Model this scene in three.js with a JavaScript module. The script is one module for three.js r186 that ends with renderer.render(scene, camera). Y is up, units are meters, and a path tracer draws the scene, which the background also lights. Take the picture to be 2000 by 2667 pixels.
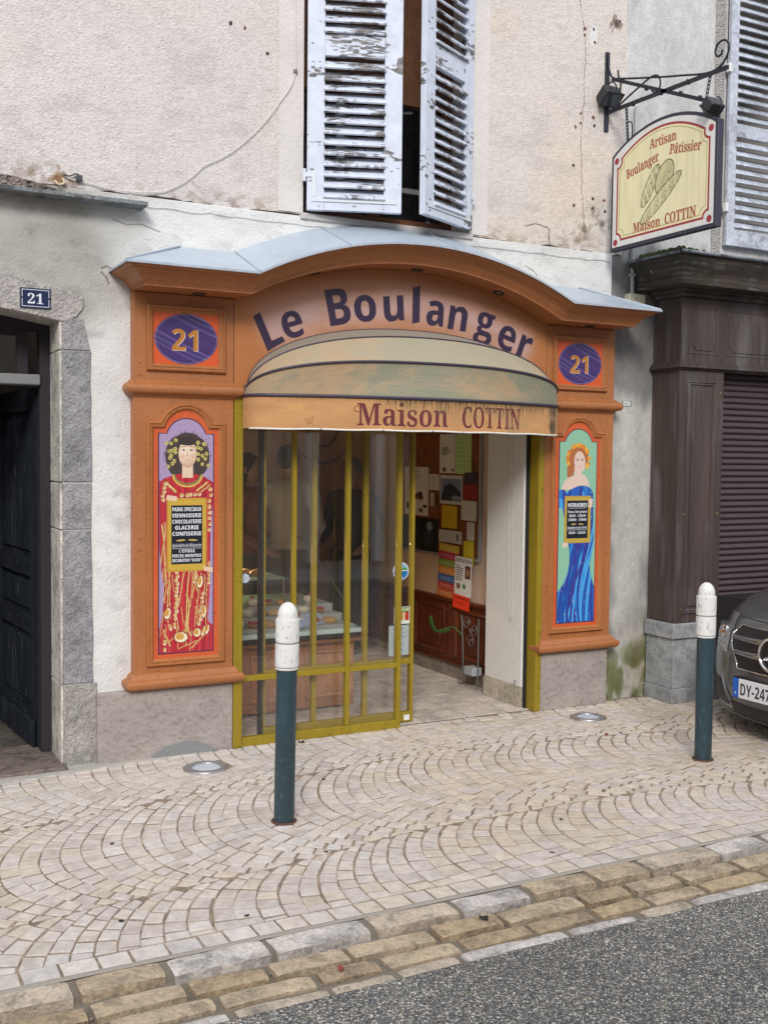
import * as THREE from 'three';
import { mergeGeometries, toCreasedNormals } from 'three/addons/utils/BufferGeometryUtils.js';
import { RoundedBoxGeometry } from 'three/addons/geometries/RoundedBoxGeometry.js';
import { MarchingCubes } from 'three/addons/objects/MarchingCubes.js';
import { FontLoader } from 'three/addons/loaders/FontLoader.js';
import { RectAreaLightUniformsLib } from 'three/addons/lights/RectAreaLightUniformsLib.js';

// ---------------------------------------------------------------- camera, sky, sun, exposure
const scene = new THREE.Scene();
const camera = new THREE.PerspectiveCamera(50.93, 767 / 1024, 0.05, 400);
{
  const yaw = 0.484675, pit = 0.050771, rol = 0.010731;
  const fw = new THREE.Vector3(Math.sin(yaw) * Math.cos(pit), -Math.sin(pit), -Math.cos(yaw) * Math.cos(pit));
  const r = new THREE.Vector3(Math.cos(yaw), 0, Math.sin(yaw)), u = r.clone().cross(fw);
  camera.position.set(0, 1.6, 5.50925);
  camera.up.copy(u.multiplyScalar(Math.cos(rol)).addScaledVector(r, -Math.sin(rol)));
  camera.lookAt(camera.position.clone().add(fw));
  camera.updateMatrixWorld(); camera.updateProjectionMatrix();
}
{ // an overcast sky: brighter towards the zenith, soft cloud masses
  const W = 256, H = 128, d = new Float32Array(W * H * 4);
  for (let y = 0; y < H; y++) for (let x = 0; x < W; x++) {
    const el = (y / (H - 1) - 0.5) * Math.PI, az = x / W * Math.PI * 2, s = Math.max(0, Math.sin(el));
    const c = 0.5 + 0.5 * Math.sin(az * 3 + 2 * Math.sin(az * 2 + s * 5)) * Math.sin(s * 9 + Math.cos(az * 4));
    const L = el < 0 ? 0.25 : 0.8 * (0.62 + 0.38 * s) * (0.88 + 0.24 * c), o = (y * W + x) * 4;
    d[o] = L * 0.95; d[o + 1] = L; d[o + 2] = L * 1.09; d[o + 3] = 1;
  }
  const t = new THREE.DataTexture(d, W, H, THREE.RGBAFormat, THREE.FloatType);
  t.mapping = THREE.EquirectangularReflectionMapping; t.magFilter = t.minFilter = THREE.LinearFilter; t.needsUpdate = true;
  scene.background = t; scene.environment = t;
}
const sun = new THREE.DirectionalLight(new THREE.Color(1, 0.965, 0.91), 1.4);
sun.position.set(-3.5, 9, 11); sun.target.position.set(2.5, 1, 0);
sun.castShadow = true; sun.shadow.radius = 34; sun.shadow.mapSize.set(2048, 2048);
Object.assign(sun.shadow.camera, { left: -9, right: 9, top: 9, bottom: -9, near: 1, far: 40 });
sun.name = 'sun'; scene.add(sun, sun.target);
const renderer = new THREE.WebGLRenderer({ antialias: true });
renderer.toneMapping = THREE.LinearToneMapping;
renderer.toneMappingExposure = 1.75;
renderer.outputColorSpace = THREE.SRGBColorSpace;
renderer.shadowMap.enabled = true;
RectAreaLightUniformsLib.init();

// ---------------------------------------------------------------- helpers
function rng(seed) { let a = seed >>> 0; return () => { a = (a + 0x6D2B79F5) | 0; let t = Math.imul(a ^ (a >>> 15), 1 | a); t = (t + Math.imul(t ^ (t >>> 7), 61 | t)) ^ t; return ((t ^ (t >>> 14)) >>> 0) / 4294967296; }; }
const lerp = (a, b, t) => a + (b - a) * t, clamp = (x, a = 0, b = 1) => Math.min(b, Math.max(a, x)), sst = (a, b, x) => { const t = clamp((x - a) / (b - a)); return t * t * (3 - 2 * t); };
const V2 = (x, y) => new THREE.Vector2(x, y), V3 = (x, y, z) => new THREE.Vector3(x, y, z);
function hash(x, y, s) { let h = Math.imul(x, 374761393) + Math.imul(y, 668265263) + Math.imul(s, 974634177); h = Math.imul(h ^ (h >>> 13), 1274126177); return ((h ^ (h >>> 16)) >>> 0) / 4294967296; }
function tn(u, v, f, s, fy = f) { // tileable value noise, f cells over [0,1)
  const x = u * f, y = v * fy, xi = Math.floor(x), yi = Math.floor(y), a = x - xi, b = y - yi, w = a * a * (3 - 2 * a), q = b * b * (3 - 2 * b);
  const X = ((xi % f) + f) % f, Y = ((yi % fy) + fy) % fy, X1 = (X + 1) % f, Y1 = (Y + 1) % fy;
  return lerp(lerp(hash(X, Y, s), hash(X1, Y, s), w), lerp(hash(X, Y1, s), hash(X1, Y1, s), w), q);
}
function fbm(u, v, f, s, o = 4, fy = f) { let a = 0, g = 0.5, n = 0; for (let i = 0; i < o; i++) { a += g * tn(u, v, f << i, s + i * 17, fy << i); n += g; g *= 0.5; } return a / n; }
function dataTex(w, h, fn, srgb, rx = 1, ry = rx) {
  const d = new Uint8Array(w * h * 4);
  for (let y = 0; y < h; y++) for (let x = 0; x < w; x++) {
    const c = fn((x + 0.5) / w, (y + 0.5) / h), o = (y * w + x) * 4;
    if (typeof c === 'number') d[o] = d[o + 1] = d[o + 2] = clamp(c) * 255; else { d[o] = clamp(c[0], 0, 255); d[o + 1] = clamp(c[1], 0, 255); d[o + 2] = clamp(c[2], 0, 255); }
    d[o + 3] = 255;
  }
  const t = new THREE.DataTexture(d, w, h); t.wrapS = t.wrapT = THREE.RepeatWrapping; t.magFilter = THREE.LinearFilter; t.minFilter = THREE.LinearFilter; t.repeat.set(rx, ry);
  if (srgb) t.colorSpace = THREE.SRGBColorSpace; t.needsUpdate = true; return t;
}
function canv(w, h, draw) {
  const c = document.createElement('canvas'); c.width = w; c.height = h; const g = c.getContext('2d'); draw(g, w, h);
  const t = new THREE.CanvasTexture(c); t.colorSpace = THREE.SRGBColorSpace; t.wrapS = t.wrapT = THREE.RepeatWrapping; t.magFilter = THREE.LinearFilter; return t;
}
function grain(g, w, h, fn) { // per-pixel change of what is drawn so far: fn(u, v, [r,g,b]) edits the colour
  const im = g.getImageData(0, 0, w, h), d = im.data, c = [0, 0, 0];
  for (let y = 0; y < h; y++) for (let x = 0; x < w; x++) { const o = (y * w + x) * 4; c[0] = d[o]; c[1] = d[o + 1]; c[2] = d[o + 2]; fn(x / w, 1 - y / h, c); d[o] = clamp(c[0], 0, 255); d[o + 1] = clamp(c[1], 0, 255); d[o + 2] = clamp(c[2], 0, 255); }
  g.putImageData(im, 0, 0);
}
const rep = (t, x, y = x) => { const c = t.clone(); c.repeat.set(x, y); c.needsUpdate = true; return c; };
const mat = (color, roughness = 0.7, o = {}) => new THREE.MeshStandardMaterial({ color: Array.isArray(color) ? new THREE.Color().setRGB(...color) : color, roughness, ...o });
const phys = (color, roughness = 0.5, o = {}) => new THREE.MeshPhysicalMaterial({ color: Array.isArray(color) ? new THREE.Color().setRGB(...color) : color, roughness, ...o });

const taken = new Map(), origin = new WeakMap();
const numbered = (n) => { const k = taken.get(n) || 0; taken.set(n, k + 1); return k ? n + '_' + String(k).padStart(3, '0') : n; };
function tag(o, label, category, group, kind) { if (label) o.userData.label = label; if (category) o.userData.category = category; if (group) o.userData.group = group; if (kind) o.userData.kind = kind; return o; }
function thing(name, label, category, [x, y, z] = [0, 0, 0], group, kind) {
  const o = new THREE.Group(); o.name = numbered(name); o.position.set(x, y, z); scene.add(o); origin.set(o, [x, y, z]); return tag(o, label, category, group, kind);
}
function sub(name, parent) { const g = new THREE.Group(); g.name = name; parent.add(g); origin.set(g, origin.get(parent)); return g; }   // an empty part that holds sub-parts, same axes as its thing
// adds a mesh; a geometry given in world coordinates is moved into its thing's axes
function put(geo, material, name, parent = scene, local = false) {
  if (Array.isArray(geo)) geo = join(geo);
  const m = new THREE.Mesh(geo, material); m.name = parent === scene ? numbered(name) : name; m.castShadow = m.receiveShadow = true;
  const o = origin.get(parent);
  if (o && !local) geo.translate(-o[0], -o[1], -o[2]);
  if (o) origin.set(m, o);
  parent.add(m); return m;
}
function solo(geo, material, name, label, category, group, kind) {   // a thing that is one mesh, its origin at the middle of its base
  if (Array.isArray(geo)) geo = join(geo);
  geo.computeBoundingBox(); const b = geo.boundingBox, p = [(b.min.x + b.max.x) / 2, b.min.y, (b.min.z + b.max.z) / 2];
  geo.translate(-p[0], -p[1], -p[2]); const m = put(geo, material, name); m.position.set(...p); origin.set(m, p); return tag(m, label, category, group, kind);
}
function join(list) {
  const l = list.map((g) => { g = g.index ? g.toNonIndexed() : g; if (!g.attributes.uv) g.setAttribute('uv', new THREE.BufferAttribute(new Float32Array(g.attributes.position.count * 2), 2)); for (const k of Object.keys(g.attributes)) if (!['position', 'normal', 'uv'].includes(k)) g.deleteAttribute(k); return g; });
  return mergeGeometries(l);
}
function uvBox(geo, s = 1, ox = 0, oy = 0) { // uv in metres by the face's main direction
  if (geo.index) geo = geo.toNonIndexed();
  const p = geo.attributes.position, uv = new Float32Array(p.count * 2), a = V3(), b = V3(), c = V3();
  for (let i = 0; i < p.count; i += 3) {
    a.fromBufferAttribute(p, i); b.fromBufferAttribute(p, i + 1); c.fromBufferAttribute(p, i + 2);
    const n = b.clone().sub(a).cross(c.clone().sub(a)), ax = Math.abs(n.x), ay = Math.abs(n.y), az = Math.abs(n.z);
    [a, b, c].forEach((q, k) => { const [u, v] = ay >= ax && ay >= az ? [q.x, -q.z] : ax > az ? [q.z, q.y] : [q.x, q.y]; uv[(i + k) * 2] = (u + ox) * s; uv[(i + k) * 2 + 1] = (v + oy) * s; });
  }
  geo.setAttribute('uv', new THREE.BufferAttribute(uv, 2)); return geo;
}
function uvPlane(geo, x0, y0, w, h, ax = 'x', ay = 'y') { // one picture stretched once over a region in metres
  const p = geo.attributes.position, uv = new Float32Array(p.count * 2), gx = { x: 'getX', y: 'getY', z: 'getZ' };
  for (let i = 0; i < p.count; i++) { uv[i * 2] = (p[gx[ax]](i) - x0) / w; uv[i * 2 + 1] = (p[gx[ay]](i) - y0) / h; }
  geo.setAttribute('uv', new THREE.BufferAttribute(uv, 2)); return geo;
}
const box = (x0, x1, y0, y1, z0, z1) => uvBox(new THREE.BoxGeometry(x1 - x0, y1 - y0, z1 - z0).translate((x0 + x1) / 2, (y0 + y1) / 2, (z0 + z1) / 2));
const rbox = (x0, x1, y0, y1, z0, z1, r = 0.004, seg = 2) => uvBox(new RoundedBoxGeometry(x1 - x0, y1 - y0, z1 - z0, seg, Math.min(r, (x1 - x0) / 2.01, (y1 - y0) / 2.01, (z1 - z0) / 2.01)).translate((x0 + x1) / 2, (y0 + y1) / 2, (z0 + z1) / 2));
function slab(pts, z0, z1, holes = [], bevel = 0) { // an outline in x, y with thickness in z
  const s = new THREE.Shape(pts.map(([x, y]) => V2(x, y))); for (const h of holes) s.holes.push(new THREE.Path(h.map(([x, y]) => V2(x, y))));
  const g = new THREE.ExtrudeGeometry(s, { depth: z1 - z0 - 2 * bevel, bevelEnabled: bevel > 0, bevelSize: bevel, bevelThickness: bevel, bevelSegments: 1, bevelOffset: -bevel, curveSegments: 8 });
  return uvBox(g.translate(0, 0, z0 + bevel));
}
function tube(pts, r, seg = 0, rad = 6, closed = false) { const c = new THREE.CatmullRomCurve3(pts.map((p) => (p.isVector3 ? p : V3(...p))), closed, 'centripetal'); return uvBox(new THREE.TubeGeometry(c, seg || pts.length * 4, r, rad, closed)); }
function bar(a, b, w, h) { // a straight square bar from a to b
  a = V3(...a); b = V3(...b); const d = b.clone().sub(a), L = d.length(), g = new THREE.BoxGeometry(w, h, L);
  const m = new THREE.Matrix4().lookAt(V3(), d, Math.abs(d.y) > 0.95 * L ? V3(0, 0, 1) : V3(0, 1, 0)).setPosition(a.add(b).multiplyScalar(0.5)); return uvBox(g.applyMatrix4(m));
}
const cyl = (x, y, z, r, h, seg = 24, r2 = r) => uvBox(new THREE.CylinderGeometry(r2, r, h, seg).translate(x, y + h / 2, z));
const lathe = (pts, x, y, z, seg = 32) => uvBox(new THREE.LatheGeometry(pts.map(([a, b]) => V2(a, b)), seg).translate(x, y, z));
function gridGeo(nu, nv, fn) { // fn(u, v) -> [x, y, z]; smooth normals; uv = (u, v)
  const p = [], uv = [], ix = [];
  for (let j = 0; j <= nv; j++) for (let i = 0; i <= nu; i++) { p.push(...fn(i / nu, j / nv)); uv.push(i / nu, j / nv); }
  for (let j = 0; j < nv; j++) for (let i = 0; i < nu; i++) { const a = j * (nu + 1) + i, b = a + 1, c = a + nu + 1, d = c + 1; ix.push(a, b, d, a, d, c); }
  const g = new THREE.BufferGeometry(); g.setAttribute('position', new THREE.Float32BufferAttribute(p, 3)); g.setAttribute('uv', new THREE.Float32BufferAttribute(uv, 2)); g.setIndex(ix); g.computeVertexNormals(); return g;
}
const creased = (g, a = 0.6) => toCreasedNormals(g, a);
// a moulding run round a closed outline in x, y with mitred corners; profile: [inset, height above z]
function mould(path, profile, z) {
  if (THREE.ShapeUtils.area(path.map(([x, y]) => V2(x, y))) < 0) path = path.slice().reverse();
  const n = path.length, off = (d) => path.map((p, i) => {
    const a = path[(i + n - 1) % n], b = path[(i + 1) % n], e1 = V2(p[0] - a[0], p[1] - a[1]).normalize(), e2 = V2(b[0] - p[0], b[1] - p[1]).normalize();
    const n1 = V2(-e1.y, e1.x), n2 = V2(-e2.y, e2.x), m = n1.clone().add(n2), k = d / Math.max(0.35, 1 + n1.dot(n2)); return [p[0] + m.x * k, p[1] + m.y * k];
  });
  const rings = profile.map(([d, h]) => off(d).map(([x, y]) => [x, y, z + h])), p = [];
  for (let k = 0; k + 1 < rings.length; k++) for (let i = 0; i < n; i++) { const j = (i + 1) % n, A = rings[k][i], B = rings[k][j], C = rings[k + 1][j], D = rings[k + 1][i]; p.push(...A, ...B, ...C, ...A, ...C, ...D); }
  const g = new THREE.BufferGeometry(); g.setAttribute('position', new THREE.Float32BufferAttribute(p, 3)); g.computeVertexNormals(); return uvBox(creased(g, 0.7));
}
const arcPts = (cx, cy, r, a0, a1, n, ry = r) => Array.from({ length: n + 1 }, (_, i) => { const a = lerp(a0, a1, i / n); return [cx + r * Math.cos(a), cy + ry * Math.sin(a)]; });
const glassPane = new THREE.MeshPhysicalMaterial({ color: 0xffffff, transmission: 1, thickness: 0, roughness: 0.015, ior: 1.58, metalness: 0 });
const font = await new FontLoader().loadAsync('fonts/droid/droid_sans_bold.typeface.json');

// ---------------------------------------------------------------- shared surface textures
const bumpFine = dataTex(512, 512, (u, v) => fbm(u, v, 32, 3, 4));
const bumpRough = dataTex(512, 512, (u, v) => { const a = Math.abs(fbm(u, v, 22, 9, 3) - 0.5) * 4, b = fbm(u, v, 64, 21, 2); return clamp(a * 0.55 + b * 0.45); });
const bumpPlaster = dataTex(512, 512, (u, v) => fbm(u, v, 8, 31, 5) * 0.7 + 0.3 * fbm(u, v, 64, 5, 2));
const stoneMap = (seed, r, g, b, dark) => dataTex(360, 360, (u, v) => { const n = fbm(u, v, 6, seed, 5), s = fbm(u, v, 70, seed + 3, 2), k = (0.84 + 0.3 * (n - 0.5) + 0.22 * (s - 0.5)) - dark * sst(0.56, 0.66, fbm(u, v, 18, seed + 8, 4)); return [r * k, g * k, b * (k + 0.02)]; }, true);
// ================================================================ ground
{
  const g = put(new THREE.PlaneGeometry(240, 240).rotateX(-Math.PI / 2).translate(0, -0.16, 0), mat([0.13, 0.125, 0.12], 0.95, { bumpMap: rep(bumpFine, 60), bumpScale: 0.004 }), 'ground');
  tag(g, 'bare ground sheet running out beyond the street', 'ground', null, 'structure');
}
{ // road: asphalt with pale and dark aggregate
  const N = 1400, R = rng(77), W = 1536;
  const map = canv(W, W, (g) => {
    g.fillStyle = '#605e5d'; g.fillRect(0, 0, W, W);
    const tones = ['#3c3b3e', '#4c4b4b', '#2c2c30', '#a09c95', '#c8c2b6', '#767472', '#8a8276', '#5a626c', '#ddd6c6', '#94826e', '#4d5259', '#3a4048', '#ebe4d4', '#b5ad9a', '#c2b89c', '#d8d2c8'];
    for (let i = 0; i < 120000; i++) {
      const x = R() * W, y = R() * W, r = 1.1 + R() * R() * 4.4; g.fillStyle = tones[Math.floor(R() * tones.length)];
      for (const dx of [0, x < 8 ? W : x > W - 8 ? -W : 0]) { g.beginPath(); const a0 = R() * 6; for (let k = 0; k < 5; k++) { const a = a0 + k * 1.257, q = r * (0.6 + 0.6 * R()); g.lineTo(x + dx + q * Math.cos(a), y + q * Math.sin(a)); } g.fill(); }
    }
    grain(g, W, W, (u, v, c) => { const k = 0.9 + 0.28 * (fbm(u, v, 5, 4, 4) - 0.5) + 0.12 * (hash(u * W | 0, v * W | 0, 3) - 0.5); c[0] *= k; c[1] *= k; c[2] *= k; });
  });
  map.repeat.set(1 / 1.55, 1 / 1.55);
  const bm = dataTex(512, 512, (u, v) => 0.6 * tn(u, v, 110, 5) + 0.4 * tn(u, v, 60, 8)); bm.repeat.set(1 / 0.6, 1 / 0.6);
  const road = put(gridGeo(80, 60, (u, v) => { const x = lerp(-14, 26, u), z = lerp(6.7, 2.612, v); return [x, -0.04 + 0.045 * Math.sin(Math.PI * clamp((z - 2.6) / 4.1)) , z]; }), mat(0xffffff, 0.82, { map, bumpMap: bm, bumpScale: 0.004 }), 'road');
  road.geometry = uvBox(road.geometry); road.geometry.computeVertexNormals();
  tag(road, 'grey asphalt road speckled with pale aggregate along the kerb', 'road', null, 'structure');
}
// kerb and gutter: rows of rough dressed stones
{
  const kerb = thing('kerb', 'kerb of weathered ochre stone blocks edging the pavement', 'kerb', [3, -0.04, 2.4], null, 'structure');
  const R = rng(5150);
  put(gridGeo(60, 24, (u, v) => [lerp(-5, 14, u), lerp(-0.046, -0.006, sst(0.62, 0.8, v)), lerp(2.68, 2.2, v)]), mat([0.2, 0.168, 0.13], 0.95, { bumpMap: rep(bumpFine, 40, 2), bumpScale: 0.006 }), 'mortar_bed', kerb);
  const tone = [[200, 179, 147], [193, 169, 133], [208, 191, 166], [218, 209, 196], [186, 163, 130], [226, 220, 211]];
  const mats = tone.map(([r, g, b], i) => { const m = stoneMap(200 + i * 13, r * 1.12, g * 1.12, b * 1.12, 0.1); m.repeat.set(1.6, 1.6); const bp = bumpFine.clone(); bp.repeat.set(3.2, 3.2); return mat([0.86, 0.86, 0.86], 0.85, { map: m, bumpMap: bp, bumpScale: 0.005 }); });
  const stone = (x0, x1, z0, z1, yt, yb, rough) => {
    const w = x1 - x0, d = z1 - z0, h = yt - yb; let g = new THREE.BoxGeometry(w, h, d, 8, 2, 4); const p = g.attributes.position, s = Math.floor(R() * 1e6), tilt = (R() - 0.5) * 0.03, tz = (R() - 0.5) * 0.05;
    for (let i = 0; i < p.count; i++) {
      let x = p.getX(i), y = p.getY(i), z = p.getZ(i); const ex = Math.abs(x) / (w / 2), ez = Math.abs(z) / (d / 2), top = y > 0 ? 1 : 0;
      const nx = tn(0.5 + x * 1.3, 0.5 + z * 1.7, 8, s), nz = tn(0.5 + x * 1.1, 0.5 + z * 1.3, 11, s + 5);
      if (top) y -= rough * 0.007 * (Math.pow(ex, 8) + Math.pow(ez, 6)) + (nx - 0.5) * rough * 0.008 - tilt * x - tz * z;
      if (ez > 0.95) z += (nz - 0.5) * rough * 0.016 - Math.sign(z) * 0.004 * top;
      if (ex > 0.95) x += (nx - 0.5) * rough * 0.018 - Math.sign(x) * 0.008 * (ez > 0.9 ? 1.6 : 1) * rough;
      p.setXYZ(i, x, y, z);
    }
    g.translate((x0 + x1) / 2, (yt + yb) / 2, (z0 + z1) / 2); g.computeVertexNormals(); g = uvBox(g, 1, R() * 5, R() * 5); return creased(g, 0.5);
  };
  const rows = [ // z0, z1, top, min/max length, tones, jitter
    [2.2375, 2.352, 0.002, 0.24, 0.37, [2, 0, 1, 2, 3, 0, 2, 0, 2], 0.4], [2.362, 2.456, -0.022, 0.22, 0.36, [0, 1, 0, 4, 1, 0], 0.45],
    [2.464, 2.548, -0.034, 0.2, 0.36, [1, 0, 4, 1, 0], 0.45], [2.554, 2.618, -0.037, 0.22, 0.5, [3, 5, 3, 2, 3], 0.7]];
  for (const [z0, z1, yt, a, b, tn_, ro] of rows) {
    let x = -1.2 + R() * 0.2; const list = [];
    while (x < 8.5) { const L = lerp(a, b, R()); list.push([x, x + L - 0.012 - R() * 0.012, tn_[Math.floor(R() * tn_.length)]]); x += L; }
    for (const [xa, xb, k] of list) put(stone(xa, xb, z0 + (R() - 0.5) * 0.008, z1 + (R() - 0.5) * 0.01, yt + (R() - 0.5) * 0.008, yt - 0.09, ro), mats[k], 'kerb_stone', kerb);
  }
}
// pavement of setts laid in overlapping fans
{
  const pav = thing('pavement', 'pavement of pale beige setts laid in overlapping fans', 'pavement', [3, 0, 1.1], null, 'structure');
  const joint = dataTex(512, 512, (u, v) => { const k = 0.8 + 0.5 * (fbm(u, v, 12, 41, 5) - 0.5) + 0.3 * (fbm(u, v, 90, 7, 2) - 0.5); return [190 * k, 168 * k, 145 * k]; }, true, 1.5);
  put(uvBox(gridGeo(80, 20, (u, v) => [lerp(-5, 14, u), -0.0032 + 0.0012 * (tn(u, v, 60, 3, 12) - 0.5), lerp(2.232, -0.1, v)])), mat([0.9, 0.9, 0.9], 0.95, { map: joint, bumpMap: rep(bumpFine, 3), bumpScale: 0.004 }), 'joint_filling', pav);
  const R = rng(4242), rad = 0.62, d = 0.083, gap = 0.0095;
  const discs = [[1.745, 0.27, 0.118], [4.222, 0.245, 0.112]];
  const clipHalf = (poly, px, pz, nx, nz) => { // keep the side the normal points to
    const out = []; for (let i = 0; i < poly.length; i++) { const a = poly[i], b = poly[(i + 1) % poly.length], da = (a[0] - px) * nx + (a[1] - pz) * nz, db = (b[0] - px) * nx + (b[1] - pz) * nz; if (da >= 0) out.push(a); if (da * db < 0) { const t = da / (da - db); out.push([lerp(a[0], b[0], t), lerp(a[1], b[1], t)]); } } return out;
  };
  const area = (q) => Math.abs(THREE.ShapeUtils.area(q.map(([x, y]) => V2(x, y)))), cen = (q) => { let x = 0, z = 0; for (const p of q) { x += p[0]; z += p[1]; } return [x / q.length, z / q.length]; };
  const polys = [];
  const zTop = 2.115, zBot = -0.045;
  const addPoly = (q, zl, zh) => {
    q = clipHalf(q, 0, zh - gap / 2, 0, -1); if (q.length < 3) return; q = clipHalf(q, 0, zl + gap / 2, 0, 1); if (q.length < 3) return;
    q = q.map(([x, z]) => [x + 0.05 * Math.sin(z * 2.1 + x * 0.8) + 0.01 * Math.sin(x * 7 + z * 5), z + 0.12 * Math.sin(x * 1.25 + 1.1) + 0.012 * Math.sin(x * 5 - z * 4)]);   // the lanes wander as laid by hand
    q = clipHalf(q, 0, zTop, 0, -1); if (q.length < 3) return; q = clipHalf(q, 0, zBot, 0, 1); if (q.length < 3) return;
    for (const [dx, dz, r] of discs) { const c = cen(q), D = Math.hypot(c[0] - dx, c[1] - dz); if (D < r - 0.02) return; if (D < r + 0.1) { const nx = (c[0] - dx) / D, nz = (c[1] - dz) / D; q = clipHalf(q, dx + nx * r, dz + nz * r, nx, nz); if (q.length < 3) return; } }
    if (area(q) < 0.0004) return; const c = cen(q); if (c[0] < -0.6 || c[0] > 8) return; polys.push(q);
  };
  // rows of setts follow arcs that bulge along the street; the arcs of one lane all have the same curve
  for (const [zc, hw, ph] of [[1.16, 0.5, 0], [2.16, 0.5, 0.04], [0.16, 0.5, 0.06], [-0.84, 0.5, 0.03]]) for (let k = -16; k < 104; k++) {
    const x0 = k * d + ph + (R() - 0.5) * 0.006, wob = (R() - 0.5) * 0.1; let a = -1.05 + R() * 0.12;
    while (a < 1.05) {
      const L = 0.076 + R() * 0.03, da = L / rad, a0 = a + gap * (0.35 + 0.55 * R()) / rad, a1 = a + da - gap * (0.35 + 0.55 * R()) / rad, j = () => (R() - 0.5) * 0.0045;
      const P = (q, f) => { const x = x0 + rad - rad * Math.cos(q), z = zc + rad * Math.sin(q), t = d * Math.cos(q); return [x + Math.cos(q) * f(t) + j(), z - Math.sin(q) * f(t) + j()]; }, g1 = gap * (0.1 + 0.32 * R()), g2 = gap * (0.1 + 0.32 * R());
      addPoly([P(a0, () => g1), P(a1, () => g1), P(a1, (t) => t - g2), P(a0, (t) => t - g2)], zc - hw, zc + hw); a += da;
    }
  }
  for (let x = -0.6; x < 8;) { const L = 0.085 + R() * 0.035; polys.push([[x + 0.004, 2.124], [x + L - 0.004, 2.124 + R() * 0.004], [x + L - 0.004 - R() * 0.004, 2.212], [x + 0.004, 2.212 - R() * 0.004]]); x += L; }
  const tones = [[214, 207, 203], [221, 213, 206], [216, 206, 198], [219, 208, 198], [214, 202, 195], [217, 204, 188], [211, 197, 183], [213, 198, 179]];
  const sett = (q) => { // prism with a chamfered top, slightly tilted
    if (THREE.ShapeUtils.area(q.map(([x, y]) => V2(x, y))) < 0) q = q.slice().reverse();
    const c = cen(q), h = 0.001 + (R() - 0.5) * 0.003, tx = (R() - 0.5) * 0.02, tz = (R() - 0.5) * 0.02, p = [], n = q.length, top = [], mid = [], bot = [];
    for (const v of q) { const dx = v[0] - c[0], dz = v[1] - c[1], L = Math.hypot(dx, dz), k = 1 - 0.004 / L, y = h + tx * dx + tz * dz; top.push([c[0] + dx * k, y, c[1] + dz * k]); mid.push([v[0], y - 0.0022, v[1]]); bot.push([v[0], -0.02, v[1]]); }
    const ct = [c[0], h + (R() - 0.3) * 0.0012, c[1]];
    for (let i = 0; i < n; i++) { const j = (i + 1) % n; p.push(...ct, ...top[j], ...top[i], ...top[i], ...top[j], ...mid[j], ...top[i], ...mid[j], ...mid[i], ...mid[i], ...mid[j], ...bot[j], ...mid[i], ...bot[j], ...bot[i]); }
    const g = new THREE.BufferGeometry(); g.setAttribute('position', new THREE.Float32BufferAttribute(p, 3)); g.computeVertexNormals(); return uvBox(g, 1, R() * 3, R() * 3);
  };
  const base = dataTex(1024, 1024, (u, v) => { const n = fbm(u, v, 5, 61, 5), m = fbm(u, v, 40, 67, 3), s = fbm(u, v, 14, 71, 3); const k = 0.91 + 0.12 * (n - 0.5) + 0.15 * (m - 0.5) - 0.05 * sst(0.55, 0.75, s); return [255 * k, 255 * (k - 0.006 * s), 255 * (k - 0.02 * s)]; }, true, 1.1);
  const bm = bumpFine.clone(); bm.repeat.set(4, 4);
  const mats = tones.map(([r, g, b]) => mat(new THREE.Color(r / 255, g / 255, b / 255).convertSRGBToLinear().multiplyScalar(1.04), 0.62, { map: base, bumpMap: bm, bumpScale: 0.0016 }));
  const share = (q) => { const s = q.map(([x, z]) => { const v = V3(x, 0, z).project(camera); return v; }); if (s.every((v) => Math.abs(v.x) > 1.02 || Math.abs(v.y) > 1.02)) return 0; return Math.abs(THREE.ShapeUtils.area(s.map((v) => V2(v.x, v.y)))); };
  const order = polys.map((q) => [share(q), q]).sort((a, b) => b[0] - a[0]);
  const rest = [], cols = [];
  order.forEach(([, q], i) => {
    const c0 = cen(q), cl = fbm(c0[0] * 0.11 + 0.3, c0[1] * 0.13 + 0.2, 8, 88, 3), t = clamp(Math.floor((clamp((cl - 0.28) / 0.44) * 0.6 + R() * 0.4) * tones.length), 0, tones.length - 1), g = sett(q);
    if (i < 296) put(g, mats[t], 'paving_sett', pav);
    else { const c = mats[t].color, n = g.attributes.position.count, a = new Float32Array(n * 3), k = 0.95 + R() * 0.1; for (let m = 0; m < n; m++) { a[m * 3] = c.r * k; a[m * 3 + 1] = c.g * k; a[m * 3 + 2] = c.b * k; } g.setAttribute('color', new THREE.BufferAttribute(a, 3)); rest.push(g); }
  });
  const g = mergeGeometries(rest), far = put(g, mat(0xffffff, 0.62, { map: base, bumpMap: bm, bumpScale: 0.0016, vertexColors: true }), 'far_paving_setts', pav); far.userData.kind = 'stuff';
  put(uvBox(gridGeo(700, 4, (u, v) => [lerp(-5, 14, u), 0.0015 + 0.002 * (tn(u, v, 90, 8, 2) - 0.5) - (v < 0.01 || v > 0.99 ? 0.004 : 0), lerp(2.2385, 2.211, v) + (v > 0.5 ? 1 : 0.5) * 0.014 * (fbm(u, 0.4, 128, 31, 3) - 0.5)])), mat([0.36, 0.32, 0.27], 0.95, { bumpMap: rep(bumpFine, 6), bumpScale: 0.004 }), 'cement_joint', pav);
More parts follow.
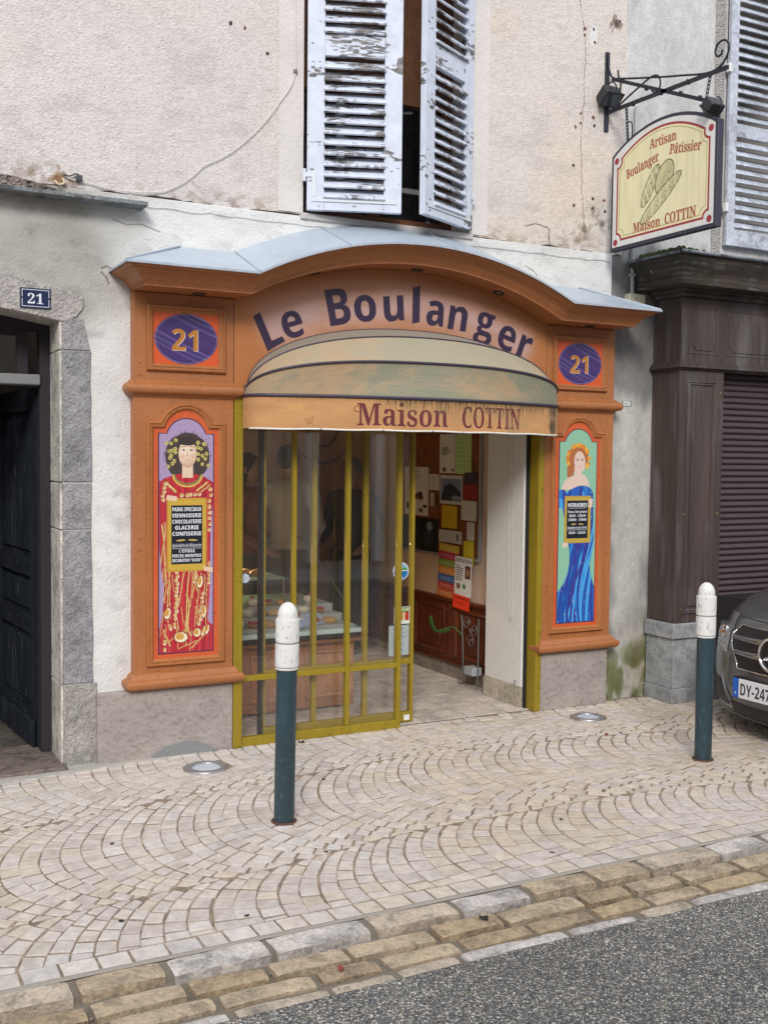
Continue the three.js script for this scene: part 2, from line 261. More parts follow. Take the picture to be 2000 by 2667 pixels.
  // a cement skirt along the foot of the house by the door
  put(uvBox(gridGeo(60, 6, (u, v) => { const x = lerp(-1.2, 1.78, u), zf = lerp(0.13, 0.02, sst(0.6, 1.8, x)) + 0.02 * (tn(u, 0.3, 32, 9) - 0.5); return [x, v < 0.01 ? -0.004 : 0.0042 + 0.003 * (tn(u, v, 40, 12, 8) - 0.5), lerp(zf, -0.09, v)]; })), mat([0.4, 0.375, 0.34], 0.9, { bumpMap: rep(bumpPlaster, 2), bumpScale: 0.006 }), 'cement_skirt', pav);
  console.log('setts', polys.length);
}
{ // far side of the street, seen only in the shop's glass
  const p = put(box(-14, 26, -0.15, 0.02, 6.7, 8.2), mat([0.3, 0.29, 0.27], 0.9), 'sidewalk_across_the_street'); tag(p, 'plain grey sidewalk on the other side of the street', 'sidewalk', null, 'structure');
}
// ================================================================ the baker's house
const WZ = -0.06; // front of the house wall
{
  const house = thing('baker_house', 'pale pink roughcast house with louvred shutters above the bakery', 'house', [2.5, 0, -0.2]);
  const R = rng(31);
  const upperMap = canv(1536, 768, (g, w, h) => { // x 0.45..4.68, y 2.9..5.0
    g.fillStyle = '#dccdc6'; g.fillRect(0, 0, w, h);
    const X = (x) => (x - 0.45) / 4.23 * w, Y = (y) => (1 - (y - 2.9) / 2.1) * h;
    grain(g, w, h, (u, v, c) => {
      const n = fbm(u, v, 4, 301, 4), m = fbm(u, v, 9, 305, 4), s = fbm(u * 2 % 1, v, 128, 311, 2), k = 0.985 + 0.05 * (m - 0.5) + 0.1 * (s - 0.5);
      const peach = sst(0.45, 0.62, n) * 0.6 + 0.5 * sst(0.52, 0.9, u);
      c[0] = (211 + 4 * peach) * k; c[1] = (204 - 1 * peach) * k; c[2] = (201 - 9 * peach) * k;
      const sp = 0.05 * sst(0.55, 0.8, fbm(u, v, 24, 330, 4)); c[0] *= 1 - sp; c[1] *= 1 - sp; c[2] *= 1 - sp;
      const edge = sst(0.075, 0.0, v + 0.05 * (fbm(u, v, 30, 340, 3) - 0.5)); const eb = edge * sst(0.4, 0.75, fbm(u, v, 90, 345, 4)); c[0] *= 1 - 0.22 * eb; c[1] *= 1 - 0.26 * eb; c[2] *= 1 - 0.3 * eb;
    });
    const blot = (x, y, rr, col, a) => { for (let i = 0; i < 40; i++) { g.globalAlpha = a * (0.3 + 0.7 * R()); g.fillStyle = col; const q = R() * 6.28, e = R() * R() * rr; g.beginPath(); g.ellipse(X(x + e * Math.cos(q)), Y(y + e * Math.sin(q)), 2 + R() * 7, 2 + R() * 5, R() * 3, 0, 7); g.fill(); } g.globalAlpha = 1; };
    const crack = (pts, wd, col) => { g.strokeStyle = col; for (let i = 0; i + 1 < pts.length; i++) { for (let k = 0; k < 9; k++) { const t0 = k / 9, t1 = (k + 1) / 9, f = (t, q) => [X(lerp(pts[i][0], pts[i + 1][0], t)) + (hash(i * 9 + k + q, 3, 9) - 0.5) * 5, Y(lerp(pts[i][1], pts[i + 1][1], t))]; g.lineWidth = wd * (0.4 + 1.1 * R()); g.beginPath(); g.moveTo(...f(t0, 0)); g.lineTo(...f(t1, 1)); g.stroke(); } } };
    crack([[4.29, 4.49], [4.32, 4.33], [4.34, 4.17], [4.33, 4.01], [4.33, 3.85], [4.32, 3.69], [4.32, 3.52], [4.33, 3.35], [4.34, 3.17], [4.37, 3.06]], 1.7, '#8f7d74');
    crack([[3.9, 3.04], [3.98, 3.065], [4.06, 3.05], [4.08, 3.04], [4.08, 2.94]], 2, '#6d4c3d'); crack([[3.49, 3.62], [3.58, 3.6], [3.62, 3.595]], 1.4, '#9a8a80'); crack([[1.72, 3.07], [1.78, 3.03], [1.83, 2.99]], 1.2, '#a39389');
    blot(4.42, 3.2, 0.16, '#8b8078', 0.35); blot(4.5, 3.12, 0.16, '#756c62', 0.35); blot(4.36, 3.07, 0.13, '#7d7060', 0.4); blot(4.3, 2.99, 0.2, '#978574', 0.35); blot(4.58, 4.4, 0.07, '#5c4b40', 0.5); blot(4.6, 4.0, 0.2, '#b3a79e', 0.2); blot(0.95, 2.99, 0.3, '#938576', 0.35); blot(1.08, 2.97, 0.07, '#8a6a4c', 0.5);
    g.fillStyle = '#d9d8d6'; g.beginPath(); g.ellipse(X(4.4), Y(4.29), 11, 24, 0.1, 0, 7); g.fill();
    for (const [x, y] of [[1.98, 3.9], [2.06, 3.89], [2.19, 3.78], [3.58, 3.7], [4.31, 3.79], [4.31, 3.73], [4.27, 3.7], [4.41, 3.78], [4.42, 3.73], [4.26, 3.46], [4.42, 3.27], [4.51, 3.27], [4.42, 3.21], [4.52, 3.2], [4.33, 4.32], [4.4, 4.33], [4.33, 4.28], [4.41, 4.25], [4.61, 4.42], [4.27, 3.21], [2.19, 3.78]]) { g.fillStyle = R() > 0.3 ? '#3c2e2c' : '#6b4238'; g.beginPath(); g.ellipse(X(x), Y(y), 2.4 + R() * 2.2, 2.6 + R() * 2.4, R() * 3, 0, 7); g.fill(); }
  });
  const bUp = bumpRough.clone(); bUp.repeat.set(4.23 / 0.3, 2.1 / 0.3);
  const upper = mat([0.98, 0.98, 0.98], 0.92, { map: upperMap, bumpMap: bUp, bumpScale: 0.0032 });
  // upper wall with the window opening; its foot is uneven where the render has broken away over the band
  const edge = []; for (let x = 4.665; x > -1.5; x -= 0.035) edge.push([x, 2.938 + 0.016 * (tn(x * 0.13 + 3, 0.3, 64, 5) - 0.5) + 0.01 * (hash(Math.round(x * 400), 1, 2) - 0.5)]);
  const winX0 = 2.405, winX1 = 3.49, winY0 = 2.955;
  const outline = [[-1.5, 6.2], ...edge.slice().reverse(), [4.665, 6.2]];
  put(uvPlane(slab(outline, -0.4, WZ, [[[winX0, winY0], [winX1, winY0], [winX1, 5.15], [winX0, 5.15]]]), 0.45, 2.9, 4.23, 2.1), upper, 'upper_wall', house);
  // smooth plaster bands beside the window
  const smooth = mat([0.74, 0.69, 0.665], 0.9, { bumpMap: rep(bumpPlaster, 2.2), bumpScale: 0.006, map: dataTex(512, 512, (u, v) => { const k = 0.96 + 0.07 * (fbm(u, v, 6, 411, 5) - 0.5); return [250 * k, 250 * k, 250 * k]; }, true) });
  const wob = (x, y, s) => x + 0.006 * (tn(0.5, y * 0.11, 8, s, 64) - 0.5);
  const strip = (x0, x1, s) => { const a = [], b = []; for (let y = 2.95; y < 5.4; y += 0.08) { a.push([wob(x0, y, s), y]); b.push([wob(x1, y, s + 1), y]); } return slab([...a, ...b.reverse()], WZ - 0.02, WZ + 0.004); };
  put(strip(2.255, winX0 - 0.004, 12), smooth, 'plaster_band', house); put(strip(winX1 + 0.004, 3.618, 15), smooth, 'plaster_band', house);
  // ground-floor wall: white limewashed render
  const lowMap = canv(1152, 768, (g, w, h) => { // x 0.3..4.62, y 0..2.95
    g.fillStyle = '#e2e1df'; g.fillRect(0, 0, w, h); const X = (x) => (x - 0.3) / 4.32 * w, Y = (y) => (1 - y / 2.95) * h;
    grain(g, w, h, (u, v, c) => {
      const n = fbm(u, v, 5, 501, 5), m = fbm(u, v, 30, 505, 4), k = 0.975 + 0.1 * (n - 0.5) + 0.08 * (m - 0.5); c[0] *= k; c[1] *= k; c[2] *= k;
      const x = 0.3 + u * 4.32, y = v * 2.95; // darker blotches under the stone ledge by the door
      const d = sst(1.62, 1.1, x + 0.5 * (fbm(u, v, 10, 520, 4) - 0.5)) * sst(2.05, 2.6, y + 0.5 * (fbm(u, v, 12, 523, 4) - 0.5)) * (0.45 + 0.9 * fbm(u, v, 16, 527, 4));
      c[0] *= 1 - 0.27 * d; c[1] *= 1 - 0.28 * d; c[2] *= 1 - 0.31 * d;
      const sp = 0.1 * sst(0.55, 0.85, fbm(u, v, 40, 540, 4)); c[0] *= 1 - sp; c[1] *= 1 - sp; c[2] *= 1 - sp;
    });
    g.strokeStyle = '#7b7068'; const cr = (pts, wd) => { g.lineWidth = wd; g.beginPath(); pts.forEach(([x, y], i) => g[i ? 'lineTo' : 'moveTo'](X(x), Y(y))); g.stroke(); };
    cr([[1.44, 2.55], [1.4, 2.555], [1.36, 2.54], [1.32, 2.56], [1.29, 2.545]], 2.4); cr([[1.29, 2.53], [1.32, 2.5], [1.33, 2.47]], 2); cr([[1.35, 2.8], [1.42, 2.78], [1.5, 2.79], [1.6, 2.76]], 1.2); cr([[2.1, 2.73], [2.2, 2.71], [2.3, 2.74]], 1.1); cr([[3.9, 2.8], [3.97, 2.77], [4.0, 2.74]], 1.2);
    g.strokeStyle = '#b7b3ae'; for (let i = 0; i < 160; i++) { const x = X(1.3 + R() * 3.3), y = Y(2.6 + R() * 0.32); g.lineWidth = 0.8; g.beginPath(); g.moveTo(x, y); g.lineTo(x + 3 + R() * 9, y + (R() - 0.5) * 6); g.stroke(); }
  });
  const bLow = bumpPlaster.clone(); bLow.repeat.set(4.32 / 0.5, 2.95 / 0.5);
  const low = mat([0.93, 0.93, 0.93], 0.9, { map: lowMap, bumpMap: bLow, bumpScale: 0.008 });
  const doorArc = [[1.098, 0], [1.098, 2.27]]; for (let i = 1; i <= 10; i++) doorArc.push([lerp(1.098, -0.05, i / 10), 2.27 + 0.075 * Math.sin(Math.PI * i / 10)]); doorArc.push([-0.05, 0]);
  const shop = [[4.03, 0], [4.03, 2.42], [1.99, 2.42], [1.99, 0]];
  const lowOutline = [[-1.5, 0], [-0.05, 0], ...doorArc.slice(1, -1).reverse(), [1.098, 0], [1.99, 0], [1.99, 2.42], [4.03, 2.42], [4.03, 0], [4.585, 0], [4.585, 2.9305], [-1.5, 2.9305]];
  put(uvPlane(slab(lowOutline, -0.4, WZ), 0.3, 0, 4.32, 2.95), low, 'ground_floor_wall', house);
  { // raised top course of the band, its lower edge broken
    const a = [[1.02, 2.932]], b = []; for (let x = 1.02; x <= 4.58; x += 0.05) b.push([x, 2.878 + 0.012 * (tn(x * 0.2, 0.2, 64, 77) - 0.5) + 0.006 * (hash(x * 100 | 0, 5, 5) - 0.5)]);
    put(uvPlane(slab([...b, [4.583, 2.934], ...a], WZ - 0.02, WZ + 0.006, [], 0.0045), 0.3, 0, 4.32, 2.95), low, 'band_course', house);
  }
  // window sill board under the shutters and the window behind them
  put(rbox(winX0 - 0.02, winX1 + 0.02, 2.915, 2.951, -0.39, WZ + 0.02, 0.006), mat([0.5, 0.47, 0.45], 0.85, { bumpMap: rep(bumpPlaster, 3), bumpScale: 0.008 }), 'window_sill', house);
  const brown = mat([0.23, 0.1, 0.045], 0.55, { map: stoneMap(77, 255, 250, 245, 0.04) });
  const win = sub('window', house);
  put([box(winX0, winX0 + 0.07, winY0, 5.15, -0.33, -0.27), box(winX1 - 0.07, winX1, winY0, 5.15, -0.33, -0.27), box(winX0 + 0.07, winX1 - 0.07, winY0, winY0 + 0.08, -0.33, -0.27), box(winX0 + 0.07, winX1 - 0.07, 3.72, 3.8, -0.33, -0.27), box(2.9, 2.99, winY0 + 0.08, 3.72, -0.335, -0.265)], brown, 'frame', win);
  put(box(winX0 + 0.07, winX1 - 0.07, 3.8, 5.15, -0.32, -0.28), brown, 'wooden_panel', win);
  for (const [a, b] of [[winX0 + 0.07, 2.9], [2.99, winX1 - 0.07]]) put(box(a, b, winY0 + 0.08, 3.72, -0.303, -0.297), glassPane, 'pane', win);
  put(box(winX0 + 0.05, winX1 - 0.05, 3.28, 3.31, -0.6, -0.57), mat([0.5, 0.5, 0.48], 0.7), 'curtain_rail', win);
  const dark = mat([0.46, 0.43, 0.4], 0.9);
  put([box(1.6, 4.4, 2.75, 2.95, -2.4, -0.41), box(1.6, 4.4, 5.3, 5.4, -2.4, -0.41), box(1.5, 1.6, 2.75, 5.4, -2.4, -0.41), box(4.4, 4.5, 2.75, 5.4, -2.4, -0.41), box(1.5, 4.5, 2.75, 5.4, -2.5, -2.4)], dark, 'room_behind_window', house);
  // door surround of cut stone
  const ston = [stoneMap(601, 190, 187, 184, 0.06), stoneMap(611, 176, 174, 174, 0.05), stoneMap(621, 200, 194, 184, 0.08), stoneMap(631, 214, 207, 198, 0.04)].map((m) => { m.repeat.set(1.3, 1.3); return mat([0.86, 0.86, 0.86], 0.92, { map: m, bumpMap: rep(bumpPlaster, 1.6), bumpScale: 0.02 }); });
  const rev = mat([0.78, 0.755, 0.7], 0.85, { map: stoneMap(641, 250, 246, 236, 0.1), bumpMap: rep(bumpPlaster, 2), bumpScale: 0.014 });
  const blocks = [[0.0, 0.42, 2, 1.272, 1.262], [0.424, 1.212, 1, 1.245, 1.236], [1.217, 1.452, 0, 1.238, 1.24], [1.458, 2.12, 1, 1.243, 1.236], [2.124, 2.285, 0, 1.233, 1.2]];
  for (const [y0, y1, k, xa, xb] of blocks) {
    const s = Math.floor(y0 * 100), a = []; for (let i = 0; i <= 8; i++) { const y = lerp(y0, y1, i / 8); a.push([lerp(xa, xb, i / 8) + 0.014 * (tn(0.3, y * 0.2, 8, 91, 64) - 0.5), y]); }
    put(slab([[1.0985, y0], ...a, [1.0985, y1]], -0.1, WZ + 0.008, [], 0.004), ston[k], 'jamb_stone', house);
    put(rbox(1.082, 1.0975, y0, y1, -0.34, WZ + 0.003, 0.006), rev, 'reveal_stone', house);
  }
  { const up = [], lo = []; for (let i = 0; i <= 12; i++) { const x = lerp(1.2, -0.2, i / 12); up.push([x, 2.40 + 0.1 * Math.sin(Math.PI * clamp(i / 11))]); lo.push([lerp(1.1, -0.2, i / 12), 2.262 + 0.078 * Math.sin(Math.PI * clamp(i / 12.5))]); }
    const g = slab([[1.165, 2.29], [1.198, 2.33], [1.205, 2.36], ...up, ...lo.reverse()], -0.34, WZ + 0.01, [], 0.004); put(g, ston[3], 'lintel_stone', house); }
  put(rbox(-0.2, 1.1, -0.05, 0.02, -0.5, 0.03, 0.012), mat([0.3, 0.25, 0.22], 0.85, { map: stoneMap(651, 250, 242, 232, 0.12), bumpMap: rep(bumpPlaster, 2), bumpScale: 0.02 }), 'door_step', house);
  // dark passage behind the open door
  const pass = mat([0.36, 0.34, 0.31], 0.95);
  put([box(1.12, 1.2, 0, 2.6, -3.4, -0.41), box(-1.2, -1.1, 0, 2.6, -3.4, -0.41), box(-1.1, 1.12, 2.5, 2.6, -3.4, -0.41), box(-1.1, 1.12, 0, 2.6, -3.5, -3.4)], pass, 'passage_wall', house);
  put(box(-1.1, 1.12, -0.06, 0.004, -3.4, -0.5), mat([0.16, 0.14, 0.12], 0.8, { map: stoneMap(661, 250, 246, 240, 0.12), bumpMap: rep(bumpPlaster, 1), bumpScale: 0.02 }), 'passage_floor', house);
  // frame, transom light and the open leaf
  const dk = canv(256, 512, (g, w, h) => { g.fillStyle = '#3a414b'; g.fillRect(0, 0, w, h); grain(g, w, h, (u, v, c) => { const k = 0.9 + 0.35 * (fbm(u, v, 8, 701, 4, 3) - 0.5) + 0.2 * (tn(u, v, 90, 5, 6) - 0.5); c[0] *= k; c[1] *= k; c[2] *= k; if (fbm(u, v, 40, 711, 3, 6) > 0.7) { c[0] += 50; c[1] += 45; c[2] += 40; } }); });
  const paint = phys([0.34, 0.36, 0.4], 0.85, { map: dk, specularIntensity: 0.35, bumpMap: rep(bumpFine, 2), bumpScale: 0.003 }), frameM = phys([0.035, 0.03, 0.036], 0.85, { specularIntensity: 0.35, bumpMap: rep(bumpFine, 3), bumpScale: 0.003 });
  const fr = sub('door_frame', house);
  put([box(1.03, 1.0815, 0.02, 2.335, -0.385, -0.30), box(-0.05, 1.03, 2.24, 2.34, -0.385, -0.305)], frameM, 'frame_post', fr);
  put(rbox(-0.05, 1.03, 1.955, 2.01, -0.39, -0.28, 0.008), mat([0.2, 0.205, 0.21], 0.55), 'transom_bar', fr);
  put([box(0.92, 0.975, 2.01, 2.24, -0.36, -0.33), box(-0.05, 0.92, 2.21, 2.24, -0.36, -0.33)], frameM, 'transom_frame', fr);
  put(box(-0.05, 0.92, 2.01, 2.21, -0.348, -0.342), glassPane, 'transom_pane', fr);
  const leaf = sub('door', house), A = 85 * Math.PI / 180, hx = 1.028, hz = -0.39;   // swung inwards
  const L = (g) => { g = uvBox(g, 1.2); return g.translate(0, 0, 0).applyMatrix4(new THREE.Matrix4().makeRotationY(-A)).translate(hx, 0, hz); };
  const P = (x0, x1, y0, y1, z0, z1) => new RoundedBoxGeometry(x1 - x0, y1 - y0, z1 - z0, 1, 0.004).translate(-(x0 + x1) / 2, (y0 + y1) / 2, (z0 + z1) / 2);   // width runs away from the hinge
  put(L(P(0, 0.95, 0.03, 1.95, -0.045, -0.02)), paint, 'door_board', leaf);
  put(join([P(0, 0.13, 0.03, 1.95, -0.02, 0.005), P(0.82, 0.95, 0.03, 1.95, -0.02, 0.005), P(0.13, 0.82, 0.03, 0.2, -0.02, 0.012), P(0.13, 0.82, 0.62, 0.72, -0.02, 0.005), P(0.13, 0.82, 0.93, 1.03, -0.02, 0.005), P(0.13, 0.82, 1.83, 1.95, -0.02, 0.005)].map((g) => g)).applyMatrix4(new THREE.Matrix4().makeRotationY(-A)).translate(hx, 0, hz), paint, 'door_rail', leaf);
  for (const [x0, x1, y0, y1] of [[0.17, 0.46, 0.24, 0.58], [0.49, 0.78, 0.24, 0.58], [0.17, 0.78, 0.75, 0.9], [0.17, 0.46, 1.07, 1.79], [0.49, 0.78, 1.07, 1.79]]) put(L(P(x0, x1, y0, y1, -0.02, -0.004)), paint, 'door_panel', leaf);
  put(L(P(0.01, 0.94, 0.035, 0.17, 0.012, 0.035)), paint, 'weather_board', leaf);

  // ---- shutters with separate louvres, paint flaking off
  const flake = (seed, heavy) => canv(512, 512, (g, w, h) => {
    g.fillStyle = '#dfe6f2'; g.fillRect(0, 0, w, h);
    grain(g, w, h, (u, v, c) => {
      const n = fbm(u, v, 4, seed, 5, heavy ? 16 : 6), m = fbm(u, v, 26, seed + 9, 4, heavy ? 140 : 60), k = 0.96 + 0.1 * (fbm(u, v, 20, seed + 4, 3) - 0.5); c[0] *= k; c[1] *= k; c[2] *= k;
      const t = n * 0.55 + m * 0.45, lim = heavy ? 0.555 : 0.63;
      if (t > lim) { const q = sst(lim, lim + 0.012, t), d = 0.75 + 0.6 * (tn(u, v, 20, seed + 30, 128) - 0.3); c[0] = lerp(c[0], 140 * d, q); c[1] = lerp(c[1], 136 * d, q); c[2] = lerp(c[2], 134 * d, q); }
      if (Math.abs(t - lim) < 0.004) { c[0] *= 0.62; c[1] *= 0.62; c[2] *= 0.64; }
    });
  });
  const fl = [flake(801, true), flake(823, true), flake(845, false)];
  const sMat = fl.map((m, i) => { const b = m.clone(); b.colorSpace = THREE.NoColorSpace; return mat([0.87, 0.87, 0.9], 0.6, { map: m, bumpMap: b, bumpScale: 0.003 }); });
  const iron = mat([0.62, 0.65, 0.7], 0.5);
  const shutter = (hxx, dir, ang, seed) => {
    const q = sub('shutter', house), T = new THREE.Matrix4().makeRotationY(-dir * ang).setPosition(hxx, 0, WZ + 0.022), RR = rng(seed);
    const w = 0.532, B = (x0, x1, y0, y1, z0, z1, s = 1) => { let g = new RoundedBoxGeometry(x1 - x0, y1 - y0, z1 - z0, 1, 0.003).translate(dir * (x0 + x1) / 2, (y0 + y1) / 2, (z0 + z1) / 2); g = uvBox(g, s, RR() * 3, RR() * 3); return g.applyMatrix4(T); };
    put(B(0.004, 0.1, 2.962, 5.1, -0.018, 0.018), sMat[2], 'stile', q); put(B(w - 0.1, w, 2.962, 5.1, -0.018, 0.018), sMat[2], 'stile', q);
    put(B(0.1, w - 0.1, 2.964, 3.03, -0.017, 0.017), sMat[2], 'rail', q); put(B(0.1, w - 0.1, 3.805, 3.93, -0.017, 0.015), sMat[0], 'rail', q); put(B(0.1, w - 0.1, 5.0, 5.1, -0.017, 0.017), sMat[2], 'rail', q);
    const ys = []; for (let y = 3.055; y < 3.79; y += 0.0585) ys.push(y); for (let y = 3.955; y < 4.98; y += 0.0585) ys.push(y);
    for (const y of ys) {
      let g = new RoundedBoxGeometry(w - 0.2 + 0.012, 0.012, 0.08, 1, 0.003); g = uvBox(g.rotateX(0.78 + (RR() - 0.5) * 0.09).rotateZ((RR() - 0.5) * 0.012), 1.4, RR() * 4, RR() * 4); g.translate(dir * w / 2, y + (RR() - 0.5) * 0.004, 0.002); g.applyMatrix4(T);
      put(g, sMat[RR() > 0.5 ? 0 : 1], 'slat', q);
    }
    put(join([B(0.03, w - 0.03, 3.008, 3.034, 0.018, 0.023), B(0.03, 0.056, 3.034, 3.165, 0.018, 0.023), B(-0.012, 0.056, 3.14, 3.165, 0.0185, 0.0235)]), iron, 'hinge_strap', q);
    put(uvBox(new THREE.CylinderGeometry(0.011, 0.011, 0.066, 12).translate(hxx - dir * 0.014, 3.152, WZ + 0.03)), iron, 'hinge_pin', q);
  };
  shutter(2.412, 1, 20 * Math.PI / 180, 3); shutter(3.482, -1, 27.5 * Math.PI / 180, 4);
  // a thin stone ledge over the door
  put(rbox(-1.4, 1.505, 2.862, 2.884, WZ - 0.03, 0.05, 0.004), mat([0.27, 0.29, 0.29], 0.7, { map: stoneMap(671, 250, 252, 252, 0.2), bumpMap: rep(bumpPlaster, 2), bumpScale: 0.01 }), 'ledge', house);
  put(slab([[-1.4, 2.885], [1.3, 2.885], [1.12, 2.9], [1.0, 2.925], [0.86, 2.95], [0.5, 2.955], [-1.4, 2.96]], WZ - 0.01, -0.02, [], 0.006), mat([0.42, 0.38, 0.34], 0.95, { bumpMap: rep(bumpRough, 2), bumpScale: 0.02, map: stoneMap(681, 250, 240, 228, 0.2) }), 'mortar_fillet', house);
}
{ // loose cable and its clips
  const t = thing('wall_cable', 'thin white cable sagging across the pink wall to the shutter', 'cable', [1.7, 2.95, WZ]);
  const z = WZ + 0.012;
  put(tube([[2.345, 5.2], [2.345, 4.6], [2.348, 4.0], [2.35, 3.71], [2.32, 3.62], [2.26, 3.53], [2.18, 3.42], [2.09, 3.32], [1.99, 3.23], [1.9, 3.17], [1.83, 3.13], [1.77, 3.07], [1.69, 3.01], [1.61, 2.97], [1.48, 2.95], [1.36, 2.945], [1.23, 2.962], [1.13, 2.975], [1.1, 2.99]].map(([x, y]) => [x, y, z]), 0.0028, 120, 6), mat([0.66, 0.63, 0.58], 0.6), 'cable_run', t);
  put(tube([[1.1, 2.99], [1.13, 2.985], [1.17, 3.0], [1.185, 2.985], [1.18, 2.97]].map(([x, y]) => [x, y, z + 0.004]), 0.0036, 24, 6), mat([0.05, 0.05, 0.055], 0.6), 'loose_end', t);
  put(rbox(1.165, 1.195, 2.965, 2.995, WZ + 0.001, WZ + 0.03, 0.005), mat([0.06, 0.055, 0.07], 0.6), 'clip', t); put(rbox(2.34, 2.36, 3.7, 3.72, WZ + 0.001, WZ + 0.02, 0.004), mat([0.2, 0.16, 0.14], 0.7), 'clip', t);
  put(tube([[1.06, 2.955, z], [1.08, 2.935, z + 0.012], [1.105, 2.945, z + 0.012], [1.1, 2.97, z]], 0.006, 20, 6), mat([0.55, 0.44, 0.3], 0.7), 'wire_loop', t);
}
{ // enamel number plate over the door
  const t = thing('house_number_plate', 'blue enamel house number 21 plate above the open door', 'number plate', [0.966, 2.318, WZ + 0.011]);
  const m = canv(320, 224, (g, w, h) => { g.fillStyle = '#1d2a4e'; g.fillRect(0, 0, w, h); g.strokeStyle = '#e4e8f0'; g.lineWidth = 7; g.strokeRect(20, 20, w - 40, h - 40); g.fillStyle = '#1d2a4e'; g.fillRect(10, h / 2 - 10, 20, 20); g.fillRect(w - 30, h / 2 - 10, 20, 20); g.fillStyle = '#e8ecf4'; g.font = 'bold 158px serif'; g.textAlign = 'center'; g.textBaseline = 'middle'; g.fillText('21', w / 2, h / 2 + 6); grain(g, w, h, (u, v, c) => { const k = 0.95 + 0.14 * (fbm(u, v, 8, 5, 4) - 0.5); c[0] *= k; c[1] *= k; c[2] *= k; }); });
  put(uvPlane(rbox(0.893, 1.039, 2.318, 2.417, WZ + 0.011, WZ + 0.018, 0.002), 0.893, 2.318, 0.146, 0.099), mat([0.95, 0.95, 0.95], 0.28, { map: m }), 'enamel_plate', t);
}
// ================================================================ painted bakery shopfront
const CX = 3.0085, XL = 1.441, XR = 4.576, PIL = 1.983, PIR = 4.034;
const wood = dataTex(512, 512, (u, v) => { const chip = sst(0.775, 0.8, fbm(u, v, 48, 915, 3)), k = 0.95 + 0.1 * (fbm(u, v, 5, 901, 4) - 0.5) + 0.05 * (fbm(u, v, 60, 905, 2) - 0.5) + 0.07 * (fbm(u, v, 70, 909, 2, 4) - 0.5) - 0.16 * chip; return [255 * k, 255 * k, 255 * k]; }, true); wood.repeat.set(1.1, 1.1);
const orange = mat([0.405, 0.15, 0.05], 0.5, { map: wood, bumpMap: rep(bumpFine, 3), bumpScale: 0.0012 });
const bright = mat([0.62, 0.105, 0.028], 0.5, { map: wood });
const gilt = mat([0.41, 0.155, 0.05], 0.34, { map: wood });
const arcY = (x) => { const half = 0.995, d = Math.abs(x - 3.006); if (d >= half) return 0; const R = 2.19, s = 0.24; return Math.sqrt(R * R - d * d) - (R - s); };
const shopfront = thing('bakery_shopfront', 'orange wooden bakery shopfront with arched fascia lettered Le Boulanger', 'shopfront', [CX, 0, 0]);

